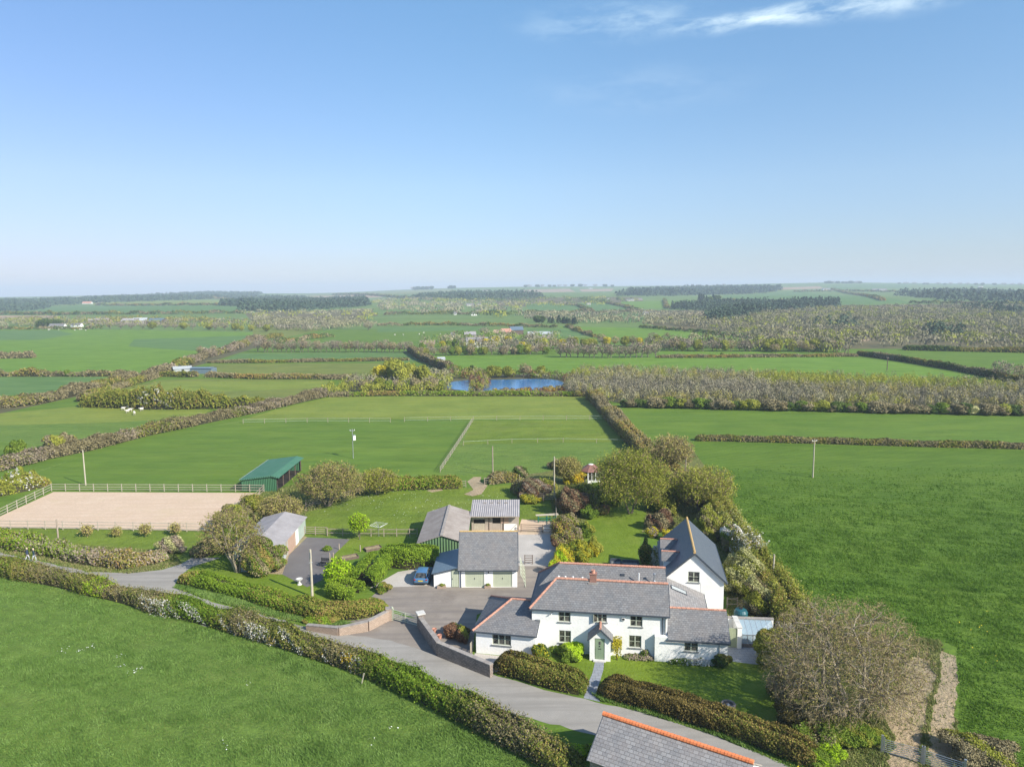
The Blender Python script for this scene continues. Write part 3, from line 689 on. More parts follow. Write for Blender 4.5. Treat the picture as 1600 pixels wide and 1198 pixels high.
sheet('garden_path', [U(*q) for q in [(931,1028),(944,1028),(943,1045),(938,1062),(930,1085),(938,1096),(912,1090),(918,1070),(926,1050)]], 'slate_path', 0.008)
sheet('patio', [U(*q) for q in [(1137,1032),(1137,975),(1205,985),(1200,1040)]], 'slate_path', 0.004)
sheet('side_strip', [U(*q) for q in [(742,1020),(832,1030),(840,1040),(770,1050),(738,1032)]], 'concrete', 0.008)
sheet('worn_gateway', [att(*q) for q in [(725,772),(740,765),(730,752),(740,745),(752,745),(750,752),(762,758),(752,772),(738,775)]], 'track_soil', 0.012)
sheet('worn_patch', [U(*q) for q in [(666,766),(690,763),(692,766),(675,769)]], 'track_soil', 0.012)
sheet('worn_bank', [U(*q) for q in [(468,795),(495,780),(500,788),(478,798)]], 'track_soil', 0.012)
# pond
def sm(P, k=3):
    P = [Vector((a, b)) for a, b in P]; out = []
    for i in range(len(P)):
        p0, p1, p2, p3 = P[i - 1], P[i], P[(i + 1) % len(P)], P[(i + 2) % len(P)]
        for j in range(k):
            t = j / k; q = 0.5 * ((2 * p1) + (-p0 + p2) * t + (2 * p0 - 5 * p1 + 4 * p2 - p3) * t * t + (-p0 + 3 * p1 - 3 * p2 + p3) * t ** 3); out.append((q.x, q.y))
    return out
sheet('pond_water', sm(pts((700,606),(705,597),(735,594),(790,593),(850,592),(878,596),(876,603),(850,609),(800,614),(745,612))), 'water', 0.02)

# ------------------------------------------------------------------ buildings
PI = math.pi
def window(parent, x, z, w, h, nx=2, ny=2, y=0.0, loc=None, rz=0, name='window', sill=True, label=None, openleft=False):
    """casement in a reveal: frame with glazing bars > pane, sill; x, z is the lower left corner on the wall"""
    b = B(); d = 0.07; t = 0.075
    b.box((0, d, 0), (w, d + 0.06, t), 'frame'); b.box((0, d, h - t), (w, d + 0.06, h), 'frame')
    b.box((0, d, t), (t, d + 0.06, h - t), 'frame'); b.box((w - t, d, t), (w, d + 0.06, h - t), 'frame')
    for k in range(1, nx):
        c = w * k / nx; b.box((c - 0.06, d - 0.006, t), (c + 0.06, d + 0.05, h - t), 'frame')
    for k in range(1, ny):
        c = h * k / ny
        for j in range(nx):
            a = w * j / nx + (t if j == 0 else 0.06); e = w * (j + 1) / nx - (t if j == nx - 1 else 0.06)
            b.box((a, d + 0.004, c - 0.025), (e, d + 0.04, c + 0.025), 'frame')
    base = Vector((x, y, z)) if loc is None else Vector(loc) + Matrix.Rotation(rz, 3, 'Z') @ Vector((x, y, z))
    f = b.build(name, parent, base, rz)
    if label: f['label'] = label
    g = B(); g.box((0.03, d + 0.03, 0.03), (w - 0.03, d + 0.036, h - 0.03), 'glass'); g.build('pane', f)
    if sill:
        s = B(); s.box((-0.09, -0.09, -0.09), (w + 0.09, d, -0.002), 'sill'); s.build('sill', f)
    if openleft:
        o = B(); o.box((0, 0, 0.02), (0.045, 0.045, h - 0.02), 'frame'); o.box((0.42, 0, 0.02), (0.465, 0.045, h - 0.02), 'frame')
        o.box((0.045, 0, 0.02), (0.42, 0.045, 0.07), 'frame'); o.box((0.045, 0, h - 0.07), (0.42, 0.045, h - 0.02), 'frame')
        o.box((0.045, 0.02, 0.07), (0.42, 0.026, h - 0.07), 'glass')
        o.build('open_casement', f, (0, 0.05, 0), rad(215))
    return f

# ---- the farmhouse
HA = rad(-8.3); HO = (1.72, 64.0, 0)
house = empty('farmhouse', HO, HA, 'white rendered farmhouse with slate roofs, terracotta ridges and a gabled front porch', 'house')
W, EZ, RZ = 12.6, 4.28, 6.38
wins = [(2.52, 3.05, 1.13, 1.08), (2.57, 0.98, 1.13, 1.22), (6.17, 3.25, 0.87, 0.9), (9.19, 3.0, 1.13, 1.1), (9.1, 0.92, 1.15, 1.2)]
b = B()
b.wall(0, W, -0.3, EZ, 0, [(x, z, x + w, z + h) for x, z, w, h in wins], 'render')
b.poly([(0, 0, -0.3), (0, 0, EZ), (0, 8.3, EZ), (0, 8.3, -0.3)], 'render')
b.poly([(0, 8.3, -0.3), (0, 8.3, EZ), (W, 8.3, EZ), (W, 8.3, -0.3)], 'render')
b.poly([(W, 0, -0.3), (W, 8.3, -0.3), (W, 8.3, EZ), (W, 6.15, RZ - 0.08), (W, 4.17, 4.6), (W, 2.2, RZ - 0.08), (W, 0, EZ)], 'render')
b.box((0.75, -0.012, 0), (2.2, 0.0, 2.6), 'render')
b.build('wall', house)
e = 0.22; ze = EZ - 0.02
b = B()
x0, x1 = -e, W + 0.18
b.poly([(x0, -e, ze), (x1, -e, ze), (x1, 2.2, RZ), (2.15, 2.2, RZ)], 'slate')
b.poly([(x1, 4.17, 4.68), (0.21, 4.17, 4.68), (2.15, 2.2, RZ), (x1, 2.2, RZ)], 'slate')
b.poly([(0.21, 4.17, 4.68), (x1, 4.17, 4.68), (x1, 6.15, RZ), (2.15, 6.15, RZ)], 'slate')
b.poly([(x1, 8.55, ze), (x0, 8.55, ze), (2.15, 6.15, RZ), (x1, 6.15, RZ)], 'slate')
b.poly([(x0, 8.55, ze), (x0, -e, ze), (2.15, 2.2, RZ), (0.21, 4.17, 4.68)], 'slate')
b.poly([(x0, 8.55, ze), (0.21, 4.17, 4.68), (2.15, 6.15, RZ)], 'slate')
b.box((x0, -e - 0.1, ze - 0.12), (x1, -e, ze - 0.01), 'fascia'); b.box((x0 - 0.1, -e, ze - 0.12), (x0, 8.55, ze - 0.01), 'fascia')
b.box((x0, -e, ze - 0.05), (x1, 0.0, ze - 0.02), 'white')
for (ya, za), (yb, zb) in (((-e, ze), (2.2, RZ)), ((2.2, RZ), (4.17, 4.68)), ((4.17, 4.68), (6.15, RZ)), ((6.15, RZ), (8.55, ze))):
    b.beam((x1 + 0.02, ya, za - 0.08), (x1 + 0.02, yb, zb - 0.08), 0.04, 0.16, 'fascia')
roof = b.build('roof', house)
for yy, ye in ((2.2, -e), (6.15, 8.55)):
    b = B(); b.ridge((2.15, yy, RZ + 0.03), (x1, yy, RZ + 0.03), 'terracotta', 0.12); b.build('ridge_tiles', roof)
    b = B(); b.ridge((x0, ye, ze + 0.04), (2.15, yy, RZ + 0.04), 'terracotta', 0.11); b.build('hip_tiles', roof)
b = B()
b.box((5.35, 2.02, 5.9), (6.0, 2.62, 6.98), 'brick'); b.box((5.3, 1.97, 6.98), (6.05, 2.67, 7.06), 'brick'); b.box((5.22, 1.85, 5.98), (6.13, 2.02, 6.22), 'coping')
b.lathe([(0.19, 7.06), (0.17, 7.3), (0.20, 7.33), (0.20, 7.36), (0.0, 7.36)], 'terracotta', (5.68, 2.32, 0), 12)
b.build('chimney', roof)
for xx, hh, hat in ((10.1, 1.25, False), (11.6, 1.2, True)):
    b = B(); b.tube((0, 0, -0.7), (0, 0, hh - 0.4), 0.06, 0.06, 'white' if not hat else 'metal', 8)
    if hat: b.lathe([(0.0, 0.95), (0.14, 0.86), (0.14, 0.8), (0.06, 0.8)], 'metal'); b.lathe([(0.06, 0.2), (0.16, 0.1), (0.16, 0.06), (0.06, 0.06)], 'metal')
    b.build('flue_pipe', house, (xx, 4.7, 5.45))
for xx in (2.35, 3.0, 3.75, 4.65):
    b = B(); b.lathe([(0.07, 0), (0.09, 0.12), (0.0, 0.18)], 'white'); b.build('vent_cap', roof, (xx, 2.28, RZ + 0.1))
b = B(); b.box((8.35, 5.28, 5.66), (8.72, 5.5, 5.85), 'fascia'); b.build('roof_vent', roof)
for i, (x, z, w, h) in enumerate(wins): window(house, x, z, w, h, openleft=(i == 2))
b = B()      # downpipes and gutter ends
b.tube((W - 0.45, -0.07, 1.9), (W - 0.45, -0.07, EZ - 0.15), 0.05, 0.05, 'fascia', 8); b.tube((W - 0.2, -0.07, 2.35), (W - 0.2, -0.07, EZ - 0.15), 0.045, 0.045, 'metal', 8)
b.build('downpipe', house)
b = B(); b.box((8.42, -0.12, 3.55), (8.72, 0, 3.85), 'white'); b.box((8.46, -0.135, 3.6), (8.68, -0.12, 3.8), 'black'); b.build('alarm_box', house)
b = B(); b.tube((1.95, 0, 3.95), (1.85, -0.18, 3.95), 0.03, 0.03, 'metal', 6); b.lathe([(0.02, 0.08), (0.1, 0.0), (0.0, 0.0)], 'metal', (1.85, -0.2, 3.83), 10); b.build('wall_lamp', house)
# porch
b = B(); px0, px1, py, pe, pr = 5.5, 7.42, -1.15, 2.28, 3.2
b.wall(px0, px1, -0.1, pe, py, [(5.95, 0.12, 6.88, 2.2)], 'render', 0.16)
b.poly([(px0, py, pe), (px1, py, pe), ((px0 + px1) / 2, py, pr - 0.05)], 'render')
b.poly([(px0, py, -0.1), (px0, py, pe), (px0, 0, pe), (px0, 0, -0.1)], 'render'); b.poly([(px1, py, -0.1), (px1, 0, -0.1), (px1, 0, pe), (px1, py, pe)], 'render')
b.box((5.85, py - 0.25, -0.02), (7.0, py, 0.12), 'coping_pale')
porch = b.build('porch', house)
b = B(); mxx = (px0 + px1) / 2; oe = 0.2; sl = (pr - pe) / (mxx - px0)
xl, xr, zl = px0 - oe, px1 + oe, pe - oe * sl + 0.03
b.poly([(xl, py - 0.22, zl), (mxx, py - 0.22, pr + 0.03), (mxx, 0, pr + 0.03), (xl, 0, zl)][::-1], 'slate')
b.poly([(xr, py - 0.22, zl), (xr, 0, zl), (mxx, 0, pr + 0.03), (mxx, py - 0.22, pr + 0.03)][::-1], 'slate')
b.beam((xl, py - 0.24, zl - 0.08), (mxx, py - 0.24, pr - 0.05), 0.03, 0.15, 'fascia'); b.beam((mxx, py - 0.24, pr - 0.05), (xr, py - 0.24, zl - 0.08), 0.03, 0.15, 'fascia')
b.ridge((mxx, py - 0.24, pr + 0.06), (mxx, 0.0, pr + 0.06), 'terracotta', 0.11)
b.build('porch_roof', porch)
b = B(); b.box((0, 0, 0), (0.93, 0.05, 2.08), 'frame'); b.box((0.07, -0.03, 0.02), (0.86, 0.0, 2.0), 'door_green')
for k in range(5): b.box((0.1 + k * 0.15, -0.042, 0.06), (0.23 + k * 0.15, -0.03, 1.2), 'door_green')
b.box((0.38, -0.045, 1.45), (0.56, -0.032, 1.75), 'glass'); b.box((0.33, -0.05, 1.0), (0.61, -0.032, 1.07), 'black'); b.box((0.42, -0.06, 1.25), (0.52, -0.03, 1.36), 'black')
door = b.build('front_door', house, (5.95, py + 0.08, 0.12))
b = B(); b.lathe([(0.0, 0.03), (0.03, 0.0), (0.0, -0.03)], 'black', (0.13, -0.06, 1.0), 8); b.build('handle', door)
# right wing
b = B(); wy = -0.5
b.wall(11.45, 17.95, -0.3, 2.4, wy, [(14.1, 1.17, 15.33, 2.15)], 'render')
b.poly([(11.45, wy, -0.3), (11.45, wy, 2.4), (11.45, 0, 2.4), (11.45, 0, -0.3)], 'render'); b.poly([(11.45, wy, 2.4), (12.75, wy, 2.4), (12.75, 0, 2.4), (11.45, 0, 2.4)], 'render')
b.poly([(17.95, wy, -0.3), (17.95, 4.9, -0.3), (17.95, 4.9, 2.4), (17.95, 2.1, 4.0), (17.95, wy, 2.4)], 'render')
b.poly([(12.6, 4.9, -0.3), (12.6, 4.9, 2.4), (17.95, 4.9, 2.4), (17.95, 4.9, -0.3)], 'render')
b.tube((17.2, wy - 0.06, 0), (17.2, wy - 0.06, 2.3), 0.045, 0.045, 'metal', 8)
b.build('wing_wall', house)
window(house, 14.1, 1.17, 1.23, 0.98, 2, 2, y=wy)
b = B(); s2 = (4.08 - 2.4) / 2.6
b.poly([(12.63, wy - 0.22, 2.4 - 0.22 * s2), (18.15, wy - 0.22, 2.4 - 0.22 * s2), (18.15, 2.1, 4.08), (12.63, 2.1, 4.08)], 'slate')
b.poly([(12.63, 2.1, 4.08), (18.15, 2.1, 4.08), (18.15, 5.1, 2.3), (12.63, 5.1, 2.3)], 'slate')
b.box((12.4, wy - 0.32, 2.12), (18.15, wy - 0.22, 2.23), 'fascia'); b.beam((18.17, wy - 0.2, 2.2), (18.17, 2.1, 3.99), 0.04, 0.14, 'fascia')
b.ridge((12.7, 2.1, 4.11), (18.15, 2.1, 4.11), 'terracotta', 0.1)
b.build('wing_roof', house)
# mono-pitch link between house and annex
b = B(); lz = lambda x: 4.25 - (x - 12.6) * 0.40
b.poly([(12.61, 2.1, lz(12.6)), (16.75, 2.1, lz(16.75)), (16.95, 9.35, lz(16.95)), (12.61, 9.35, lz(12.6))], 'slate_old')
b.poly([(12.61, 2.1, lz(12.6) - 0.06), (16.75, 2.1, lz(16.75) - 0.06), (16.75, 2.1, lz(16.75)), (12.61, 2.1, lz(12.6))], 'fascia')
b.poly([(16.7, 2.1, -0.2), (16.9, 9.3, -0.2), (16.9, 9.3, lz(16.9) - 0.05), (16.7, 2.1, lz(16.7) - 0.05)], 'render')
b.beam((16.8, 2.1, lz(16.8) - 0.05), (17.0, 9.3, lz(17) - 0.05), 0.08, 0.1, 'fascia')
link = b.build('link_roof', house)
b = B(); b.poly([(13.5, 6.9, lz(13.5) + 0.07), (15.0, 6.9, lz(15.0) + 0.07), (15.0, 7.75, lz(15.0) + 0.07), (13.5, 7.75, lz(13.5) + 0.07)], 'tin_pale')
for (xa, ya), (xb, yb) in (((13.5, 6.9), (15, 6.9)), ((15, 6.9), (15, 7.75)), ((15, 7.75), (13.5, 7.75)), ((13.5, 7.75), (13.5, 6.9))):
    b.beam((xa, ya, lz(xa) + 0.04), (xb, yb, lz(xb) + 0.04), 0.07, 0.1, 'fascia')
b.build('skylight', link)
# left wing, hipped, in its own slightly turned frame
LA = rad(-3.2)
o2 = Vector((1.65 - HO[0], 62.5 - HO[1])); LL = (o2.x * math.cos(-HA) - o2.y * math.sin(-HA), o2.x * math.sin(-HA) + o2.y * math.cos(-HA), 0)
b = B(); b.wall(-5.35, 0.35, -0.3, 2.35, 0, [(-3.77, 1.02, -1.97, 2.14)], 'render')
b.poly([(-5.35, 0, -0.3), (-5.35, 0, 2.35), (-5.35, 7.3, 2.35), (-5.35, 7.3, -0.3)], 'render'); b.poly([(-5.35, 7.3, -0.3), (-5.35, 7.3, 2.35), (0.35, 7.3, 2.35), (0.35, 7.3, -0.3)], 'render')
b.poly([(0.35, 0, -0.3), (0.35, 1.7, -0.3), (0.35, 1.7, 2.9), (0.35, 0, 2.35)], 'render')
b.build('wing_wall', house, LL, LA)
window(house, -3.77, 1.02, 1.8, 1.12, 3, 2, loc=LL, rz=LA)
b = B(); xa, xb, ya, yb, ap, zr_ = -5.62, 0.5, -0.27, 7.57, -2.6, 4.0; z0 = 2.33
b.poly([(xa, ya, z0), (xb, ya, z0), (xb, 3.65, zr_), (ap, 3.65, zr_)], 'slate')
b.poly([(xb, yb, z0), (xa, yb, z0), (ap, 3.65, zr_), (xb, 3.65, zr_)], 'slate'); b.poly([(xa, yb, z0), (xa, ya, z0), (ap, 3.65, zr_)], 'slate')
b.box((xa, ya - 0.09, z0 - 0.12), (xb, ya, z0 - 0.01), 'fascia'); b.box((xa - 0.09, ya, z0 - 0.12), (xa, yb, z0 - 0.01), 'fascia')
b.beam((xb + 0.02, ya, z0 - 0.07), (xb + 0.02, 1.6, z0 + (zr_ - z0) * 1.87 / 3.92 - 0.07), 0.04, 0.14, 'fascia')
b.beam((0.2, 1.42, 3.13), (0.56, 1.42, 3.13), 0.1, 0.1, 'metal')
wr = b.build('wing_roof', house, LL, LA)
b = B(); b.ridge((ap, 3.65, zr_ + 0.03), (0.2, 3.65, zr_ + 0.03), 'terracotta', 0.11); b.ridge((xa, ya, z0 + 0.03), (ap, 3.65, zr_ + 0.03), 'terracotta', 0.11); b.ridge((xa, yb, z0 + 0.03), (ap, 3.65, zr_ + 0.03), 'terracotta', 0.1)
b.build('ridge_tiles', wr)

# ---- the annex (tall steep-roofed building behind the right end)
AA = rad(-9.8); AO = (18.85, 71.0, 0)
annex = empty('annex_building', AO, AA, 'tall white gabled annex with steep dark slate roof and two dormers behind the farmhouse', 'building')
hw, ae, ar, al = 3.05, 4.15, 6.95, 11.2
b = B(); b.wall(-hw, hw, -0.3, ae, 0, [(-0.6, 3.68, 0.57, ae)], 'render', 0.14)
sl = (ar - ae) / hw
b.wall(-0.6, 0.57, ae, 4.82, 0, [(-0.6, ae, 0.57, 4.82)], 'render')
b.poly([(-hw, 0, ae), (-0.6, 0, ae), (-0.6, 0, ar - 0.6 * sl - 0.06)], 'render'); b.poly([(0.57, 0, ae), (hw, 0, ae), (0.57, 0, ar - 0.57 * sl - 0.06)], 'render')
b.poly([(-0.6, 0, 4.82), (0.57, 0, 4.82), (0.57, 0, ar - 0.57 * sl - 0.06), (0, 0, ar - 0.06), (-0.6, 0, ar - 0.6 * sl - 0.06)], 'render')
b.poly([(-hw, 0, -0.3), (-hw, 0, ae), (-hw, al, ae), (-hw, al, -0.3)], 'render'); b.poly([(hw, 0, -0.3), (hw, al, -0.3), (hw, al, ae), (hw, 0, ae)], 'render')
b.poly([(-hw, al, -0.3), (-hw, al, ae), (0, al, ar - 0.06), (hw, al, ae), (hw, al, -0.3)], 'render')
b.box((-0.02 + 0.75, -0.02, 0.5), (0.78, 0, 3.6), 'render')
b.build('wall', annex)
window(annex, -0.6, 3.68, 1.17, 1.14)
b = B(); ov = 0.28; xe = hw + ov; zee = ar - xe * sl
b.poly([(-xe, -0.25, zee), (0, -0.25, ar), (0, al + 0.2, ar), (-xe, al + 0.2, zee)][::-1], 'slate_dark'); b.poly([(xe, -0.25, zee), (xe, al + 0.2, zee), (0, al + 0.2, ar), (0, -0.25, ar)][::-1], 'slate_dark')
for sx in (-1, 1):
    b.beam((sx * xe, -0.26, zee - 0.09), (0, -0.26, ar - 0.09), 0.04, 0.18, 'fascia'); b.beam((sx * (xe + 0.04), -0.25, zee - 0.06), (sx * (xe + 0.04), al + 0.2, zee - 0.06), 0.1, 0.1, 'fascia')
aroof = b.build('roof', annex)
b = B(); b.ridge((0, -0.27, ar + 0.03), (0, al + 0.22, ar + 0.03), 'lichen_ridge', 0.13); b.build('ridge_tiles', aroof)
for k, yc in enumerate((3.1, 7.0)):
    b = B(); dx = -3.0; dz = 5.75; wz = 0.85
    # gabled dormer facing the garden, ridge running back into the slope
    xr_ = -(ar - dz) / sl; ez_ = 5.0; xe_ = -(ar - ez_) / sl
    b.poly([(dx - 0.25, yc - wz - 0.15, ez_), (xe_, yc - wz - 0.15, ez_), (xr_, yc, dz), (dx - 0.25, yc, dz)], 'slate')
    b.poly([(dx - 0.25, yc + wz + 0.15, ez_), (dx - 0.25, yc, dz), (xr_, yc, dz), (xe_, yc + wz + 0.15, ez_)], 'slate')
    for sy in (-1, 1): b.poly([(dx, yc + sy * wz, ar + dx * sl - 0.1), (xe_ + 0.1, yc + sy * wz, ez_ - 0.03), (dx, yc + sy * wz, ez_ - 0.03)][::sy], 'render')
    b.poly([(dx, yc - wz, 3.9), (dx, yc - wz, 5.0), (dx, yc, 5.68), (dx, yc + wz, 5.0), (dx, yc + wz, 3.9)], 'render')
    b.ridge((dx - 0.25, yc, dz + 0.03), (xr_, yc, dz + 0.03), 'terracotta', 0.09)
    d = b.build('dormer', annex)
    window(d, -0.5, 4.05, 1.0, 0.95, loc=(dx, yc, 0), rz=rad(-90), sill=False)

# ---- double garage with lean-to
garage = empty('double_garage', (-6.3, 78.7, 0), rad(-0.6), 'white double garage with slate roof and two pale sage doors', 'garage')
b = B(); gw, gd, ge_, gr = 6.72, 6.0, 2.42, 5.62
b.wall(0, gw, -0.1, ge_, 0, [(0.69, 0.02, 2.9, 2.12), (3.92, 0.02, 6.14, 2.12)], 'render', 0.16, 'dark_inside')
b.poly([(gw, 0, -0.1), (gw, gd, -0.1), (gw, gd, ge_), (gw, gd / 2, gr - 0.08), (gw, 0, ge_)], 'render'); b.poly([(0, 0, -0.1), (0, 0, ge_), (0, gd / 2, gr - 0.08), (0, gd, ge_), (0, gd, -0.1)], 'render')
b.poly([(0, gd, -0.1), (0, gd, ge_), (gw, gd, ge_), (gw, gd, -0.1)], 'render'); b.tube((0.2, -0.07, 0), (0.2, -0.07, ge_ - 0.1), 0.045, 0.045, 'fascia', 8)
b.build('wall', garage)
for x in (0.69, 3.92):
    b = B(); b.box((0.0, 0.08, 0.0), (2.215, 0.12, 2.1), 'sage_pale')
    for k in range(10):
        if k != 4 or True: b.box((0.02 + k * 0.2195, 0.066, 0.03), (0.205 + k * 0.2195, 0.08, 2.07), 'sage_pale')
    d = b.build('garage_door', garage, (x, 0, 0.02)); b = B(); b.box((1.06, 0.02, 0.95), (1.15, 0.066, 1.08), 'black'); b.build('handle', d)
b = B(); gs = (gr - ge_) / (gd / 2); o_ = 0.3
b.poly([(-0.1, -o_, ge_ - o_ * gs + 0.08), (gw + 0.1, -o_, ge_ - o_ * gs + 0.08), (gw + 0.1, gd / 2, gr + 0.06), (-0.1, gd / 2, gr + 0.06)], 'slate')
b.poly([(gw + 0.1, gd + o_, ge_ - o_ * gs + 0.08), (-0.1, gd + o_, ge_ - o_ * gs + 0.08), (-0.1, gd / 2, gr + 0.06), (gw + 0.1, gd / 2, gr + 0.06)], 'slate')
b.box((-0.1, -o_ - 0.1, ge_ - o_ * gs - 0.05), (gw + 0.1, -o_, ge_ - o_ * gs + 0.06), 'fascia')
for x in (-0.13, gw + 0.13):
    b.beam((x, -o_, ge_ - o_ * gs), (x, gd / 2, gr), 0.05, 0.16, 'fascia'); b.beam((x, gd / 2, gr), (x, gd + o_, ge_ - o_ * gs), 0.05, 0.16, 'fascia')
r_ = b.build('roof', garage); b = B(); b.ridge((-0.1, gd / 2, gr + 0.07), (gw + 0.1, gd / 2, gr + 0.07), 'lichen_ridge', 0.09); b.build('ridge_tiles', r_)
b = B(); b.tube((3.42, 0, 1.95), (3.42, -0.12, 1.95), 0.02, 0.02, 'black', 6); b.box((3.36, -0.2, 1.78), (3.48, -0.1, 2.0), 'black'); b.build('wall_lamp', garage)
b = B(); b.poly([(-2.95, 0.1, -0.1), (-0.9, 0.1, -0.1), (-0.9, 0.1, 2.15), (-2.95, 0.1, 1.68)], 'render'); b.poly([(-2.95, 0.1, -0.1), (-2.95, 0.1, 1.68), (-2.95, 6.2, 1.68), (-2.95, 6.2, -0.1)], 'render')
b.poly([(-0.06, 0.1, 0), (-0.06, 0.1, 2.3), (-0.9, 0.1, 2.15), (-0.9, 0.1, 0)][::-1], 'sage')
b.build('lean_to_wall', garage)
b = B(); b.box((-0.88, 0.04, 0.03), (-0.08, 0.09, 2.05), 'sage_pale')
for k in range(4): b.box((-0.87 + k * 0.2, 0.02, 0.05), (-0.69 + k * 0.2, 0.04, 2.03), 'sage_pale')
d = b.build('side_door', garage); b = B(); b.box((-0.8, -0.02, 0.95), (-0.75, 0.02, 1.1), 'black'); b.build('handle', d)
b = B(); b.poly([(-3.15, -0.15, 1.70), (-0.14, -0.15, 2.42), (-0.14, 6.4, 2.42), (-3.15, 6.4, 1.70)], 'slate_blue'); b.beam((-3.15, -0.17, 1.64), (-0.14, -0.17, 2.36), 0.04, 0.13, 'fascia', (0, 1, 0)); b.box((-3.2, -0.15, 1.6), (-3.15, 6.4, 1.7), 'fascia')
b.build('lean_to_roof', garage)

# ---- farm sheds
def gable_shed(name, label, loc, w, l, eave, ridge, wall, roofm, rz=0, over=0.15, ridge_mat=None, cat='shed', ns=True):
    """ridge runs back along y; the near gable faces the camera"""
    t = empty(name, loc, rz, label, cat)
    b = B(); b.poly([(0, 0, -0.1), (w, 0, -0.1), (w, 0, eave), (w / 2, 0, ridge - 0.05), (0, 0, eave)], wall); b.poly([(0, l, -0.1), (0, l, eave), (w / 2, l, ridge - 0.05), (w, l, eave), (w, l, -0.1)], wall)
    b.poly([(0, 0, -0.1), (0, 0, eave), (0, l, eave), (0, l, -0.1)], wall); b.poly([(w, 0, -0.1), (w, l, -0.1), (w, l, eave), (w, 0, eave)], wall)
    b.build('wall', t)
    s = (ridge - eave) / (w / 2); b = B(); T = 0.05
    for sx in (0, 1):
        xe = -over if sx == 0 else w + over; ze_ = eave - over * s
        for dz in (0, -T):
            P = [(xe, -0.2, ze_ + dz + 0.03), (w / 2, -0.2, ridge + dz + 0.03), (w / 2, l + 0.2, ridge + dz + 0.03), (xe, l + 0.2, ze_ + dz + 0.03)]
            b.poly(P if (sx == 1) == (dz == 0) else P[::-1], roofm)
        b.poly([(xe, -0.2, ze_ + 0.03 - T), (w / 2, -0.2, ridge + 0.03 - T), (w / 2, -0.2, ridge + 0.03), (xe, -0.2, ze_ + 0.03)], roofm)
        b.poly([(xe, -0.2, ze_ + 0.03 - T), (xe, -0.2, ze_ + 0.03), (xe, l + 0.2, ze_ + 0.03), (xe, l + 0.2, ze_ + 0.03 - T)], roofm)
    r = b.build('roof', t)
    if ridge_mat:
        b = B(); n = int(l / 1.1)
        for k in range(n): b.beam((w / 2, -0.2 + k * (l + 0.4) / n, ridge + 0.06), (w / 2, -0.2 + (k + 0.94) * (l + 0.4) / n, ridge + 0.06), 0.36, 0.05, ridge_mat)
        b.build('ridge_cap', r)
    return t
barn = gable_shed('cement_sheet_barn', 'low barn with weathered brownish cement sheet roof and green sheet gable behind the garage', (-12.15, 87.0, 0), 6.1, 12.6, 2.35, 3.35, 'green_wall_old', 'asbestos', rad(0.5), ridge_mat='coping')
shed = gable_shed('block_shed', 'long low shed with grey sheet roof and pale wall beside the tarmac pad', (-35.2, 85.9, 0), 5.75, 12.0, 2.35, 3.1, 'tin_green', 'grey_sheet', rad(0.8), over=0.25)
for (ya, yb, m_, nm) in ((1.3, 2.3, 'tin_pale', 'door'), (2.6, 3.2, 'boards', 'door'), (3.5, 5.2, 'boards_pink', 'door'), (5.25, 6.8, 'boards_pink', 'door'), (7.0, 8.2, 'white', 'door')):
    b = B(); b.box((5.76, ya, 0.0), (5.80, yb, 2.0), m_); b.build(nm, shed)
b = B(); b.box((1.6, -2.1, 0), (5.0, -0.02, 1.5), 'tin_pale')
b.build('lean_to_wall', shed); b = B(); b.box((1.4, -2.3, 1.52), (5.2, 0, 1.58), 'asbestos'); b.build('lean_to_roof', shed)
# open field shelter with green sheet roof
fs = empty('field_shelter', (-46.9, 119.6, 0), 0, 'green sheet metal field shelter with open side beside the riding arena', 'barn')
b = B(); w, l, z1, z2, rx = 6.1, 14.3, 2.15, 2.75, 5.3
b.poly([(0, 0, 0), (w, 0, 0), (w, 0, z2 - 0.15), (rx, 0, z2), (0, 0, z1)], 'green_wall'); b.poly([(0, 0, 0), (0, 0, z1), (0, l, z1), (0, l, 0)], 'green_wall'); b.poly([(0, l, 0), (0, l, z1), (rx, l, z2), (w, l, z2 - 0.15), (w, l, 0)], 'green_wall')
b.poly([(0.06, 0.06, 0.02), (w, 0.06, 0.02), (w, l - .06, 0.02), (0.06, l - .06, 0.02)], 'dark_inside')
for k in range(5): b.box((w - 0.12, 0.1 + k * (l - 0.3) / 4, 0), (w, 0.25 + k * (l - 0.3) / 4, z2 - 0.18), 'wood_dark')
b.build('wall', fs)
b = B(); b.poly([(-0.2, -0.25, z1 + 0.02), (rx, -0.25, z2 + 0.06), (rx, l + 0.25, z2 + 0.06), (-0.2, l + 0.25, z1 + 0.02)], 'green_sheet'); b.poly([(rx, -0.25, z2 + 0.06), (w + 0.55, -0.25, z2 - 0.3), (w + 0.55, l + 0.25, z2 - 0.3), (rx, l + 0.25, z2 + 0.06)], 'green_sheet')
b.box((-0.26, -0.25, z1 - 0.12), (-0.2, l + 0.25, z1 + 0.05), 'tin_pale'); b.beam((-0.2, -0.27, z1 - 0.05), (rx, -0.27, z2 - 0.02), 0.03, 0.16, 'green_sheet'); b.beam((rx, -0.27, z2 - 0.02), (w + 0.55, -0.27, z2 - 0.38), 0.03, 0.16, 'green_sheet')
b.build('roof', fs)
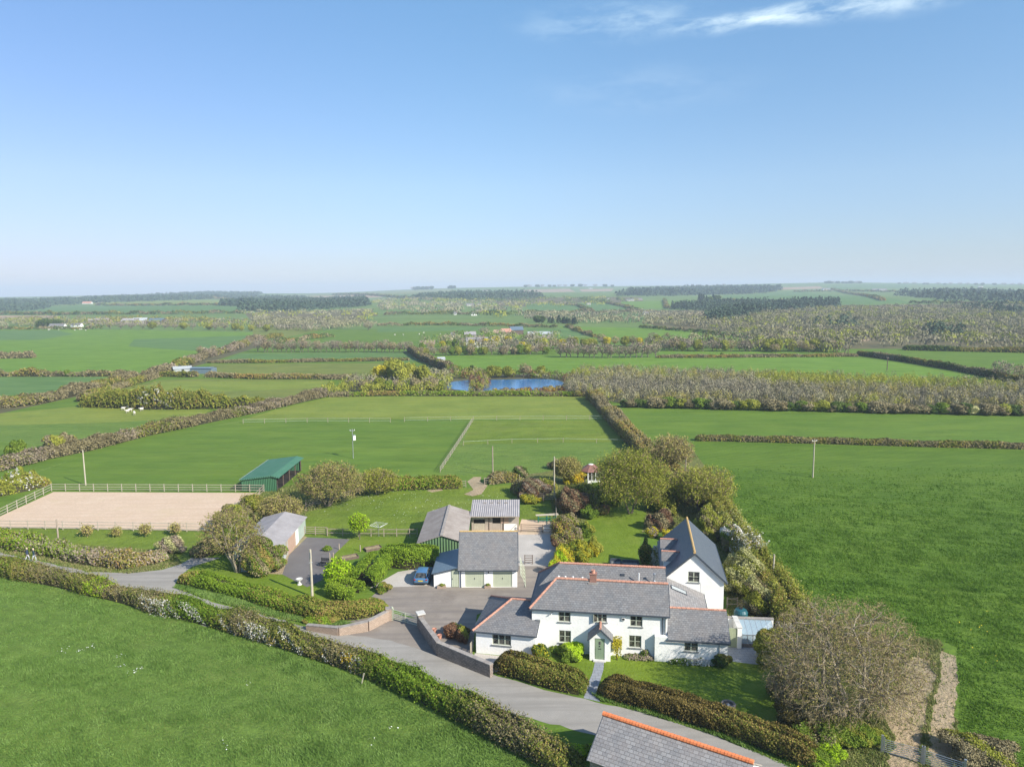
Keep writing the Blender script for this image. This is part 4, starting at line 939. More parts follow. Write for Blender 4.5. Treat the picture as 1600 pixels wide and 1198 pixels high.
# stable block
stb = empty('stable_block', (-5.95, 98.4, 0), rad(-1), 'timber stable block with grey sheet roof and open half doors behind the garage', 'stable')
b = B(); w, l = 6.75, 4.4
b.wall(0, w, 0, 2.45, 0, [(0.3, 0.02, 1.9, 1.95), (3.0, 0.02, 4.15, 1.95)], 'boards', 0.1); b.poly([(0, 0, 0), (0, 0, 2.45), (0, l, 3.1), (0, l, 0)], 'boards'); b.poly([(w, 0, 0), (w, l, 0), (w, l, 3.1), (w, 0, 2.45)], 'boards'); b.poly([(0, l, 0), (0, l, 3.1), (w, l, 3.1), (w, l, 0)], 'boards')
for x in (2.45, 4.5): b.box((x, -0.08, 0), (x + 0.12, 0, 2.4), 'wood_dark')
b.build('wall', stb)
b = B()
for dz in (0, -0.05): 
    P = [(-0.15, -0.9, 2.36 + dz), (w + 0.15, -0.9, 2.36 + dz), (w + 0.15, l + 0.2, 3.2 + dz), (-0.15, l + 0.2, 3.2 + dz)]; b.poly(P if dz == 0 else P[::-1], 'grey_sheet')
sr = b.build('roof', stb)
b = B(); b.box((-0.15, -0.92, 2.24), (w + 0.15, -0.9, 2.37), 'wood'); b.build('fascia_board', sr)
for k in range(4): b = B(); b.box((1.5 + k * 1.05, 3.3, 3.05), (1.95 + k * 1.05, 3.5, 3.14), 'coping'); b.build('roof_vent', sr)
for x0, x1, z0, z1, m_ in ((0.32, 1.88, 0.02, 1.05, 'wood_pale'), (3.02, 4.13, 0.02, 1.05, 'boards')):
    b = B(); b.box((x0, 0.0, z0), (x1, 0.05, z1), m_); b.build('lower_door', stb)
for x0, x1, z0, z1, m_ in ((1.95, 2.4, 1.1, 1.95, 'boards'), (4.2, 5.3, 1.1, 1.95, 'boards_pink')):
    b = B(); b.box((x0, -0.06, z0), (x1, -0.02, z1), m_); b.build('upper_door', stb)
b = B(); b.box((0.1, -0.5, 1.85), (1.9, -0.3, 2.1), 'wood_pale'); b.build('hay_rack', stb)
b = B(); b.box((4.65, -0.07, 0.05), (6.5, -0.02, 1.0), 'white'); b.beam((5.6, -0.1, 0.1), (6.5, -0.1, 1.0), 0.04, 0.12, 'wood_pale', (0, 1, 0)); b.build('kick_board', stb)
# roadside barn at the bottom edge
rbx, rby = 6.35, 47.35
rb = empty('roadside_barn', (rbx, rby, 0), rad(-31.3), 'stone roadside barn with slate roof and bright orange ridge tiles at the bottom edge', 'barn')
b = B(); L, hw2, ez2, rz2 = 10.45, 2.55, 2.3, 4.0
b.poly([(0.15, -hw2, -1.2), (0.15, -hw2, ez2), (0.15, 0, rz2 - 0.08), (0.15, hw2, ez2), (0.15, hw2, -1.2)], 'stone'); b.poly([(L - 0.15, -hw2, -1), (L - 0.15, hw2, -1), (L - 0.15, hw2, ez2), (L - 0.15, 0, rz2 - 0.08), (L - 0.15, -hw2, ez2)], 'render')
b.poly([(0.15, -hw2, -1.2), (L - 0.15, -hw2, -1.2), (L - 0.15, -hw2, ez2), (0.15, -hw2, ez2)], 'stone'); b.poly([(0.15, hw2, -1.2), (0.15, hw2, ez2), (L - 0.15, hw2, ez2), (L - 0.15, hw2, -1.2)], 'stone')
b.build('wall', rb)
b = B(); s = (rz2 - ez2) / hw2; xo = 0.25
for sy in (-1, 1):
    P = [(0, sy * (hw2 + xo), ez2 - xo * s), (L, sy * (hw2 + xo), ez2 - xo * s), (L, 0, rz2), (0, 0, rz2)]; b.poly(P if sy < 0 else P[::-1], 'slate_old')
    b.beam((0.03, sy * (hw2 + xo), ez2 - xo * s - 0.06), (0.03, 0, rz2 - 0.06), 0.05, 0.1, 'fascia'); b.beam((L - 0.03, sy * (hw2 + xo), ez2 - xo * s - 0.06), (L - 0.03, 0, rz2 - 0.06), 0.05, 0.1, 'coping')
r_ = b.build('roof', rb); b = B()
b.ridge((-0.02, 0, rz2 + 0.02), (L, 0, rz2 + 0.02), 'terracotta_new', 0.17); b.build('ridge_tiles', r_)
# summerhouse: octagonal garden room
sh = empty('summerhouse', (14.0, 124.2, 0), 0, 'white glazed summerhouse with octagonal brown tiled roof among the garden trees', 'summerhouse')
b = B(); R = 1.75; A8 = [(R * math.cos(rad(22.5 + 45 * k)), R * math.sin(rad(22.5 + 45 * k))) for k in range(8)]
for k in range(8):
    (xa, ya), (xb, yb) = A8[k], A8[(k + 1) % 8]
    b.poly([(xa, ya, 0), (xb, yb, 0), (xb, yb, 0.6), (xa, ya, 0.6)], 'white'); b.beam((xa, ya, 0), (xa, ya, 2.2), 0.14, 0.14, 'white', (0, 1, 0)); b.beam((xa, ya, 2.15), (xb, yb, 2.15), 0.12, 0.14, 'white'); b.beam((xa, ya, 0.62), (xb, yb, 0.62), 0.1, 0.08, 'white')
    mx_, my_ = (xa + xb) / 2, (ya + yb) / 2; b.beam((mx_, my_, 0.6), (mx_, my_, 2.1), 0.08, 0.08, 'white', (0, 1, 0))
b.build('wall', sh); b = B()
for k in range(8):
    (xa, ya), (xb, yb) = A8[k], A8[(k + 1) % 8]; b.poly([(xa * .96, ya * .96, 0.6), (xb * .96, yb * .96, 0.6), (xb * .96, yb * .96, 2.1), (xa * .96, ya * .96, 2.1)], 'glass')
b.build('pane', sh); b = B()
for k in range(8):
    (xa, ya), (xb, yb) = A8[k], A8[(k + 1) % 8]; b.poly([(xa * 1.15, ya * 1.15, 2.15), (xb * 1.15, yb * 1.15, 2.15), (xb * .3, yb * .3, 3.2), (xa * .3, ya * .3, 3.2)], 'l_red_tile')
    b.poly([(xa * 1.15, ya * 1.15, 2.15), (0, 0, 2.15), (xb * 1.15, yb * 1.15, 2.15)], 'white')
b.lathe([(0.5, 3.15), (0.45, 3.22), (0.0, 3.3)], 'white', n=8)
b.build('roof', sh)

# ------------------------------------------------------------------ plants: builders
def rfun(seed, n=6, lo=0.6, hi=5.0):
    r = np.random.default_rng(seed); k = r.uniform(lo, hi, n); ph = r.uniform(0, 6.28, n); am = r.uniform(0.4, 1, n); am /= am.sum()
    return lambda s: (np.sin(np.asarray(s)[..., None] / k + ph) * am).sum(-1)
def hedge(name, line, w, h, mats, label, seed=1, size=None, cover=2.0, flowers=(), group=None, cat='hedge', shag=0.3, boxy=0.5, core=True, w1=None, lump=0.16):
    """line: world points; mats: leaf material(s); flowers: (s0, s1, material, share, side)"""
    r = np.random.default_rng(seed); P = np.array(line, float)
    d = np.linalg.norm(np.diff(P, axis=0), axis=1); S = np.concatenate([[0], np.cumsum(d)]); L = S[-1]
    mid = P.mean(0); sz = size or auto_size(*mid)
    near = min(auto_size(*q) for q in P) if size is None else size
    sz = near * 0.6 + sz * 0.4
    area = L * (2 * h + w); n = int(min(260000, area * cover / (0.42 * sz * sz)))
    f1, f2, f3 = rfun(seed + 1, lo=0.5 * h, hi=4 * h), rfun(seed + 2, lo=0.5 * h, hi=4 * h), rfun(seed + 3, 5, 0.3, 1.2)
    s = r.uniform(0, L, n); th = r.uniform(0, PI, n)
    th = np.where(r.random(n) < 0.35, r.uniform(PI * 0.25, PI * 0.75, n), th)
    cx = np.interp(s, S, P[:, 0]); cy = np.interp(s, S, P[:, 1]); e = 0.5
    tx = np.interp(s + e, S, P[:, 0]) - np.interp(s - e, S, P[:, 0]); ty = np.interp(s + e, S, P[:, 1]) - np.interp(s - e, S, P[:, 1])
    tl = np.hypot(tx, ty) + 1e-6; nx, ny = ty / tl, -tx / tl
    f4 = rfun(seed + 4, 6, 0.15, 0.5)
    W_ = w * 0.5 * (1 + lump * f1(s) * 1.8 + lump * 0.7 * f4(s * 1.3 + th * 1.5)); H_ = h * (1 + lump * f2(s) * 2.0 + lump * 0.8 * f3(s + th * 1.5) + lump * 0.5 * f4(s + 3 * th))
    k = 1 - 0.28 * r.random(n) ** 1.5 + shag * np.maximum(0, r.random(n) - 0.86) * 2.2
    c_, s_ = np.cos(th), np.sin(th)
    a = np.sign(c_) * np.abs(c_) ** boxy * W_ * k; z = np.abs(s_) ** boxy * H_ * k
    endk = np.clip(np.minimum(s, L - s) / (0.5 * w + 0.01), 0.0, 1) ** 0.5
    if boxy < 0.4: endk = 0.9 + 0.1 * endk
    z *= 0.35 + 0.65 * endk; a *= 0.6 + 0.4 * endk
    x = cx + nx * a; y = cy + ny * a
    p = np.stack([x, y, Z(x, y) + np.maximum(z, 0.03)], 1)
    nn = np.stack([nx * c_, ny * c_, s_ + 0.1], 1)
    T = leaves(p, nn, sz, r)
    mats = [mats] if isinstance(mats, str) else list(mats)
    mi = np.zeros(n, int)
    if len(mats) > 1:     # plants of different kinds along the hedge
        fm = rfun(seed + 9, 6, 1.2 * h, 6 * h)(s) + r.normal(size=n) * 0.13
        q = np.clip(((fm + 0.55) / 1.1 * len(mats)).astype(int), 0, len(mats) - 1); mi = q
    for s0, s1, fmat, share, side in flowers:
        if fmat not in mats: mats.append(fmat)
        fp = rfun(seed + 17, 6, 0.4, 2.5)(s)
        fq = rfun(seed + 23, 6, 0.2, 0.9)(s + z * 1.5)
        q = (s > s0) & (s < s1) & (r.random(n) < share) & (c_ * side > (0.3 if side else -2)) & (fp + fq > 0.08)
        mi[q] = mats.index(fmat)
    Q = None; qm = None
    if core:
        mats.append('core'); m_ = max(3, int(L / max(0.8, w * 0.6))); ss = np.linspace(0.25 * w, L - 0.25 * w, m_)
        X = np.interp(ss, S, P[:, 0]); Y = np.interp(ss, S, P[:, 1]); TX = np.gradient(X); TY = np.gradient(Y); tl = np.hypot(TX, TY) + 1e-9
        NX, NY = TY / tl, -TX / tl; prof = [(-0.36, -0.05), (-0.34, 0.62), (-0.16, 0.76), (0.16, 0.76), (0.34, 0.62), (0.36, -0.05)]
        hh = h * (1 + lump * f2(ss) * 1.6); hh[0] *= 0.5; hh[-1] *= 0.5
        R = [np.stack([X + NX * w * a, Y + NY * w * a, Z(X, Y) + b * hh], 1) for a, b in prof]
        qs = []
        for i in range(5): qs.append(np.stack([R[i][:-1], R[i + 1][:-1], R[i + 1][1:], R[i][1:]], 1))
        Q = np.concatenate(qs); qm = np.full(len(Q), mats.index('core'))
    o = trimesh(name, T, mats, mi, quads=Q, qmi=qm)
    return tag(o, label, cat, group)
def blobcloud(blobs, sz, cover, r, shell=0.35, shag=0.25):
    Ts = []
    for (cx, cy, cz, rx, ry, rz) in blobs:
        area = 4 * PI * ((rx * ry + rx * rz + ry * rz) / 3); n = int(max(14, min(60000, area * cover / (0.42 * sz * sz))))
        d = unit(r.normal(size=(n, 3))); k = 1 - shell * r.random(n) ** 1.4 + shag * np.maximum(0, r.random(n) - 0.85) * 3
        f = rfun(int(r.integers(1e6)), 4, 0.12, 0.5)
        k = k * (1 + 0.13 * f(d[:, 0] + d[:, 2] * 1.7) + 0.10 * f(d[:, 1] * 1.3 - d[:, 2]))
        p = d * k[:, None] * np.array([rx, ry, rz]) + np.array([cx, cy, cz])
        q = p[:, 2] > 0.03; p, d = p[q], d[q]
        Ts.append(leaves(p, d + np.array([0, 0, 0.25]), sz, r))
    return np.concatenate(Ts)
def shrub_blobs(r, w, h, n=7, dep=None):
    dep = dep or w * 0.85; out = [(0, 0, h * 0.38, w * 0.34, dep * 0.34, h * 0.40)]
    n = int(n * 1.8)
    for k in range(n):
        a = r.uniform(0, 6.28); q = r.uniform(0.10, 0.40); s = r.uniform(0.09, 0.20); el = r.random()
        zc = h * (0.16 + 0.66 * el * (1.15 - q * 1.2)); out.append((math.cos(a) * w * q, math.sin(a) * dep * q, zc, w * s, dep * s, h * r.uniform(0.12, 0.24)))
    return out
def shrub(name, x, y, w, h, mats, label, seed=1, group=None, cat='shrub', cover=1.8, size=None, n=7, shares=None, dep=None, shag=0.25):
    r = np.random.default_rng(seed); sz = size or auto_size(x, y)
    T = blobcloud(shrub_blobs(r, w, h, n, dep), sz, cover, r, shag=shag)
    mats = [mats] if isinstance(mats, str) else list(mats); mi = np.zeros(len(T), int)
    if len(mats) > 1:
        c = T.mean(1); f = rfun(seed + 5, 6, 0.25, 0.9)(c[:, 0] + 0.7 * c[:, 2] + c[:, 1] * .5) + r.normal(size=len(T)) * 0.12
        q = np.argsort(np.argsort(f)) / len(T); sh = np.cumsum(shares or [1 / len(mats)] * len(mats)); mi = np.searchsorted(sh, q).clip(0, len(mats) - 1)
    st = np.array([(0, 0, -0.05)] * 3, float); en = np.stack([r.uniform(-.25, .25, 3) * w, r.uniform(-.25, .25, 3) * w, np.full(3, h * .6)], 1)
    Q = segs_to_quads(st, en, np.full(3, .05 * h ** .5), np.full(3, .02), 4)
    o = trimesh(name, T, mats + ['bark'], mi, quads=Q, qmi=np.full(len(Q), len(mats)))
    o.location = (x, y, float(Z(x, y))); return tag(o, label, cat, group)
def skeleton(r, H, crown, levels, kids, trunk_r, stems=1, base_z=0.0, up=0.35, wander=0.5, trunk_frac=0.3, lenk=0.62):
    """branch segments level by level, kept inside the crown ellipsoid (cx,cy,cz,rx,ry,rz)"""
    c = np.array(crown[:3]); R = np.array(crown[3:])
    n = stems; a = r.uniform(0, 6.28, n); sp = 0.12 if stems == 1 else 0.55
    p0 = np.zeros((n, 3)); p0[:, 2] = base_z
    if stems > 1: p0[:, 0] += np.cos(a) * trunk_r; p0[:, 1] += np.sin(a) * trunk_r
    d = unit(np.stack([np.cos(a) * sp, np.sin(a) * sp, np.ones(n)], 1)); Ln = np.full(n, H * (trunk_frac if stems == 1 else trunk_frac * 1.6))
    r0 = np.full(n, trunk_r if stems == 1 else trunk_r * 0.6); out = []
    for lv in range(levels + 1):
        p1 = p0 + d * Ln[:, None]
        q = np.sqrt((((p1 - c) / R) ** 2).sum(1)); over = q > 1
        if lv > 0:
            p1 = np.where(over[:, None], c + (p1 - c) / q[:, None] * r.uniform(0.9, 1.03, len(q))[:, None], p1)
        r1 = r0 * (0.7 if lv < levels else 0.3)
        mid = (p0 + p1) / 2 + r.normal(size=p0.shape) * Ln[:, None] * 0.05
        out.append((p0, mid, p1, r0, r1))
        if lv == levels: break
        k = kids[lv]; m = len(p0)
        t = r.uniform(0.3 if lv else 0.75, 1.0, (m, k)); t[:, 0] = 1.0
        I = np.repeat(np.arange(m), k); tt = t.reshape(-1, 1)
        s = np.where(tt < 0.5, p0[I] + (mid[I] - p0[I]) * tt * 2, mid[I] + (p1[I] - mid[I]) * (tt * 2 - 1))
        outward = unit(s - c * np.array([1, 1, 0.75]))
        nd = unit(d[I] * 0.75 + r.normal(size=(m * k, 3)) * wander + outward * 0.45 + np.array([0, 0, up]))
        rem = np.clip(1.15 - np.sqrt((((s - c) / R) ** 2).sum(1)), 0.12, 1)
        Ln = np.maximum((Ln[I] * lenk) * r.uniform(0.75, 1.2, m * k), 0.05) * (0.6 + 0.6 * rem)
        if lv == 0: Ln = np.maximum(Ln, R.mean() * 0.55)
        r0 = r1[I] * 0.62; p0, d = s, nd
    return out
def skeleton2(r, crown, counts, trunk_r, stems, z0=0.0, fork=0.6):
    """limbs grow to evenly spread points in the crown, finer limbs leave the nearest older limb"""
    c = np.array(crown[:3]); R = np.array(crown[3:]); out = []
    lobes = unit(r.normal(size=(13, 3)) + np.array([0, 0, .25]))
    def targets(n, lo, hi):
        i = np.arange(n) + 0.5; ph = np.arccos(1 - 1.72 * i / n); th = PI * (1 + 5 ** 0.5) * i
        d = np.stack([np.cos(th) * np.sin(ph), np.sin(th) * np.sin(ph), np.cos(ph)], 1); d = unit(d + r.normal(size=d.shape) * 0.10)
        lf = 0.74 + 0.30 * np.clip(((d @ lobes.T) - 0.55) / 0.4, 0, 1).max(1)
        return c + d * R * (r.uniform(lo, hi, n) * lf)[:, None]
    base = np.zeros((stems, 3)); a = np.arange(stems) * 6.283 / stems + r.uniform(0, 1); base[:, 0] = np.cos(a) * trunk_r * (stems > 1); base[:, 1] = np.sin(a) * trunk_r * (stems > 1); base[:, 2] = z0
    top = np.array([c[0] * .4, c[1] * .4, z0 + (c[2] - z0) * fork]) + np.stack([np.cos(a) * R[0] * .28, np.sin(a) * R[1] * .28, np.zeros(stems)], 1) * (stems > 1)
    r0 = np.full(stems, trunk_r * (0.62 if stems > 1 else 1)); r1 = r0 * 0.72
    mid = (base + top) / 2 + r.normal(size=base.shape) * 0.1; out.append((base, mid, top, r0, r1))
    P, Rr, Dd = [mid, top], [r0, r1], [unit(top - base)] * 2
    for lv, (n, lo, hi) in enumerate(counts):
        Tg = targets(n, lo, hi); pp = np.concatenate(P); rr_ = np.concatenate(Rr); dd = np.concatenate(Dd); best = np.empty(n, int)
        for i0 in range(0, n, 1500):
            v = Tg[i0:i0 + 1500, None] - pp[None]; dist = np.linalg.norm(v, axis=2)
            al = (v / np.maximum(dist, 1e-6)[..., None] * dd[None]).sum(2); best[i0:i0 + 1500] = np.argmin(dist * (1.55 - 0.75 * al), 1)
        s0 = pp[best]; L = np.linalg.norm(Tg - s0, axis=1, keepdims=True); mid = s0 + (Tg - s0) * .5 + unit(dd[best]) * L * .16 + r.normal(size=s0.shape) * L * .05
        a0 = np.minimum(rr_[best] * .7, 0.02 + L[:, 0] * 0.03); a1 = a0 * .55; out.append((s0, mid, Tg, a0, a1))
        f = lambda t: s0 * (1 - t) ** 2 + mid * 2 * t * (1 - t) + Tg * t * t
        nP, nR, nD = [], [], []
        for t in ((.45, .7, .88, 1.0) if lv < 2 else (.6, 1.0)): nP.append(f(t)); nR.append(a0 + (a1 - a0) * t); nD.append(unit(Tg - s0))
        if lv > 0: P, Rr, Dd = nP, nR, nD
        else: P, Rr, Dd = P[1:] + nP, Rr[1:] + nR, Dd[1:] + nD
    return out
def tree_mesh(r, sk, twig_mat, bark_mat, twig_w, leafmat=None, leafn=0, leaf_size=0.15, split=2, spread=0.25):
    """returns (trunk quads, crown tris, leaf tris)"""
    qs = []
    for lv, (p0, mid, p1, r0, r1) in enumerate(sk):
        if lv < len(sk) - split:
            n = 6 if lv == 0 else 4
            rm = (r0 + r1) / 2; qs += [segs_to_quads(p0, mid, np.maximum(r0, 0.02), np.maximum(rm, 0.018), n), segs_to_quads(mid, p1, np.maximum(rm, 0.018), np.maximum(r1, 0.015), n)]
    tr = []
    for lv, (p0, mid, p1, r0, r1) in enumerate(sk[len(sk) - split:]):
        w = twig_w * (1.5 if lv < split - 1 else 1.0); dd = unit(p1 - p0); a = unit(np.cross(dd, r.normal(size=dd.shape))) * w
        tr.append(np.stack([p0 - a * .5, p0 + a * .5, mid], 1)); tr.append(np.stack([mid - a * .42, mid + a * .42, p1], 1))
        b = unit(np.cross(dd, a)) * w
        tr.append(np.stack([p0 - b * .5, p0 + b * .5, p1], 1))
    lf = None
    if leafmat and leafn:
        tips = sk[-1][2]; m = leafn; i = r.integers(0, len(tips), m); t = r.random((m, 1))
        P = sk[-1][0][i] * (1 - t) + tips[i] * t + r.normal(size=(m, 3)) * spread; lf = leaves(P, unit(r.normal(size=(m, 3)) + np.array([0, 0, .6])), leaf_size, r)
    return np.concatenate(qs), np.concatenate(tr), lf
def tree(name, x, y, H, crown, label, seed, levels=4, kids=(5, 5, 4, 4), tr=0.25, stems=1, twig='twig', bark='bark', twig_w=None, leafmat=None, leafn=0, leaf_size=None, cat='tree', group=None, tf=0.3, z=None, lenk=0.62, up=0.35, spread=0.25, wander=0.5, counts=None, fork=0.55):
    r = np.random.default_rng(seed); sz = auto_size(x, y)
    sk = skeleton2(r, crown, counts or [(12, .5, .75), (70, .6, .95), (420, .45, 1.0), (2400, .45, 1.08)], tr, stems, fork=fork)
    q, t, l = tree_mesh(r, sk, twig, bark, twig_w or sz * 0.35, leafmat, leafn, leaf_size or sz, spread=spread)
    e = empty(name, (x, y, float(Z(x, y)) if z is None else z), 0, label, cat, group)
    trimesh('trunk', None, [bark], parent=e, quads=q)
    T = t if l is None else np.concatenate([t, l]); mi = np.zeros(len(T), int); mi[len(t):] = 1
    trimesh('crown', T, [twig] + ([leafmat] if leafmat else []), mi, parent=e)
    return e
# light prototypes for trees standing far away: one mesh each, unit height, instanced by copying
def proto_bare(seed, twig, leafmat=None, leafn=0):
    r = np.random.default_rng(seed); a, b, c = r.uniform(.38, .52), r.uniform(.36, .5), r.uniform(-.08, .12)
    sk = skeleton(r, 1.0, (c, 0, .62, a, b, .38), 3, (5, 5, 5), 0.035, trunk_frac=0.3)
    q, t, l = tree_mesh(r, sk, twig, 'bark', 0.022, leafmat, leafn, 0.07, spread=0.04)
    n = 420; d = unit(r.normal(size=(n, 3))); k = 1 - .45 * r.random(n); P = d * k[:, None] * np.array([a, b, .37]) + np.array([c, 0, .63]); P += r.normal(size=P.shape) * .02
    tw = leaves(P, d, 0.055, r); T = np.concatenate([t, tw] + ([l] if l is not None else [])); mi = np.zeros(len(T), int)
    if l is not None: mi[len(t) + len(tw):] = 1
    mats = [twig] + ([leafmat] if leafmat else []); 
    return trimesh('tree', T, mats + ['bark'], mi, quads=q, qmi=np.full(len(q), len(mats)))
def proto_leafy(seed, mat, wide=0.42, n=900):
    r = np.random.default_rng(seed); bl = [(0, 0, .52, wide * .8, wide * .8, .42)]
    for k in range(6):
        a = r.uniform(0, 6.28); bl.append((math.cos(a) * wide * .5, math.sin(a) * wide * .5, r.uniform(.3, .75), wide * .42, wide * .42, .2))
    T = blobcloud(bl, 0.075, 1.5, r); q = segs_to_quads(np.array([[0, 0, -.05]]), np.array([[0, 0, .5]]), np.array([.035]), np.array([.02]), 5)
    return trimesh('tree', T, [mat, 'bark'], np.zeros(len(T), int), quads=q, qmi=np.ones(len(q)))
def proto_conifer(seed, n=500):
    r = np.random.default_rng(seed); t = r.random(n) ** .8; a = r.uniform(0, 6.28, n); rad_ = .2 * (1 - t) ** .8 * r.uniform(.6, 1.1, n) + .01
    P = np.stack([np.cos(a) * rad_, np.sin(a) * rad_, .08 + t * .92], 1); T = leaves(P, np.stack([np.cos(a), np.sin(a), np.full(n, .5)], 1), .075, r)
    q = segs_to_quads(np.array([[0, 0, -.05]]), np.array([[0, 0, .6]]), np.array([.03]), np.array([.01]), 5)
    return trimesh('tree', T, ['conifer', 'bark'], np.zeros(n, int), quads=q, qmi=np.ones(len(q)))
PROTO = {
 'bare': [proto_bare(s, 'twig', 'bud', 150) for s in (1, 2, 3)], 'mauve': [proto_bare(s, 'twig_mauve') for s in (4, 5, 6)],
 'olive': [proto_leafy(s, 'l_olive') for s in (7, 8)], 'green': [proto_leafy(s, 'l_green') for s in (9, 10)], 'dark': [proto_leafy(s, 'l_dark') for s in (11, 12)],
 'lime': [proto_leafy(13, 'l_yellow')], 'white': [proto_leafy(14, 'l_white', .5)], 'brownbush': [proto_leafy(s, 'l_hedge_brown', .55) for s in (15, 16)], 'conifer': [proto_conifer(17), proto_conifer(18)],
 'silver': [proto_leafy(19, 'l_silver', .5)],
}
used = set(); kk = 0
def place(kind, x, y, h, label, name='tree', cat='tree', group=None, wide=1.0):
    global kk; kk += 1
    p = PROTO[kind][kk % len(PROTO[kind])]; o = p.copy(); C.objects.link(o); o.name = name
    o.location = (x, y, float(Z(x, y)) - 0.05); o.rotation_euler = (0, 0, (kk * 2.399) % 6.283); o.scale = (h * wide, h * wide, h)
    return tag(o, label, cat, group)
ORD = 'first second third fourth fifth sixth seventh eighth ninth tenth eleventh twelfth thirteenth fourteenth fifteenth sixteenth seventeenth eighteenth nineteenth twentieth'.split()
TENS = {2: 'twenty', 3: 'thirty', 4: 'forty', 5: 'fifty', 6: 'sixty'}
TENTH = {2: 'twentieth', 3: 'thirtieth', 4: 'fortieth', 5: 'fiftieth', 6: 'sixtieth'}
def ordn(i):
    if i < 20: return ORD[i]
    t, u = divmod(i + 1, 10); return TENTH[t] if u == 0 else TENS[t] + '-' + ORD[u - 1]
def row(kinds, P, n, hpx, label, group, jit=0.35, wide=1.0, name='tree', cat='tree', seed=3, dj=0.0):
    """n trees along the px polyline P, heights in photo pixels; labels count from the left"""
    r = np.random.default_rng(seed); Wd = np.array([att(*q) for q in P]); d = np.linalg.norm(np.diff(Wd, axis=0), axis=1); S = np.concatenate([[0], np.cumsum(d)])
    L = S[-1]; pos_ = []
    for i in range(n):
        s = (i + 0.5 + r.uniform(-jit, jit)) / n * L; x, y = np.interp(s, S, Wd[:, 0]), np.interp(s, S, Wd[:, 1]); y += r.uniform(-dj, dj); pos_.append((x, y))
    pos_.sort(key=lambda q: q[0] / q[1])
    for i, (x, y) in enumerate(pos_):
        h = hpx * r.uniform(0.78, 1.15) / pxm(x, y)
        place(kinds[int(r.integers(len(kinds)))], x, y, h, label.format(ordn(i)), name, cat, group, wide)
def mass(name, P, sp, h, tri, mats, label, shape='round', seed=5, per=34, thin=1.0, cap=9000, asp=1.3):
    """a wood or scrub nobody could count, as one object"""
    r = np.random.default_rng(seed); Wd = [att(*q) for q in P]; a = np.array(Wd); x0, y0 = a.min(0); x1, y1 = a.max(0)
    A = (x1 - x0) * (y1 - y0); n = int(min(A / sp / sp, 400000)); xy = np.stack([r.uniform(x0, x1, n), r.uniform(y0, y1, n)], 1)
    xy = xy[inside(Wd, xy)]; xy = xy[r.random(len(xy)) < thin]
    if len(xy) > cap: xy = xy[:cap]
    m = len(xy); hh = h * r.uniform(.65, 1.2, m) * (1 + 0.25 * rfun(seed, 5, 10, 60)(xy[:, 0] + xy[:, 1] * .7)); I = np.repeat(np.arange(m), per); H_ = hh[I]; k = len(I)
    if shape == 'cone':
        t = r.random(k) ** .8; an = r.uniform(0, 6.28, k); rr_ = (sp * .62) * (1 - t * .85) * r.uniform(.7, 1.1, k)
        off = np.stack([np.cos(an) * rr_, np.sin(an) * rr_, t * H_], 1); nn = np.stack([np.cos(an), np.sin(an), np.full(k, .6)], 1)
    else:
        d = unit(r.normal(size=(k, 3))); d[:, 2] = np.abs(d[:, 2]) * np.sign(r.random(k) - .25); q = 1 - .35 * r.random(k)
        off = d * q[:, None] * np.stack([np.full(k, sp * .6), np.full(k, sp * .6), H_ * .5], 1); off[:, 2] += H_ * .5; nn = d + np.array([0, 0, .3])
    base = np.stack([xy[:, 0], xy[:, 1], Z(xy[:, 0], xy[:, 1])], 1)[I]; T = leaves(base + off, nn * 2.2, tri, r)
    if shape != 'cone':
        cc = T.mean(1, keepdims=True); T = cc + (T - cc) * np.array([0.8, 0.8, asp])
    mats = [mats] if isinstance(mats, str) else list(mats); mi = np.zeros(k, int)
    if len(mats) > 1:
        g = rfun(seed + 7, 6, sp * 1.6, sp * 14)(xy[:, 0]) + rfun(seed + 8, 6, sp * 1.2, sp * 8)(xy[:, 1] + .3 * xy[:, 0]) + r.normal(size=m) * .22
        mi = np.repeat((np.argsort(np.argsort(g)) / m * len(mats)).astype(int), per)
    o = trimesh(name, T, mats, mi); o['kind'] = 'stuff'; o['label'] = label; return o

# ------------------------------------------------------------------ near hedges
def PL(*l): return [U(*q) for q in l]
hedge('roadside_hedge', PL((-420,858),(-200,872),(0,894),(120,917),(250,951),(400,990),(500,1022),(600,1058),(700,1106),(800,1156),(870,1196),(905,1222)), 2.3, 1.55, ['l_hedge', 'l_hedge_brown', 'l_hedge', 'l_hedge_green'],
      'long unkempt hedge with white blossom between the lane and front field', 11, cover=2.1, lump=0.24, flowers=[(66, 96, 'l_white', 0.42, 1), (96, 100, 'l_white', 0.2, 1), (92.5, 95, 'l_gorse', 0.75, 1), (97, 98.5, 'l_gorse', 0.4, 1), (60, 63, 'l_lime', 0.55, 0)], shag=0.95)
hedge('garden_hedge', PL((286,907),(330,916),(400,932),(450,950),(500,962),(560,962),(604,950)), 2.6, 1.25, ['l_hedge_green', 'l_hedge'], 'trimmed green hedge on the bank curving along the lane to the driveway gate', 21, cover=2.0, shag=0.15)
hedge('clipped_hedge', PL((596,884),(582,902),(566,922)), 3.4, 2.2, 'l_hedge_green', 'tall thick clipped hedge left of the parking pad', 22, boxy=0.35, shag=0.1, lump=0.06)
hedge('clipped_hedge', PL((600,880),(640,886),(686,884)), 2.6, 2.5, 'l_hedge_green', 'clipped green hedge directly behind the blue car', 23, boxy=0.35, shag=0.1, lump=0.06)
hedge('clipped_hedge', PL((522,925),(545,932),(562,934)), 3.2, 1.6, 'l_hedge_green', 'low square clipped hedge beside the telegraph pole', 24, boxy=0.35, shag=0.1, lump=0.06)
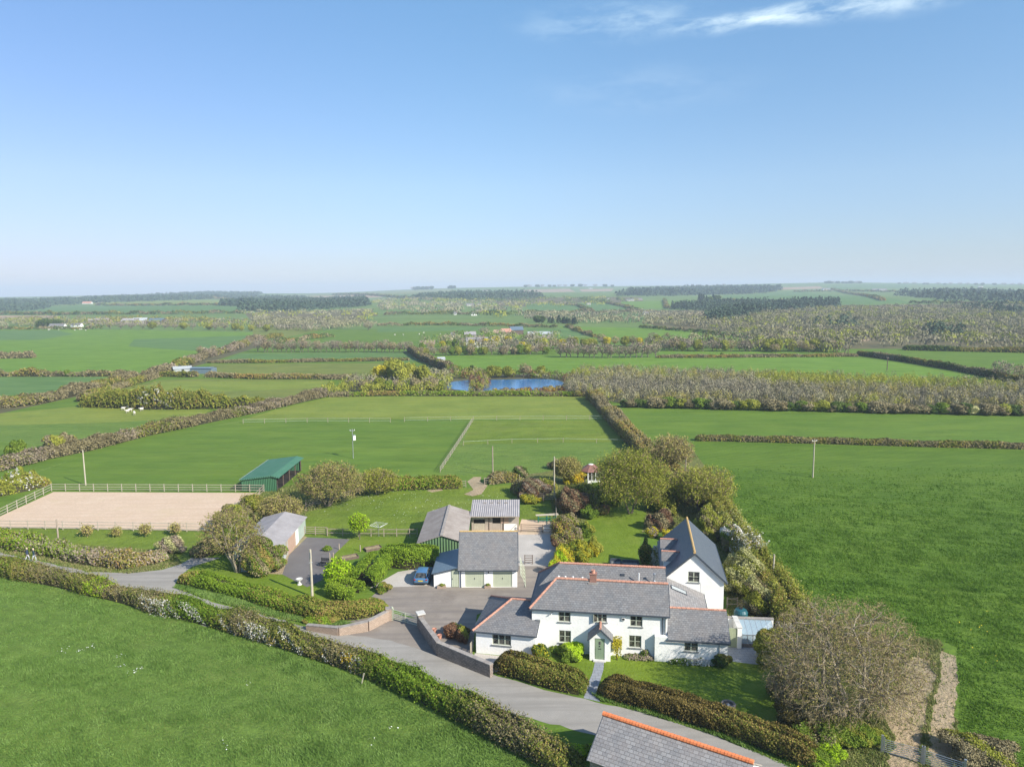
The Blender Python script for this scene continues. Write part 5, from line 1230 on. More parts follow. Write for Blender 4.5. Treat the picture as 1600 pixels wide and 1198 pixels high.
hedge('front_hedge', PL((776,1044),(812,1053),(850,1065),(885,1074),(918,1080)), 2.2, 1.65, ['l_hedge_dark', 'l_hedge', 'l_hedge_dark'], 'brownish front hedge left of the slate path', 25, boxy=0.4, shag=0.2, lump=0.08)
hedge('front_hedge', PL((938,1078),(1000,1096),(1060,1114),(1130,1138),(1210,1168),(1280,1196)), 2.1, 1.5, ['l_hedge_dark', 'l_hedge_dark', 'l_hedge'], 'brownish front hedge right of the slate path along the lane', 26, boxy=0.4, shag=0.25, lump=0.14)
hedge('lane_hedge', PL((-420,826),(-150,832),(0,846),(60,858),(130,876),(200,884),(262,872)), 3.2, 1.5, ['l_hedge', 'l_hedge_green', 'l_pink', 'l_hedge'], 'mixed hedge with pale pink patches between riding arena strip and lane', 27, shag=0.5, lump=0.25)
hedge('paddock_hedge', PL((598,766),(640,763),(690,762),(722,761)), 2.6, 2.2, ['l_hedge', 'l_hedge_green', 'l_hedge'], 'hedge behind the stable paddock left of its worn gateway', 28, shag=0.4)
hedge('paddock_hedge', PL((762,756),(785,753),(812,751)), 2.2, 1.7, ['l_hedge', 'l_hedge_brown'], 'short hedge right of the worn gateway behind the stables', 29, shag=0.5)
hedge('boundary_hedge', [att(*q) for q in [(1092,790),(1068,768),(1040,742),(1010,712),(985,688),(962,660),(938,636),(924,622)]], 4.2, 2.7, ['l_hedge_brown', 'l_hedge', 'l_hedge_brown'], 'high brown boundary hedge running away between the paddocks and right pasture', 30, shag=0.4)
hedge('field_hedge', [att(*q) for q in [(1086,688),(1150,689),(1270,692),(1400,696),(1600,701),(1900,708)]], 1.92, 1.27, ['l_hedge_brown', 'l_hedge', 'l_hedge_brown'], 'low brown hedge crossing above the great right pasture', 31)
# left middle-distance hedges
hedge('field_hedge', [att(*q) for q in [(-300,765),(-100,748),(0,734),(60,718),(130,704),(220,681),(300,664),(400,643),(440,634),(510,618)]], 4.40, 2.21, ['l_hedge_brown', 'l_hedge', 'l_pink', 'l_hedge_brown'], 'long brown hedge slanting up from far left to the willow thicket', 32, shag=0.5, lump=0.3)
hedge('field_hedge', [att(*q) for q in [(-300,800),(-100,785),(0,772),(40,764),(72,756)]], 4.80, 2.38, ['l_hedge_green', 'l_hedge', 'l_olive'], 'bushy hedge with white blossom at the far left of the arena', 33, shag=0.5, lump=0.3, flowers=[(0, 40, 'l_white', 0.16, 1)])
hedge('field_hedge', [att(*q) for q in [(-300,668),(0,637),(60,629),(110,618),(160,604),(210,592)]], 6.40, 2.72, ['l_hedge_brown', 'l_hedge_brown', 'l_hedge'], 'broad brown hedge left of the sunken lane in the left distance', 34, shag=0.5, lump=0.3)
hedge('field_hedge', [att(*q) for q in [(125,628),(170,612),(225,596),(245,590)]], 2.80, 2.21, ['l_hedge', 'l_hedge_brown'], 'green hedge on the near side of the sunken lane', 35)
hedge('field_hedge', [att(*q) for q in [(228,592),(260,582),(300,566),(340,553),(372,545),(392,533),(440,526)]], 5.60, 3.06, ['l_hedge_brown', 'l_pink', 'l_hedge'], 'pale brown hedge climbing from the small barns towards the treeline', 36, shag=0.5, lump=0.3)
hedge('field_hedge', [att(*q) for q in [(246,588),(300,589),(310,588)]], 2.40, 2.21, ['l_hedge', 'l_hedge_brown'], 'short hedge just below the two small field barns', 37)
hedge('field_hedge', [att(*q) for q in [(322,589),(400,592),(480,592),(556,593)]], 2.40, 2.04, ['l_hedge_brown', 'l_hedge'], 'hedge below the olive strip field left of the willows', 38)
hedge('field_hedge', [att(*q) for q in [(322,567),(400,567),(520,565),(640,563)]], 1.76, 1.53, ['l_hedge', 'l_hedge_brown'], 'thin hedge between bluish and olive fields left of centre', 39)
hedge('field_hedge', [att(*q) for q in [(640,549),(660,562),(690,576),(704,583)]], 4.00, 3.57, ['l_hedge_brown', 'l_hedge', 'l_hedge_brown'], 'dark hedge running down to the willow clump left of the pond', 40)
hedge('field_hedge', [att(*q) for q in [(515,620),(600,618),(700,618),(800,618),(920,619)]], 2.08, 1.53, ['l_hedge', 'l_hedge_green', 'l_hedge_brown'], 'clipped hedge along the near shore of the pond', 41)
hedge('field_hedge', [att(*q) for q in [(-300,588),(0,588),(60,588),(115,588),(150,588),(200,587)]], 2.56, 2.38, ['l_hedge_green', 'l_hedge_brown', 'l_hedge'], 'patchy hedge between the two big left fields', 42, lump=0.35, cover=1.5)
hedge('field_hedge', [att(*q) for q in [(-300,561),(0,560),(55,559)]], 4.00, 3.82, ['l_hedge_brown'], 'dark clump of hedge in the big left field', 43, lump=0.3)
hedge('field_hedge', [att(*q) for q in [(1025,559),(1100,559),(1200,558),(1340,557)]], 2.08, 1.53, ['l_hedge_brown', 'l_hedge'], 'low pale hedge along the far side of the bright field', 44)
hedge('field_hedge', [att(*q) for q in [(1340,555),(1380,560),(1420,566),(1480,576),(1540,587),(1600,602),(1700,625)]], 2.80, 2.55, ['l_hedge', 'l_dark', 'l_hedge_brown'], 'dark hedge slanting down to the right edge across bright fields', 45)
hedge('field_hedge', [att(*q) for q in [(1410,547),(1500,549),(1600,551),(1800,556)]], 3.20, 2.55, ['l_dark', 'l_hedge'], 'dark hedge under the scrubby valley at right', 46)
hedge('tree_belt', [att(*q) for q in [(132,634),(200,636),(245,638),(330,637),(418,636)]], 6, 4.4, ['l_olive', 'l_hedge', 'l_olive', 'l_hedge_brown'], 'broad bushy olive belt with a white blossoming stretch above the sheep', 47, flowers=[(22, 33, 'l_white', 0.35, 1)], shag=0.6, lump=0.35)
# far hedges on the slopes
FARH = [([(885,510),(905,518),(930,527)], 5, 'hedge dropping between green fields beyond the beech row'), ([(590,509),(680,508),(800,510),(870,512)], 6, 'long dark hedge behind the cattle field'),
 ([(1000,512),(1100,520),(1210,532)], 5, 'hedge slanting below the dark plantation'), ([(430,537),(480,530),(520,526)], 6, 'hedge curving up the slope left of centre'), ([(-100,514),(60,515),(160,514)], 6, 'hedge along the top of the big left fields'),
 ([(860,473),(905,478),(925,487)], 8, 'hedge between far fields left of the white cottage'), ([(940,472),(975,479),(1000,487)], 8, 'second hedge crossing the far fields above the white cottage'), ([(1038,469),(1043,482)], 8, 'short steep hedge beside the far plantation'),
 ([(820,490),(900,489),(1000,488)], 8, 'level hedge just left of the white cottage'), ([(1300,452),(1340,461),(1380,470)], 9, 'hedge falling across the far right hillside'), ([(1240,456),(1330,455),(1420,457)], 9, 'level hedge high on the right hillside'),
 ([(-100,492),(100,492),(250,491),(380,490)], 9, 'dark hedge below the far bluish field at left'), ([(150,477),(300,477),(400,478)], 10, 'hedge beneath the far left conifer ridge'), ([(600,492),(700,491),(800,491)], 8, 'faint hedge across the middle of the far valley'),
 ([(1400,497),(1480,497),(1560,498)], 6, 'hedge between small fields in the right valley'), ([(130,470),(250,467),(360,468)], 12, 'hedge line under the far left wood'), ([(640,466),(720,465),(800,464)], 12, 'hedge line under the middle ridge field'),
 ([(1130,470),(1220,472),(1300,475)], 9, 'hedge above the dark plantation on the right'), ([(1420,474),(1500,475),(1600,476)], 9, 'hedge under the far right plantation'), ([(520,461),(600,463),(640,466)], 12, 'hedge dipping across the pale far ridge field')]
for i, (P, w, lb) in enumerate(FARH):
    hedge('field_hedge', [att(*q) for q in P], w * .8, w * 0.42, ['l_hedge', 'l_dark', 'l_hedge_brown'], lb, 60 + i, cover=1.2, core=False, lump=0.4)

# ------------------------------------------------------------------ woods and scrub that read as one mass
mass('willow_thicket', [(880,606),(905,588),(960,585),(1100,590),(1250,594),(1400,600),(1600,610),(1800,622),(1800,655),(1600,645),(1400,642),(1200,639),(1040,635),(985,632),(935,628),(890,620)], 1.9, 4.6, 0.26, ['thicket_grey', 'thicket', 'thicket_grey', 'bud', 'thicket', 'l_olive'], 'dense pale brown willow thicket stretching right from the pond', per=80, seed=81, asp=1.8)
mass('scrub', [(500,620),(520,612),(560,600),(600,590),(660,588),(705,594),(698,606),(715,612),(700,617),(600,618)], 2.6, 4.2, 0.45, ['l_olive', 'thicket', 'thicket_grey', 'l_olive'], 'olive and brown scrub on the left shore of the pond', per=60, seed=82)
mass('scrub', [(690,592),(700,580),(760,585),(850,588),(905,592),(890,606),(878,594),(790,590),(730,592)], 2.4, 3.4, 0.45, ['l_olive', 'l_rust', 'l_green', 'thicket'], 'rusty and green bushes on the far shore of the pond', per=50, seed=83)
mass('willow_island', [(733,597),(760,597),(766,604),(764,614),(735,616)], 1.6, 3.6, 0.35, ['l_olive', 'l_hedge_brown', 'l_rust'], 'olive and rusty bushes splitting the pond near its left end', per=50, seed=1040)
mass('reeds', [(740,613),(780,611),(850,609),(872,606),(890,612),(870,616),(740,616)], 1.5, 1.3, 0.35, ['l_rust', 'l_gorse', 'thicket'], 'rusty reeds along the near edge of the pond', per=30, seed=84)
mass('wood', [(1000,545),(1040,540),(1200,541),(1320,546),(1330,552),(1200,550),(1040,547)], 6.5, 8.0, 0.9, ['thicket', 'thicket_grey', 'l_olive', 'thicket_grey', 'thicket'], 'mauve and olive woodland strip behind the bright right field', per=70, seed=85)
mass('wood', [(1010,505),(1110,497),(1180,490),(1320,482),(1500,480),(1900,484),(1900,548),(1600,548),(1430,545),(1330,545),(1250,540),(1210,532),(1100,516)], 8.5, 6.5, 1.15, ['thicket', 'thicket_grey', 'thicket', 'l_olive', 'thicket'], 'grey brown scrub woodland filling the right valley', per=34, seed=86, cap=11000, thin=0.85)
mass('wood', [(660,548),(665,536),(720,530),(790,528),(870,530),(900,545),(870,553),(760,552)], 7.5, 7.0, 0.9, ['thicket_grey', 'thicket', 'l_green', 'thicket'], 'bare woodland around the hamlet beyond the pond', per=60, seed=87, thin=0.6)
mass('wood', [(400,502),(470,500),(560,505),(590,510),(520,516),(470,518),(400,513)], 8.5, 5.5, 1.1, ['thicket_grey', 'thicket', 'thicket'], 'low brown wood on the slope left of centre', per=34, seed=88)
mass('wood', [(-100,500),(100,499),(300,501),(400,506),(470,514),(400,516),(300,512),(100,511),(-100,510)], 9, 6.0, 1.3, ['thicket', 'l_olive', 'thicket_grey', 'l_hedge'], 'dark tree belt around the farmstead in the left distance', per=34, seed=89, thin=0.65)
mass('wood', [(580,470),(800,468),(960,466),(1000,470),(900,480),(820,480),(800,500),(700,492),(590,484)], 16, 7, 2.2, ['thicket', 'thicket_grey', 'l_olive', 'l_dark'], 'scattered copses in the middle of the far valley', per=26, seed=90, thin=0.33, cap=5000)
mass('wood', [(800,492),(1000,488),(1100,492),(1190,512),(1100,512),(940,506),(820,500)], 11, 6, 1.5, ['thicket', 'thicket_grey', 'thicket'], 'grey brown trees along the valley bottom below the white cottage', per=30, seed=91, thin=0.5, cap=5000)
mass('wood', [(380,486),(580,484),(600,500),(400,503)], 13, 3.5, 1.8, ['thicket', 'thicket', 'l_olive'], 'low heath scrub on the slope left of centre', per=20, seed=92, thin=0.35, cap=4000)
mass('conifer_plantation', [(1100,502),(1125,492),(1170,482),(1240,477),(1312,474),(1310,480),(1240,487),(1180,495),(1150,504),(1120,507)], 7.5, 11, 1.9, 'conifer', 'dark conifer plantation with a sharp corner in the right valley', 'cone', 93, 34)
mass('conifer_plantation', [(1045,483),(1060,479),(1120,477),(1200,476),(1170,482),(1110,487)], 8.5, 11, 1.9, 'conifer', 'narrow conifer strip left of the sharp-cornered plantation', 'cone', 94, 30)
mass('conifer_plantation', [(375,486),(385,476),(440,470),(570,466),(578,478),(500,484),(430,488)], 13, 12, 3.2, 'conifer', 'broad blue green conifer plantation left of centre', 'cone', 95, 26, cap=7000)
mass('conifer_plantation', [(640,468),(660,463),(720,461),(830,461),(850,466),(760,470),(700,470)], 17, 13, 3.6, 'conifer', 'dark conifer band below the middle skyline', 'cone', 96, 24, cap=6000)
mass('conifer_plantation', [(960,463),(1000,456),(1080,452),(1180,451),(1225,452),(1200,458),(1120,461),(1040,463)], 18, 15, 3.8, 'conifer', 'long dark conifer wood on the skyline right of centre', 'cone', 97, 24, cap=7000)
mass('conifer_plantation', [(-100,478),(0,473),(60,471),(130,468),(260,462),(330,458),(410,459),(400,464),(300,469),(160,473),(100,478),(40,486),(-100,490)], 21, 12, 4.2, 'conifer', 'dark conifer ridge running along the left skyline', 'cone', 98, 24, cap=8000)
mass('conifer_plantation', [(1400,462),(1440,459),(1520,457),(1600,462),(1760,468),(1760,476),(1600,474),(1480,471)], 17, 13, 3.6, 'conifer', 'dark conifer plantation on the far right hillside', 'cone', 99, 24, cap=7000)
mass('conifer_plantation', [(340,478),(380,468),(480,466),(440,474),(390,480)], 16, 12, 3.4, 'conifer', 'second conifer block under the left skyline', 'cone', 100, 24, cap=4000)
mass('conifer_clump', [(1435,525),(1450,522),(1500,524),(1520,527),(1500,530),(1450,529)], 6.5, 9.5, 1.4, 'conifer', 'dark conifer clump in the right valley scrub', 'cone', 101, 40)
mass('conifer_clump', [(1270,513),(1280,506),(1330,503),(1345,508),(1310,515)], 10, 9, 1.7, 'conifer', 'conifers scattered left in the right valley scrub', 'cone', 102, 30, thin=0.5)
mass('conifer_clump', [(1500,485),(1560,484),(1600,490),(1640,495),(1560,493)], 10, 10, 2.0, 'conifer', 'dark conifers at the right edge of the valley', 'cone', 103, 30, thin=0.7)

# ------------------------------------------------------------------ far and middle trees one can tell apart
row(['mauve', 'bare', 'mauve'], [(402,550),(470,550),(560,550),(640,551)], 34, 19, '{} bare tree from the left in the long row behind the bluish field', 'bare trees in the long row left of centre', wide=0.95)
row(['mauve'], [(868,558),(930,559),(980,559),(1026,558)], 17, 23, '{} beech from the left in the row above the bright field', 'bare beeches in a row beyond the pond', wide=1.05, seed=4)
row(['mauve', 'bare', 'olive', 'mauve'], [(1030,548),(1120,549),(1220,549),(1310,549)], 26, 19, '{} tree from the left along the right woodland edge', 'trees along the woodland edge on the right', seed=5, wide=1.15)
row(['mauve', 'bare', 'lime', 'mauve', 'olive'], [(810,548),(870,545),(940,541),(1030,541)], 20, 17, '{} tree from the left in the upper row behind the beeches', 'mixed trees behind the beech row', seed=6, wide=1.2)
row(['mauve', 'bare', 'green', 'brownbush', 'olive'], [(650,556),(700,555),(780,554),(860,553)], 24, 15, '{} tree from the left in the belt before the hamlet', 'trees in the belt before the hamlet', seed=7, wide=1.2)
row(['bare', 'green', 'lime'], [(655,548),(720,545),(800,540)], 12, 16, '{} tree from the left among the hamlet roofs', 'trees among the hamlet roofs', seed=8, wide=1.1)
row(['olive', 'lime', 'olive'], [(590,600),(625,604),(668,604)], 9, 38, '{} tall pale green tree from the left in the clump by the pond', 'tall pale green trees left of the pond', seed=9, wide=0.8, dj=6)
row(['olive', 'brownbush', 'green', 'bare'], [(560,612),(620,613),(700,612)], 10, 22, '{} round bush from the left in front of the pond-side trees', 'round bushes left of the pond', seed=10, wide=1.2)
row(['bare', 'olive'], [(745,590),(790,590),(850,589)], 7, 20, '{} small tree from the left behind the pond', 'small trees behind the pond', seed=11, wide=1.1)
row(['green', 'dark', 'brownbush', 'olive', 'brownbush', 'dark', 'silver', 'olive', 'brownbush'], [(975,636),(1050,637),(1150,640),(1260,642),(1380,645),(1500,647),(1598,649)], 60, 17, '{} bush from the left along the front edge of the willow thicket', 'bushes along the front of the willow thicket', seed=12, wide=1.75, jit=0.6, name='bush', cat='bush')
row(['dark'], [(55,511),(100,511)], 6, 14, '{} dark round tree from the left beside the white left farmhouse', 'dark trees by the far left farm', seed=13, wide=1.2)
row(['olive', 'mauve'], [(160,514),(250,514),(330,515),(420,518)], 16, 11, '{} tree from the left in the hedge below the far left farm', 'trees below the far left farm', seed=14, wide=1.4)
row(['dark'], [(836,504),(850,504)], 3, 12, '{} dark tree from the left of the trio before the far fields', 'dark trio of trees', seed=15, wide=1.2)
row(['conifer'], [(855,505),(878,505),(900,507)], 9, 11, '{} dark conifer from the left in the short far row', 'conifers in the short far row', seed=16, wide=1.8)
row(['conifer', 'dark'], [(1090,474),(1108,475),(1126,474)], 7, 15, '{} dark tree from the left in the knoll beside the far plantation', 'dark trees on the far knoll', seed=17, wide=1.3)
row(['mauve', 'bare'], [(1555,590),(1585,597),(1620,606)], 4, 32, '{} bare tree from the left in the right edge hedge', 'bare trees in the right edge hedge', seed=18, wide=1.0)
for k, px, py, h, w, lb in [('bare', 312, 554, 14, 1.3, 'round bare tree left in the big left field'), ('bare', 336, 553, 14, 1.2, 'round bare tree right in the big left field'), ('green', 106, 588, 12, 1.1, 'green bush tree in the patchy left hedge'), ('green', 70, 588, 9, 1.3, 'low green bush in the patchy left hedge'),
   ('olive', 99, 617, 16, 1.2, 'olive tree above the broad left hedge'), ('green', 278, 573, 14, 1.3, 'green bush behind the two small field barns'), ('mauve', 576, 516, 13, 1.5, 'rounded dark tree at the bend of the far lane'), ('mauve', 757, 524, 13, 1.8, 'broad bare tree left of the hamlet barns'),
   ('green', 1128, 556, 6, 1.3, 'tiny green tree in the strip above the bright field'), ('mauve', 1020, 531, 12, 1.6, 'broad bare tree above the right woodland'), ('bare', 1082, 531, 11, 1.2, 'lone bare tree above the right woodland'), ('bare', 1042, 528, 9, 1.2, 'small bare tree left of the lone one above the woodland'),
   ('bare', 938, 533, 12, 2.0, 'spreading bare tree behind the beech row'), ('dark', 738, 585, 16, 0.9, 'dark evergreen beside the pond'), ('olive', 748, 600, 22, 0.7, 'slim pale tree on the little pond island'), ('mauve', 1308, 550, 17, 1.3, 'last bare tree at the end of the right woodland'),
   ('bare', 1212, 551, 15, 1.5, 'spreading tree at the left of the hedge gap'), ('bare', 1264, 551, 15, 1.5, 'spreading tree at the right of the hedge gap'), ('mauve', 702, 516, 0.1, 1, '')]:
    if lb: x, y = att(px, py); place(k, x, y, h / pxm(x, y), lb, wide=w)
r_ = np.random.default_rng(50)
# skyline trees
row(['dark', 'mauve'], [(643,453),(676,452)], 8, 5, '{} tree from the left in the long skyline clump', 'skyline clump left of centre', seed=19, wide=1.9)
row(['dark'], [(700,451),(712,451)], 3, 5, '{} tree from the left in the small skyline clump', 'small skyline clump', seed=20, wide=1.6)
row(['dark', 'mauve'], [(1288,443),(1345,443)], 14, 4, '{} tree from the left in the right skyline line', 'trees on the right skyline', seed=21, wide=2.2)
row(['dark', 'mauve'], [(1400,444),(1500,445),(1600,446)], 16, 3.5, '{} tree from the left at the far right skyline', 'trees on the far right skyline', seed=22, wide=2.4)
row(['dark', 'mauve'], [(815,449),(890,448),(960,448)], 14, 4, '{} tree from the left on the middle skyline', 'trees on the middle skyline', seed=23, wide=2.4)

# ------------------------------------------------------------------ near trees
x, y = U(1322, 1125)
tree('bare_tree', x, y, 10.0, (-0.15, 0.4, 4.5, 6.0, 5.4, 4.85), 'huge spreading bare tree with domed crown beside the front lawn', 201, tr=0.5, stems=5, counts=[(16, .5, .75), (110, .6, .95), (800, .45, 1.0), (4200, .5, 1.05), (10000, .5, 1.10)], fork=0.42, twig='twig', bark='bark_pale', leafmat='bud', leafn=22000, leaf_size=0.075, twig_w=0.028, spread=0.25)
def T(px, py, h, rx, **k):
    x, y = U(px, py); return x, y, h, rx
x, y = U(372, 893); tree('bare_tree', x, y, 7.6, (-0.6, 0, 4.6, 4.0, 3.2, 3.4), 'pale-stemmed bare tree beside the side lane', 202, tr=0.24, stems=6, bark='bark_pale', twig='twig', leafmat='bud', leafn=3000, counts=[(12, .5, .8), (60, .6, .95), (300, .6, 1.0), (1300, .6, 1.05)])
x, y = U(440, 822); tree('bare_tree', x, y, 4.2, (0, 0, 2.5, 3.4, 2.6, 2.1), 'low tangled bare tree by the arena corner behind the grey shed', 203, kids=(6, 5, 5, 5), tr=0.16, stems=5, tf=0.3, leafmat='bud', leafn=6000, up=0.2)
x, y = U(512, 790); tree('bare_tree', x, y, 6.6, (0.6, 0, 3.9, 5.6, 4.2, 3.2), 'wide bare tree right of the green field shelter', 204, kids=(7, 6, 5, 5), tr=0.25, stems=5, tf=0.28, leafmat='bud', leafn=8000, up=0.2)
x, y = U(590, 772); tree('bare_tree', x, y, 4.2, (0, 0, 2.4, 3.6, 2.6, 2.0), 'bushy low tree at the left end of the paddock hedge', 205, kids=(6, 5, 5, 5), tr=0.16, stems=4, tf=0.3, leafmat='l_olive', leafn=6000, up=0.2)
x, y = U(985, 802); tree('garden_tree', x, y, 9.4, (-0.2, -0.5, 5.6, 6.0, 4.6, 4.3), 'large pale green spreading tree in the back garden', 206, kids=(6, 6, 5, 5), tr=0.28, stems=2, tf=0.2, leafmat='l_olive', leafn=30000, up=0.3, leaf_size=0.16, spread=0.4)
x, y = U(1048, 742); tree('bare_tree', x, y, 7.2, (0, 0, 4.4, 4.2, 3.4, 3.1), 'rounded bare tree standing in the boundary hedge', 207, kids=(6, 5, 5, 5), tr=0.2, stems=3, tf=0.25, leafmat='bud', leafn=5000, up=0.3)
x, y = U(1095, 800); tree('bare_tree', x, y, 7.0, (0, 0, 4.2, 5.2, 4.0, 3.1), 'olive-tinged bare tree right of the back garden', 208, kids=(6, 5, 5, 5), tr=0.2, stems=4, tf=0.25, leafmat='l_olive', leafn=11000, up=0.3)
x, y = U(886, 756); tree('bare_tree', x, y, 4.6, (0, 0, 2.9, 2.5, 2.4, 1.9), 'small bare tree behind the reddish shrubs', 209, kids=(6, 5, 5, 5), tr=0.13, stems=2, tf=0.3, leafmat='bud', leafn=7000)
x, y = U(562, 842); tree('young_tree', x, y, 3.6, (0, 0, 2.3, 1.35, 1.3, 1.3), 'small bright lime tree in front of the paddock fence', 210, kids=(5, 4, 4, 3), tr=0.08, tf=0.35, leafmat='l_lime', leafn=5200, leaf_size=0.17, spread=0.15)
x, y = U(529, 916); tree('young_tree', x, y, 2.9, (0, 0, 1.7, 1.5, 1.4, 1.3), 'bright lime-leaved small tree beside the tarmac pad', 211, kids=(5, 4, 4, 3), tr=0.08, tf=0.2, leafmat='l_lime', leafn=6500, leaf_size=0.2, spread=0.2)
for i, (px, py, s_, lb) in enumerate([(227,838,1.6,'rightmost leaning fruit sapling on the orchard strip'), (274,836,1.5,'fruit sapling near the pale-stemmed tree'), (136,838,1.5,'leftmost fruit sapling on the orchard strip'), (182,838,1.1,'smallest fruit sapling on the orchard strip')]):
    x, y = U(px, py); tree('sapling', x, y, s_, (0, 0, s_ * .65, s_ * .45, s_ * .4, s_ * .38), ['middle leaning fruit sapling on the orchard strip', 'fruit sapling nearest the pale-stemmed bare tree', 'leftmost fruit sapling on the orchard strip', 'smallest fruit sapling on the orchard strip'][i], 220 + i, levels=3, kids=(4, 4, 4), tr=0.04, tf=0.35, leafmat='bud', leafn=500, cat='sapling')
# shrubs: px, py of the foot, width px, height px, materials
SH = [
 (398,899,88,56,['l_hedge','l_green','l_hedge_brown'],'dark spreading evergreen shrub against the grey shed',14),
 (372,868,60,62,['l_olive','l_green'],'green feathery conifer left of the grey shed roof',10),
 (352,835,70,44,['l_olive','l_hedge_brown'],'bramble mound beside the arena fence corner',9),
 (395,803,60,26,['l_olive','l_hedge'],'low bramble bank above the grey shed',8),
 (262,868,52,34,['l_silver','l_pink'],'silvery bare shrub at the mouth of the side lane',8),
 (835,782,62,40,['l_hedge_brown','l_red','l_pink'],'brownish shrub bank left of the slim pole',9),
 (826,788,40,18,['l_yellow','l_olive'],'yellow-green low shrub under the brownish bank',6),
 (900,758,44,24,['l_yellow','l_gorse'],'yellow forsythia left of the summerhouse',7),
 (895,808,58,48,['l_red','l_hedge_brown','l_red'],'dark reddish shrub between yard and garden',10),
 (888,835,48,36,['l_hedge_brown','l_olive'],'twiggy brown shrub right of the stable yard rail',8),
 (885,862,44,34,['l_red','l_olive','l_hedge_brown'],'mixed reddish shrub beside the concrete yard',8),
 (880,890,30,36,['l_yellow','l_lime'],'upright yellow-green shrub at the yard corner',6),
 (908,888,40,34,['l_yellow','l_green','l_olive','l_yellow'],'yellow-flowered shrub at the garden corner by the roof',7),
 (927,872,34,36,['l_yellow','l_olive'],'golden shrub on the left edge of the back lawn',7),
 (918,842,30,28,['l_green','l_olive'],'green shrub on the left of the back lawn',6),
 (920,812,30,22,['l_green'],'bright green low shrub at the top of the back lawn',6),
 (902,872,40,34,['l_olive','l_yellow','l_green'],'olive shrub mass in the middle of the left garden border',8),
 (896,850,38,30,['l_hedge_brown','l_olive','l_pink'],'twiggy pale shrub in the left garden border',8),
 (870,900,26,34,['l_lime','l_yellow'],'clipped yellow-green column at the yard corner by the roof',4),
 (945,785,60,30,['l_olive','l_green'],'loose green shrub under the left side of the large garden tree',9),
 (944,806,26,20,['l_red','l_hedge'],'small dark shrub at the top of the back lawn',5),
 (958,790,40,30,['l_olive','l_lime'],'lime shrub under the large garden tree',6),
 (1040,800,60,40,['l_dark','l_hedge'],'dark evergreen shrub mass right of the garden tree',9),
 (1023,800,22,20,['l_silver','l_green'],'pale green rounded shrub beside the garden tree',5),
 (1038,832,54,34,['l_red','l_hedge_brown'],'dark red shrub above the annex',8),
 (1022,842,26,20,['l_yellow','l_pink'],'yellow flowering shrub left of the annex ridge',5),
 (1046,846,26,20,['l_yellow'],'yellow-green shrub touching the annex roof end',5),
 (1008,884,26,44,['l_hedge','l_dark'],'dark rounded shrub before the annex dormers',7),
 (1026,886,24,42,['l_white','l_olive','l_white'],'white flowering shrub before the annex dormers',7),
 (1112,846,50,60,['l_olive','l_hedge_brown','l_olive'],'tall olive shrub behind the annex ridge',9),
 (1140,862,34,54,['l_white','l_green','l_hedge_brown'],'white blossoming shrub right of the annex roof',8),
 (1158,870,30,50,['l_white','l_pink','l_green'],'white blossoming shrub at the pasture edge',8),
 (1135,822,44,40,['l_hedge_brown','l_olive'],'brown shrub at the pasture edge above the annex',7),
 (1165,935,74,72,['l_silver','l_olive','l_silver'],'big silvery willow shrub right of the annex',12),
 (1200,968,76,64,['l_silver','l_hedge_brown','l_olive'],'big silvery shrub near the leaning boundary pole',12),
 (1228,992,34,28,['l_pink','l_white'],'pink and white blossoming shrub above the great bare tree',7),
 (1180,985,56,16,['l_yellow','l_olive'],'low yellow-green shrub along the white garden wall',6),
 (1215,1045,76,60,['l_olive','l_hedge','l_olive'],'dense olive shrub left of the great bare tree',12),
 (1235,1100,64,52,['l_hedge','l_hedge_brown'],'brown scrubby undergrowth left of the great trunk',10),
 (1260,1160,100,46,['l_hedge_brown','l_hedge_dark'],'tangled dead undergrowth below the great bare tree',12),
 (1340,1175,110,34,['l_green','l_olive','l_green'],'green leafy undergrowth at the foot of the great bare tree',12),
 (1290,1205,90,26,['l_green','l_lime','l_green'],'bright green nettles near the bottom gate',10),
 (1560,1205,120,36,['l_hedge_brown','l_hedge_brown','l_olive'],'brown twiggy hedge end at the bottom right corner',12),
 (846,1036,34,36,['l_green','l_yellow','l_dark'],'variegated pointed shrub in front of the left wing corner',8),
 (893,1034,62,26,['l_green','l_lime'],'spreading bright green shrub under the lower left window',10),
 (964,1027,22,33,['l_yellow','l_lime'],'yellow-green clipped shrub right of the porch',5),
 (1009,1030,24,17,['l_dark','l_green','l_pink'],'small dark green shrub under the lower right window',6),
 (1066,1034,36,18,['l_silver','l_green'],'grey-green shrub below the right wing wall',6),
 (1096,1037,36,22,['l_silver','l_green'],'silvery shrub under the right wing window',6),
 (1130,1046,33,28,['l_dark','l_hedge'],'round clipped dark shrub at the corner of the right wing',3),
 (712,1002,58,22,['l_rust','l_red','l_rust','l_dark'],'rust brown heap of dead fern by the driveway wall',8),
 (722,1006,26,30,['l_rust','l_olive'],'tan tuft beside the rust brown heap',5),
 (597,928,30,18,['l_hedge','l_green'],'small shrub on the verge left of the driveway gate',5),
 (20,760,50,28,['l_olive','l_green','l_white','l_olive'],'white blossoming bush at the far left of the arena',8),
 (22,716,36,28,['l_green'],'green bush in the far left hedge',6),
 (80,706,60,30,['l_olive','l_hedge_brown'],'olive bush mound in the far left hedge',8),
 (812,748,34,24,['l_hedge_brown','l_dark'],'dark bush behind the stable fence corner',6),
 (870,735,30,18,['l_pink','l_hedge_brown'],'pale bare bush behind the slim pole',5),
 (510,862,20,8,['l_green'],'tiny dark shrub near the raised bed',3),
 (560,955,60,12,['l_hedge_green'],'loose green growth on the hedge by the driveway gate',5),
 (500,975,60,12,['l_hedge_green','l_hedge'],'trailing growth over the low lane wall',5),
 (905,1190,50,20,['l_lime','l_green'],'lime green growth at the corner of the roadside barn',6),
]
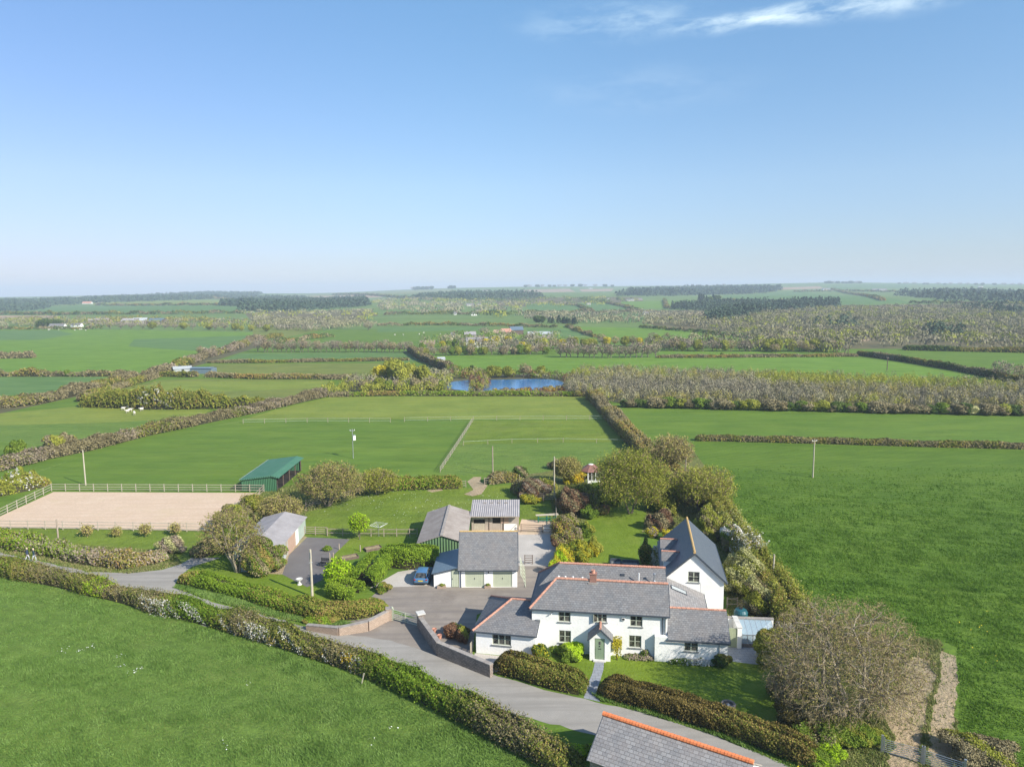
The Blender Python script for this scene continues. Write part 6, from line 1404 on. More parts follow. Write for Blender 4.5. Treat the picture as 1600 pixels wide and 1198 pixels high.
for i, (px, py, wp, hp, ms_, lb, nb) in enumerate(SH):
    x, y = U(px, py); s = pxm(x, y); w = wp / s; h = hp / (s * 1.02); y += w * 0.3
    if px == 964: o = hedge('shrub', [U(957, 1026), U(971, 1027)], 1.4, 1.95, ms_, lb, 300 + i, cat='shrub', boxy=0.35, shag=0.1, lump=0.05); continue
    shrub('shrub', x, y, w, h, ms_, lb, 300 + i, n=nb, cover=1.9)
# garden bed plants are low; ivy by the porch
for p in PROTO.values():
    for o in p: bpy.data.objects.remove(o)
def blades(name, P, n, h, w, mat, label, seed, ymax=95.0, ymin=40.0, holes=()):
    """grass tufts standing up over a field: far too many to count"""
    r = np.random.default_rng(seed); W_ = [q for q in P]; a = np.array(W_); x0, y0 = a.min(0); x1, y1 = a.max(0); y0, y1 = max(y0, ymin), min(y1, ymax)
    x0 = max(x0, -0.80 * y1); x1 = min(x1, 0.80 * y1); xy = np.stack([r.uniform(x0, x1, n), r.uniform(y0, y1, n)], 1)
    ok = inside(W_, xy) & (np.abs(xy[:, 0]) < 0.8 * xy[:, 1] + 3)
    for q in holes: ok &= ~inside(q, xy)
    xy = xy[ok]; xy = xy[r.random(len(xy)) < np.clip((62.0 / xy[:, 1]) ** 1.5, 0, 1) * np.clip((ymax - xy[:, 1]) / (ymax * .35), 0, 1)]; m = len(xy)
    f = np.zeros(m)
    for q in range(9):
        an = r.uniform(0, PI); f += np.sin((xy[:, 0] * math.cos(an) + xy[:, 1] * math.sin(an)) / r.uniform(.18, 1.6) + r.uniform(0, 6) + 1.5 * np.sin(xy[:, 1] / r.uniform(1, 4)))
    f /= 3.0; keep = r.random(m) < .7 + .2 * f; xy = xy[keep]; f = f[keep]; m = len(xy)
    H_ = np.maximum(h * r.uniform(.5, 1.4, m) * (1.0 + .32 * f), .02); k = np.maximum(1, xy[:, 1] / 60)
    an = r.uniform(0, 6.28, m); ww = w * k * r.uniform(.6, 1.3, m) * .5; dx, dy = np.cos(an) * ww, np.sin(an) * ww; ln = r.normal(size=(m, 2)) * (H_ * .45)[:, None] + np.array([-.25, .1]) * H_[:, None]
    z = np.zeros(m); T = np.stack([np.stack([xy[:, 0] - dx, xy[:, 1] - dy, z], 1), np.stack([xy[:, 0] + dx, xy[:, 1] + dy, z], 1), np.stack([xy[:, 0] + ln[:, 0], xy[:, 1] + ln[:, 1], np.maximum(H_, .02)], 1)], 1)
    o = trimesh(name, T, [mat]); o['kind'] = 'stuff'; o['label'] = label; return o
FD = {}
for (m_, P) in FWl: FD.setdefault(m_, []).append(P)
blades('meadow_grass', FD['grass_field'][-1], 650000, 0.12, 0.085, 'blade', 'tufted grass of the front field', 401)
blades('pasture_grass', FD['grass_lush'][0], 800000, 0.15, 0.10, 'blade_lush', 'long grass of the great right pasture', 402, ymax=135)
blades('rough_grass', FD['rough_grass'][-1], 120000, 0.22, 0.09, 'blade_dry', 'rough grass under the great bare tree', 403, holes=FD['track_soil'])
blades('rough_grass', FD['rough_grass'][1], 90000, 0.25, 0.12, 'blade_dry', 'rough grass on the bank behind the grey shed', 404, ymax=130)
blades('rough_grass', FD['rough_grass'][2], 120000, 0.25, 0.12, 'blade_dry', 'rough grass of the garden boundary strip', 405, ymax=130, holes=FD['grass_lawn'])
for q, P in enumerate(FD['verge']): blades('verge_grass', P, 200000, 0.2, 0.09, ['blade_dry', 'blade', 'blade'][min(q, 2)], ['roadside grass along the far left lane bank', 'roadside grass below the garden hedge', 'roadside grass below the right front hedge'][min(q, 2)], 410 + q, ymax=110)
for P in FD['track_soil']: blades('track_grass', P, 5000, 0.16, 0.09, 'blade_dry', 'sparse grass on the worn track beside the great bare tree', 430)
def specks(name, centre, spread, n, mat, label, seed, size=0.09):
    r = np.random.default_rng(seed); P = np.concatenate([np.stack([cx + r.normal(size=n) * spread, cy + r.normal(size=n) * spread, np.full(n, .16)], 1) for cx, cy in centre])
    T = leaves(P, np.tile([0, 0, 1.0], (len(P), 1)), size, r); o = trimesh(name, T, [mat]); o['kind'] = 'stuff'; o['label'] = label
specks('daisies', [U(*q) for q in [(100,1018),(125,1018),(142,1012),(188,1042),(207,1050),(215,1048),(190,1026)]], 0.35, 9, 'daisy', 'white daisies scattered in the front field', 420, 0.08)
specks('daisies', [U(*q) for q in [(578,1158),(613,1140),(385,1070),(355,1165)]], 0.3, 5, 'daisy', 'white daisies near the hedge in the front field', 421, 0.08)
specks('dandelions', [U(*q) for q in [(1500,980),(1535,985),(1420,960),(1552,1030),(1505,1000),(1300,930),(1530,955)]], 0.9, 4, 'dandelion', 'yellow dandelions in the great right pasture', 422, 0.10)
specks('dandelions', [U(*q) for q in [(1240,1180),(1255,1188),(1265,1192),(1280,1195)]], 0.6, 40, 'dandelion', 'yellow celandines on the bank by the bottom gate', 423, 0.10)
specks('daisies', [U(*q) for q in [(640,775),(560,775),(600,785),(690,790),(530,790),(720,800),(650,800),(760,775)]], 2.6, 60, 'daisy', 'white daisies over the stable paddock', 424, 0.07)

# ------------------------------------------------------------------ more planting round the garden
hedge('boundary_thicket', PL((1245,992),(1222,955),(1200,920),(1172,880),(1150,850),(1128,818),(1100,795)), 3.2, 3.0, ['l_silver', 'l_olive', 'l_hedge', 'l_olive', 'l_silver'], 'tall silvery olive thicket edging the great pasture right of the annex', 451, shag=0.9, lump=0.3, flowers=[(14, 26, 'l_white', 0.3, 0)])
hedge('boundary_thicket', PL((1010,770),(1030,790),(1046,808)), 3.0, 2.6, ['l_dark', 'l_olive', 'l_hedge'], 'dark thicket closing the right side of the back garden', 452, shag=0.8, lump=0.3)
hedge('garden_border', PL((878,822),(882,850),(884,872),(880,892)), 2.4, 1.8, ['l_olive', 'l_red', 'l_yellow', 'l_green'], 'mixed shrub border between concrete yard and back lawn', 453, shag=0.9, lump=0.35)
hedge('garden_border', PL((872,790),(905,778),(925,790),(925,806)), 2.6, 2.0, ['l_hedge', 'l_olive', 'l_hedge_brown'], 'shrub border behind the reddish bush at the top left of the garden', 454, shag=0.9, lump=0.35)
hedge('garden_border', PL((800,772),(830,768),(868,764)), 2.6, 1.7, ['l_hedge_brown', 'l_olive', 'l_hedge'], 'brown shrub border beyond the stable rail', 455, shag=0.9, lump=0.35)
hedge('bramble_bank', PL((400,785),(380,806),(352,832)), 2.6, 1.6, ['l_olive', 'l_hedge_brown', 'l_hedge'], 'bramble bank along the right arena fence', 456, shag=0.9, lump=0.35)
hedge('bramble_bank', PL((300,872),(340,860),(372,850)), 2.6, 1.5, ['l_olive', 'l_hedge_brown', 'l_green'], 'bramble bank behind the pale-stemmed bare tree', 457, shag=0.9, lump=0.35)
hedge('flower_bed', PL((975,1027),(1000,1029),(1020,1030)), 0.9, 0.35, ['l_red', 'l_green', 'l_pink'], 'low flower bed under the lower right window', 458, shag=0.6, core=False)
hedge('flower_bed', PL((1045,1034),(1080,1036),(1115,1037)), 1.0, 0.45, ['l_silver', 'l_green', 'l_white'], 'low silvery bed along the right wing wall', 459, shag=0.6, core=False)
hedge('undergrowth', PL((1255,1120),(1262,1150),(1285,1185)), 2.6, 1.2, ['l_hedge', 'l_hedge_brown', 'l_green'], 'scrubby undergrowth between lawn and great bare tree', 460, shag=0.9, lump=0.35)

# ------------------------------------------------------------------ fences, walls, gates
def fence(name, line, label, sp=2.4, h=1.2, rails=3, post='wood', rail='wood', pw=0.11, group=None, cat='fence', mesh=None):
    pw *= .85
    root = empty(name, (*line[0], float(Z(*line[0]))), 0, label, cat, group); o = Vector((*line[0], float(Z(*line[0]))))
    pb = B(); pb.box((-pw / 2, -pw / 2, -0.1), (pw / 2, pw / 2, h + 0.05), post); first = None
    def post_at(x, y):
        nonlocal first
        l = (x - o.x, y - o.y, float(Z(x, y)) - o.z)
        if first is None: first = pb.build('post', root, l)
        else: c = first.copy(); C.objects.link(c); c.parent = root; c.location = l
    post_at(*line[0])
    for (x0, y0), (x1, y1) in zip(line, line[1:]):
        L = math.hypot(x1 - x0, y1 - y0); n = max(1, round(L / sp)); b = B()
        for k in range(1, n + 1): post_at(x0 + (x1 - x0) * k / n, y0 + (y1 - y0) * k / n)
        for j in range(rails):
            zz = h * (j + 0.75) / rails + 0.03 if rails > 1 else h * 0.9
            b.beam((x0 - o.x, y0 - o.y, float(Z(x0, y0)) - o.z + zz), (x1 - o.x, y1 - o.y, float(Z(x1, y1)) - o.z + zz), 0.045 if rail != 'tape' else 0.02, 0.075 if rail != 'tape' else 0.04, rail)
        if mesh:
            n2 = int(L / 0.3)
            for k in range(n2):
                t = k / n2; b.beam((x0 + (x1 - x0) * t - o.x, y0 + (y1 - y0) * t - o.y, 0.05), (x0 + (x1 - x0) * t - o.x, y0 + (y1 - y0) * t - o.y, h * .95), 0.02, 0.02, mesh, (0, 1, 0))
        b.build('rail', root)
    return root
fence('arena_fence', [(-80.6, 120.8), (-42.9, 119.2)], 'pale post and rail fence along the far side of the riding arena', 2.6, 1.3, 3, 'wood_pale', 'wood_pale')
fence('arena_fence', [(-42.9, 119.2), (-41.7, 98.5)], 'post and rail fence on the right side of the riding arena', 2.6, 1.3, 3, 'wood', 'wood')
fence('arena_fence', [(-41.7, 98.5), (-79.0, 101.0)], 'pale post and rail fence along the near side of the riding arena', 2.6, 1.3, 3, 'wood_pale', 'wood_pale')
fence('arena_fence', [(-79.0, 101.0), (-80.6, 120.8)], 'post and rail fence on the left side of the riding arena', 2.6, 1.3, 3, 'wood_pale', 'wood_pale')
fence('paddock_fence', PL((476,835),(510,836)), 'weathered gate panel fence beside the long grey shed', 1.6, 1.2, 4)
fence('paddock_fence', PL((512,837),(560,838),(640,838),(652,838)), 'wire and post fence in front of the stable paddock', 2.0, 1.15, 2, 'wood', 'wood', mesh='wood_dark')
fence('paddock_fence', PL((478,793),(520,782),(556,772),(592,763)), 'curved post and rail fence under the wide bare tree', 2.2, 1.25, 4)
fence('paddock_fence', PL((712,762),(728,761)), 'short rail fence left of the worn gateway', 1.6, 1.2, 3)
fence('paddock_fence', PL((757,757),(782,755),(812,752)), 'post and rail fence right of the worn gateway', 2.0, 1.25, 3)
fence('paddock_fence', PL((812,753),(812,783)), 'wooden fence running back from the stable corner', 2.4, 1.3, 3)
fence('paddock_fence', PL((812,783),(868,782)), 'post and rail fence behind the small grass pen', 2.2, 1.3, 4)
fence('paddock_fence', PL((868,782),(870,830)), 'post and rail fence on the right of the small grass pen', 2.4, 1.3, 3, 'wood', 'wood_pale')
fence('yard_gate', PL((814,831),(848,832)), 'brown bar gate across the stable yard', 3.3, 1.15, 4, 'wood_dark', 'wood_dark', cat='gate')
fence('yard_barrier', PL((849,832),(870,833)), 'pale low barrier right of the stable yard gate', 2.1, 0.8, 2, 'wood_pale', 'white')
fence('yard_gate', PL((820,881),(832,881)), 'small brown gate panel beside the garage trellis', 0.95, 1.15, 4, 'wood_dark', 'wood_dark', cat='gate')
fence('paddock_divider', [att(*q) for q in [(688,738),(714,698),(738,660)]], 'post and tape fence slanting across the middle paddock', 3.2, 1.2, 3, 'wood', 'wood_pale')
fence('paddock_divider', [att(*q) for q in [(380,662),(480,660),(610,660)]], 'pale tape fence across the upper left paddock', 6, 1.25, 2, 'wood', 'tape')
fence('paddock_divider', [att(*q) for q in [(632,659),(740,657),(958,656)]], 'pale tape fence across the upper right paddock', 6, 1.25, 2, 'wood', 'tape')
fence('paddock_divider', [att(*q) for q in [(724,696),(800,692),(880,691),(985,693)]], 'thin tape fence crossing the olive paddock', 7, 1.0, 1, 'wood', 'tape')
fence('garden_rail', PL((1136,950),(1152,950)), 'small timber rail beside the oil tank', 1.5, 1.2, 2, 'wood', 'wood')
def wall_obj(name, line, h, th, mat, cop, label, hs=None, cat='wall'):
    root = empty(name, (*line[0], 0), 0, label, cat); b = B(); c = B(); ox, oy = line[0]
    for i, ((x0, y0), (x1, y1)) in enumerate(zip(line, line[1:])):
        h0, h1 = (hs[i], hs[i + 1]) if hs else (h, h); d = Vector((x1 - x0, y1 - y0)).normalized(); nx, ny = -d.y * th / 2, d.x * th / 2
        A = [(x0 - ox - nx, y0 - oy - ny), (x1 - ox - nx, y1 - oy - ny), (x1 - ox + nx, y1 - oy + ny), (x0 - ox + nx, y0 - oy + ny)]; hh = [h0, h1, h1, h0]
        for k in range(4):
            j = (k + 1) % 4; b.poly([(*A[k], -0.1), (*A[j], -0.1), (*A[j], hh[j]), (*A[k], hh[k])], mat)
        G = 1.12; A2 = [(x0 - ox + (a[0] - (x0 - ox)) * G, y0 - oy + (a[1] - (y0 - oy)) * G) if k in (0, 3) else (x1 - ox + (a[0] - (x1 - ox)) * G, y1 - oy + (a[1] - (y1 - oy)) * G) for k, a in enumerate(A)]
        c.poly([(*A2[k], hh[k] + 0.08) for k in range(4)], cop)
        for k in range(4): j = (k + 1) % 4; c.poly([(*A2[k], hh[k] + 0.001), (*A2[j], hh[j] + 0.001), (*A2[j], hh[j] + 0.08), (*A2[k], hh[k] + 0.08)], cop)
    b.build('masonry', root); c.build('coping', root); return root
g0, g1, g2 = U(657, 986), U(686, 1024), U(768, 1057)
wall_obj('boundary_wall', [(g0[0] , g0[1] + .3), g1, g2], 1.25, 0.42, 'stone', 'coping', 'rubble stone wall turning from the driveway gate along the lane', hs=[1.3, 1.3, 1.15])
b = B(); b.box((-.32, -.32, -.1), (.32, .32, 1.55), 'stone'); b.box((-.42, -.42, 1.56), (.42, .42, 1.68), 'coping_pale'); pt = b.build('gate_pier', None, (g0[0] - .05, g0[1] + .75, 0), .4); tag(pt, 'stone gate pier with pale cap at the driveway', 'pier')
l0, l1, l2, l3 = U(480, 983), U(530, 992), U(575, 985), U(606, 969)
wall_obj('boundary_wall', [l0, l1, l2, l3], 1.0, 0.4, 'stone_warm', 'coping', 'low warm stone wall curving beneath the hedge left of the gate', hs=[0.5, 0.8, 1.0, 1.05])
b = B(); b.box((-.3, -.3, -.1), (.3, .3, 1.25), 'stone_warm'); b.box((-.33, -.33, 1.255), (.33, .33, 1.33), 'coping'); pt = b.build('gate_pier', None, (l3[0] + .1, l3[1] + .15, 0), .2); tag(pt, 'warm stone gate pier left of the driveway gate', 'pier')
def bar_gate(name, p0, p1, h, n, mat, label, brace=True, bt=.032):
    root = empty(name, (*p0, 0), math.atan2(p1[1] - p0[1], p1[0] - p0[0]), label, 'gate'); L = math.dist(p0, p1); b = B()
    b.box((0, -.04, .1), (.08, .04, h + .1), mat); b.box((L - .08, -.04, .1), (L, .04, h), mat)
    for k in range(n): zz = .18 + (h - .22) * k / (n - 1); b.tube((.08, 0, zz), (L - .08, 0, zz), bt, bt, mat, 6, False)
    b.build('bars', root); b = B()
    if brace: b.tube((.1, -.05, .2), (L * .5, -.05, h - .04), .03, .03, mat, 6, False); b.tube((L * .5, -.05, .15), (L * .5, -.05, h), .03, .03, mat, 6, False); b.build('brace', root)
    for x in (-.1, L + .1): b = B(); b.box((x - .08, -.08, -.1), (x + .08, .08, h + .25), mat); b.build('gate_post', root)
    return root
bar_gate('driveway_gate', (l3[0] + .55, l3[1] + .05), (g0[0] - .35, g0[1] + .95), 1.2, 6, 'sage_pale', 'pale painted five-bar gate closing the driveway')
bar_gate('field_gate', U(1380, 1176), U(1440, 1193), 1.15, 7, 'metal', 'galvanised field gate on the left at the bottom track', False, .02)
bar_gate('field_gate', U(1443, 1194), U(1504, 1214), 1.15, 7, 'metal', 'galvanised field gate on the right at the bottom track', False, .02)
# trellis leaning on the garage side
tr = empty('trellis', (0.55, 78.5, 0), 0, 'pale lattice trellis leaning along the right side of the garage', 'trellis'); b = B(); L, Hh = 5.6, 1.5; ln = lambda z: 0.85 - z * 0.38
for k in range(5):
    y0 = k * 1.12; b.beam((ln(0), y0, .05), (ln(Hh), y0 + 1.1, Hh), .03, .05, 'sage_pale'); b.beam((ln(0) + .03, y0 + 1.1, .05), (ln(Hh) + .03, y0, Hh), .03, .05, 'sage_pale')
b.beam((ln(.05), 0, .05), (ln(.05), L, .05), .06, .06, 'sage_pale'); b.beam((ln(Hh), 0, Hh), (ln(Hh), L, Hh), .06, .06, 'sage_pale'); b.build('lattice', tr)

# ------------------------------------------------------------------ poles
def pole(px, py, top, label, mat='wood_pole', r=0.13, arm=0, box_=False, cap=False, cat='telegraph pole', lean=0.0, group=None):
    x, y = att(px, py) if py < 760 else U(px, py); z0 = float(Z(x, y)); X, Y, ZZ = ray(px, top); h = CH + ZZ * (y / Y) - z0
    root = empty('utility_pole', (x, y, z0), 0.3, label, cat, group); b = B(); b.tube((0, 0, -.2), (lean * h, 0, h), r, r * .75, mat, 10); b.build('pole', root)
    if arm: b = B(); b.beam((lean * h - arm, 0, h - .35), (lean * h + arm, 0, h - .35), .1, .1, mat); b.build('crossarm', root)
    if arm:
        for sx in (-1, 0, 1): b = B(); b.lathe([(.04, 0), (.07, .06), (.05, .16), (0, .2)], 'white', (lean * h + sx * arm * .85, 0, h - .3), 8); b.build('insulator', root)
    if box_: b = B(); b.box((.12, -.25, h * .62), (.62, .25, h * .62 + .95), 'white'); b.box((.2, -.3, h * .62 + .96), (.5, .3, h * .62 + 1.1), 'metal'); b.build('transformer', root)
    if cap: b = B(); b.box((-.05, -.22, h - 1.0), (.02, -.12, h - .3), 'metal'); b.tube((-.2, -.1, h - 1.5), (.2, -.1, h - 1.5), .03, .03, 'metal', 6); b.build('bracket', root)
    return root
pole(488, 932, 858, 'stout pale telegraph pole standing in the garden hedge by the tarmac pad', 'wood_pole', .16, cap=True)
pole(134, 758, 703, 'slim pole beyond the far arena fence at left')
pole(1270, 746, 686, 'lone pole with small crossarm in the great right pasture', arm=.55)
pole(770, 738, 697, 'plain grey pole at the back of the middle paddock', 'wood')
pole(552, 716, 670, 'pole carrying a white transformer above the wide bare tree', 'metal', .09, arm=.5, box_=True)
pole(866, 778, 713, 'tall slim pole beside the small grass pen', 'wood_pole', .12)
pole(1206, 922, 866, 'leaning pole at the edge of the great pasture near the annex', 'wood_pole', .13, lean=.03)
pole(92, 852, 811, 'pole in the mixed lane hedge near the arena', 'wood', .12)
pole(1071, 748, 715, 'short pole among the bare trees in the boundary hedge', 'wood', .12)
pole(1320, 555, 541, 'left pole of the far pair by the hedge gap', 'wood_dark', .2, arm=1.0)
pole(1325, 555, 541, 'right pole of the far pair by the hedge gap', 'wood_dark', .2)
pole(1386, 578, 558, 'lone dark pole in the far bright field', 'wood_dark', .18, arm=.6)
for k, (px, py, t, lb) in enumerate([(516, 889, 862, 'thick timber post by the lime-leaved tree'), (521, 876, 862, 'thinner timber post behind the thick one on the tarmac pad'), (530, 858, 848, 'small timber post on the right side of the tarmac pad'), (563, 861, 850, 'pale sapling stake below the small lime tree')]):
    x, y = U(px, py); b = B(); b.tube((0, 0, -.1), (0, 0, (py - t) / 13.0), .08, .075, 'wood', 8); b.tube((0, 0, (py - t) / 13.0 + .001), (0, 0, (py - t) / 13.0 + .05), .06, .02, 'wood', 8); tag(b.build('timber_post', None, (x, y, 0)), lb, 'post')
x, y = U(563, 1062) if False else U(565, 1068); b = B(); b.tube((0, 0, 0), (.25, 0, 1.0), .05, .05, 'wood_pale', 8); tag(b.build('timber_post', None, (x, y, 0)), 'leaning pale stake on the field side of the blossoming hedge', 'post')
# ------------------------------------------------------------------ garden things
x, y = U(1138, 1104); t = empty('stone_planter', (x, y, 0), 0, 'round stone planter ring sunk in the front lawn', 'planter')
b = B(); b.lathe([(0.58, 0), (0.60, .28), (.56, .33), (.42, .33), (.40, .12), (0, .12)], 'stone', n=24); b.build('rim', t); b = B(); b.lathe([(0.1, .12), (.14, .2), (.05, .3), (0, .32)], 'coping_pale'); b.build('centre_stone', t)
x, y = U(468, 913); t = empty('bird_bath', (x, y, 0), 0, 'small pale stone bird bath on the grass bank by the tarmac pad', 'bird bath')
b = B(); b.lathe([(.28, 0), (.24, .1), (.12, .18), (.1, .5), (.16, .58)], 'coping_pale', n=16); b.build('pedestal', t); b = B(); b.lathe([(.12, .58), (.38, .66), (.40, .74), (.33, .74), (0, .66)], 'coping_pale', n=16); b.build('bowl', t)
for px, py, w, lb in ((690, 918.5, 1.0, 'pale stone trough against the lean-to wall'), (762, 918, .75, 'pale stone trough between the two garage doors')):
    x, y = U(px, py); b = B(); b.box((-w / 2, -.2, 0), (w / 2, .2, .3), 'stone_warm'); b.box((-w / 2 + .06, -.14, .3), (w / 2 - .06, .14, .33), 'track_soil'); t = b.build('stone_trough', None, (x, y, 0), .05); tag(t, lb, 'trough')
    shrub('potted_plant', x, y, w * .8, .35, ['l_green', 'l_olive'], 'small plants growing in the ' + lb.split(' against')[0].split(' between')[0] + (' by the lean-to' if px == 690 else ' between the garage doors'), 500 + int(w * 10), n=4, size=.07, cat='plant').location.z = .25
# rotary airer
x, y = U(592, 838); t = empty('rotary_airer', (x, y, 0), .4, 'open rotary clothes airer by the paddock fence', 'clothes airer'); b = B(); b.tube((0, 0, 0), (0, 0, 1.7), .03, .03, 'metal', 8); b.build('pole', t)
for k in range(4):
    b = B(); a = k * PI / 2; c_, s_ = math.cos(a), math.sin(a); c2, s2 = math.cos(a + PI / 2), math.sin(a + PI / 2); b.beam((0, 0, 1.3), (c_ * 1.3, s_ * 1.3, 1.75), .03, .03, 'metal')
    for q in (.5, .8, 1.1, 1.3): b.beam((c_ * q, s_ * q, 1.3 + .35 * q), (c2 * q, s2 * q, 1.3 + .35 * q), .018, .018, 'white')
    b.build('arm', t)
# raised beds, crate, furniture, tank
for px, py, lb in ((546, 872, 'timber raised bed left of the tall clipped hedge'), (583, 858, 'timber raised bed under the block hedge')):
    x, y = U(px, py); b = B()
    for a, c_ in (((-1.1, -.6, 0), (1.1, -.52, .3)), ((-1.1, .52, 0), (1.1, .6, .3)), ((-1.1, -.52, 0), (-1.02, .52, .3)), ((1.02, -.52, 0), (1.1, .52, .3))): b.box(a, c_, 'wood_dark')
    b.box((-1.02, -.52, 0), (1.02, .52, .2), 'track_soil'); tag(b.build('raised_bed', None, (x, y, 0), .5), lb, 'raised bed')
x, y = U(509, 884); t = empty('slatted_crate', (x, y, 0), -.25, 'black slatted bench seat on the tarmac pad', 'bench'); b = B()
for k in range(6): b.box((-.8, -.3 + k * .1, .4), (.8, -.24 + k * .1, .44), 'black')
for k in range(5): b.box((-.8, .33, .5 + k * .09), (.8, .36, .56 + k * .09), 'black')
b.build('seat', t)
for sx in (-.75, .7): b = B(); b.box((sx, -.3, 0), (sx + .05, -.25, .4), 'black'); b.box((sx, .3, 0), (sx + .05, .36, .95), 'black'); b.build('leg', t)
def sofa(px, py, w, lb):
    x, y = U(px, py); t = empty('garden_sofa', (x, y, 0), rad(-8), lb, 'garden sofa'); b = B(); b.box((-w / 2, -.4, .12), (w / 2, .35, .4), 'fascia'); b.box((-w / 2, .25, .4), (w / 2, .42, .85), 'fascia')
    for sx in (-1, 1): b.box((sx * w / 2 - .08, -.4, 0.0), (sx * w / 2 + .08, .42, .62), 'fascia')
    b.build('frame', t); b = B(); n = max(1, int(w / .65))
    for k in range(n): b.box((-w / 2 + .1 + k * (w - .2) / n, -.36, .41), (-w / 2 + .07 + (k + 1) * (w - .2) / n, .22, .53), 'sill')
    b.build('cushion', t)
sofa(962, 884, 1.3, 'dark grey garden seat left behind the main roof'); sofa(985, 886, 2.0, 'wide grey garden sofa near the annex dormers')
x, y = U(1157, 972); t = empty('oil_tank', (x, y, 0), .2, 'dark teal oil tank behind the right wing', 'tank'); b = B(); b.lathe([(.0, .25), (.62, .25), (.7, .4), (.7, 1.15), (.55, 1.4), (.2, 1.5), (0, 1.5)], 'teal_plastic', n=20); b.build('body', t); b = B(); b.lathe([(.18, 1.5), (.18, 1.6), (0, 1.62)], 'black'); b.build('lid', t); b = B(); b.box((-.5, -.5, 0), (.5, .5, .249), 'stone'); b.build('base', t)
for k, (px, py, mt, lb) in enumerate([(873, 846, 'blue_plastic', 'dark blue plastic barrel beside the concrete yard'), (868, 851, 'blue_plastic', 'second blue barrel nearer the camera beside the yard')]):
    x, y = U(px, py); b = B(); b.lathe([(0, 0), (.3, 0), (.34, .3), (.34, .65), (.3, .95), (.27, .97), (0, .97)], mt, n=18); b.lathe([(.29, .971), (.29, 1.0), (.1, 1.03), (0, 1.03)], 'white', n=16); tag(b.build('barrel', None, (x, y, 0)), lb, 'barrel')
# horse jump poles and stand in the pen
x, y = U(855, 815); t = empty('jump_stand', (x, y, 0), .1, 'green painted jump frame with pale poles stacked in the small pen', 'jump stand'); b = B()
for sx in (-1.4, -.1, 1.25): b.box((sx, -.3, 0), (sx + .09, -.2, 1.0), 'green_plastic'); b.box((sx, .2, 0), (sx + .09, .3, 1.0), 'green_plastic'); b.beam((sx + .045, -.25, .5), (sx + .045, .25, .5), .06, .06, 'green_plastic')
for z_ in (.35, .7): b.beam((-1.45, -.32, z_), (1.4, -.32, z_), .04, .12, 'green_plastic')
b.build('frame', t)
for k, yy in enumerate((-.2, .05, .3)): b = B(); b.tube((-1.7, yy, 1.06), (1.7, yy + .1 * k, 1.06), .055, .055, 'wood_pale', 8); b.build('jump_pole', t)
# lean-to greenhouse, garden wall and gate right of the wing
gx, gy = U(1139, 1012); t = empty('garden_wall', (gx, gy, 0), rad(-6), 'white garden wall with flat coping right of the house', 'wall'); b = B(); b.box((0, 2.2, 0), (4.6, 2.45, 2.0), 'render'); b.box((0.75, 0.0, 0), (1.15, 2.2, 2.05), 'render'); b.build('masonry', t); b = B(); b.box((-.05, 2.14, 2.001), (4.65, 2.51, 2.07), 'coping'); b.box((.7, -.05, 2.071), (1.2, 2.5, 2.12), 'coping_pale'); b.build('coping', t)
b = B(); b.box((0, 0, .05), (.78, .05, 1.95), 'sage')
for k in range(6): b.box((.01 + k * .13, -.012, .06), (.12 + k * .13, 0, 1.94), 'sage')
gt = b.build('garden_gate', None, (gx, gy + .1, 0), rad(-6)); tag(gt, 'sage green boarded gate between right wing and white wall', 'gate')
gh = empty('greenhouse', (gx + 1.25, gy - .1, 0), rad(-6), 'lean-to greenhouse with sloping glass against the white garden wall', 'greenhouse'); b = B(); W2 = 3.1
for k in range(7): xx = k * W2 / 6; b.beam((xx, .3, 1.25), (xx, 2.15, 1.9), .05, .06, 'metal'); b.beam((xx, .3, .35), (xx, .3, 1.25), .05, .05, 'metal', (0, 1, 0))
b.beam((0, .3, 1.25), (W2, .3, 1.25), .06, .06, 'metal'); b.beam((0, 2.15, 1.9), (W2, 2.15, 1.9), .06, .06, 'metal'); b.beam((0, 1.2, 1.57), (W2, 1.2, 1.57), .04, .04, 'metal'); b.build('frame', gh)
b = B(); b.box((0, .25, 0), (W2, .37, .35), 'stone'); b.build('plinth', gh); b = B(); b.poly([(0, .3, 1.28), (W2, .3, 1.28), (W2, 2.15, 1.93), (0, 2.15, 1.93)], 'ghglass'); b.poly([(0, .3, .35), (W2, .3, .35), (W2, .3, 1.25), (0, .3, 1.25)], 'ghglass'); b.build('pane', gh)
# wicket and log store by the left wing
x, y = U(735, 1020); b = B()
for k in range(5): b.box((k * .16, 0, 0.05), (k * .16 + .09, .03, 1.0), 'wood_pale')
b.box((0, .03, .25), (.75, .06, .33), 'wood'); b.box((0, .03, .75), (.75, .06, .83), 'wood'); tag(b.build('wicket_gate', None, (x, y, 0), rad(70)), 'small pale wicket gate at the front corner of the left wing', 'gate')
# clay pots by the drive wall
for k, (px, py, lb) in enumerate([(670, 992, 'terracotta pot behind the top of the driveway wall'), (678, 1002, 'terracotta pot lower down behind the driveway wall')]):
    x, y = U(px, py); x += .5; y += .6; b = B(); b.lathe([(0, 0), (.16, 0), (.23, .38), (.25, .4), (.2, .4), (.18, .34), (0, .34)], 'terracotta', n=14); tag(b.build('plant_pot', None, (x, y, 0)), lb, 'pot')

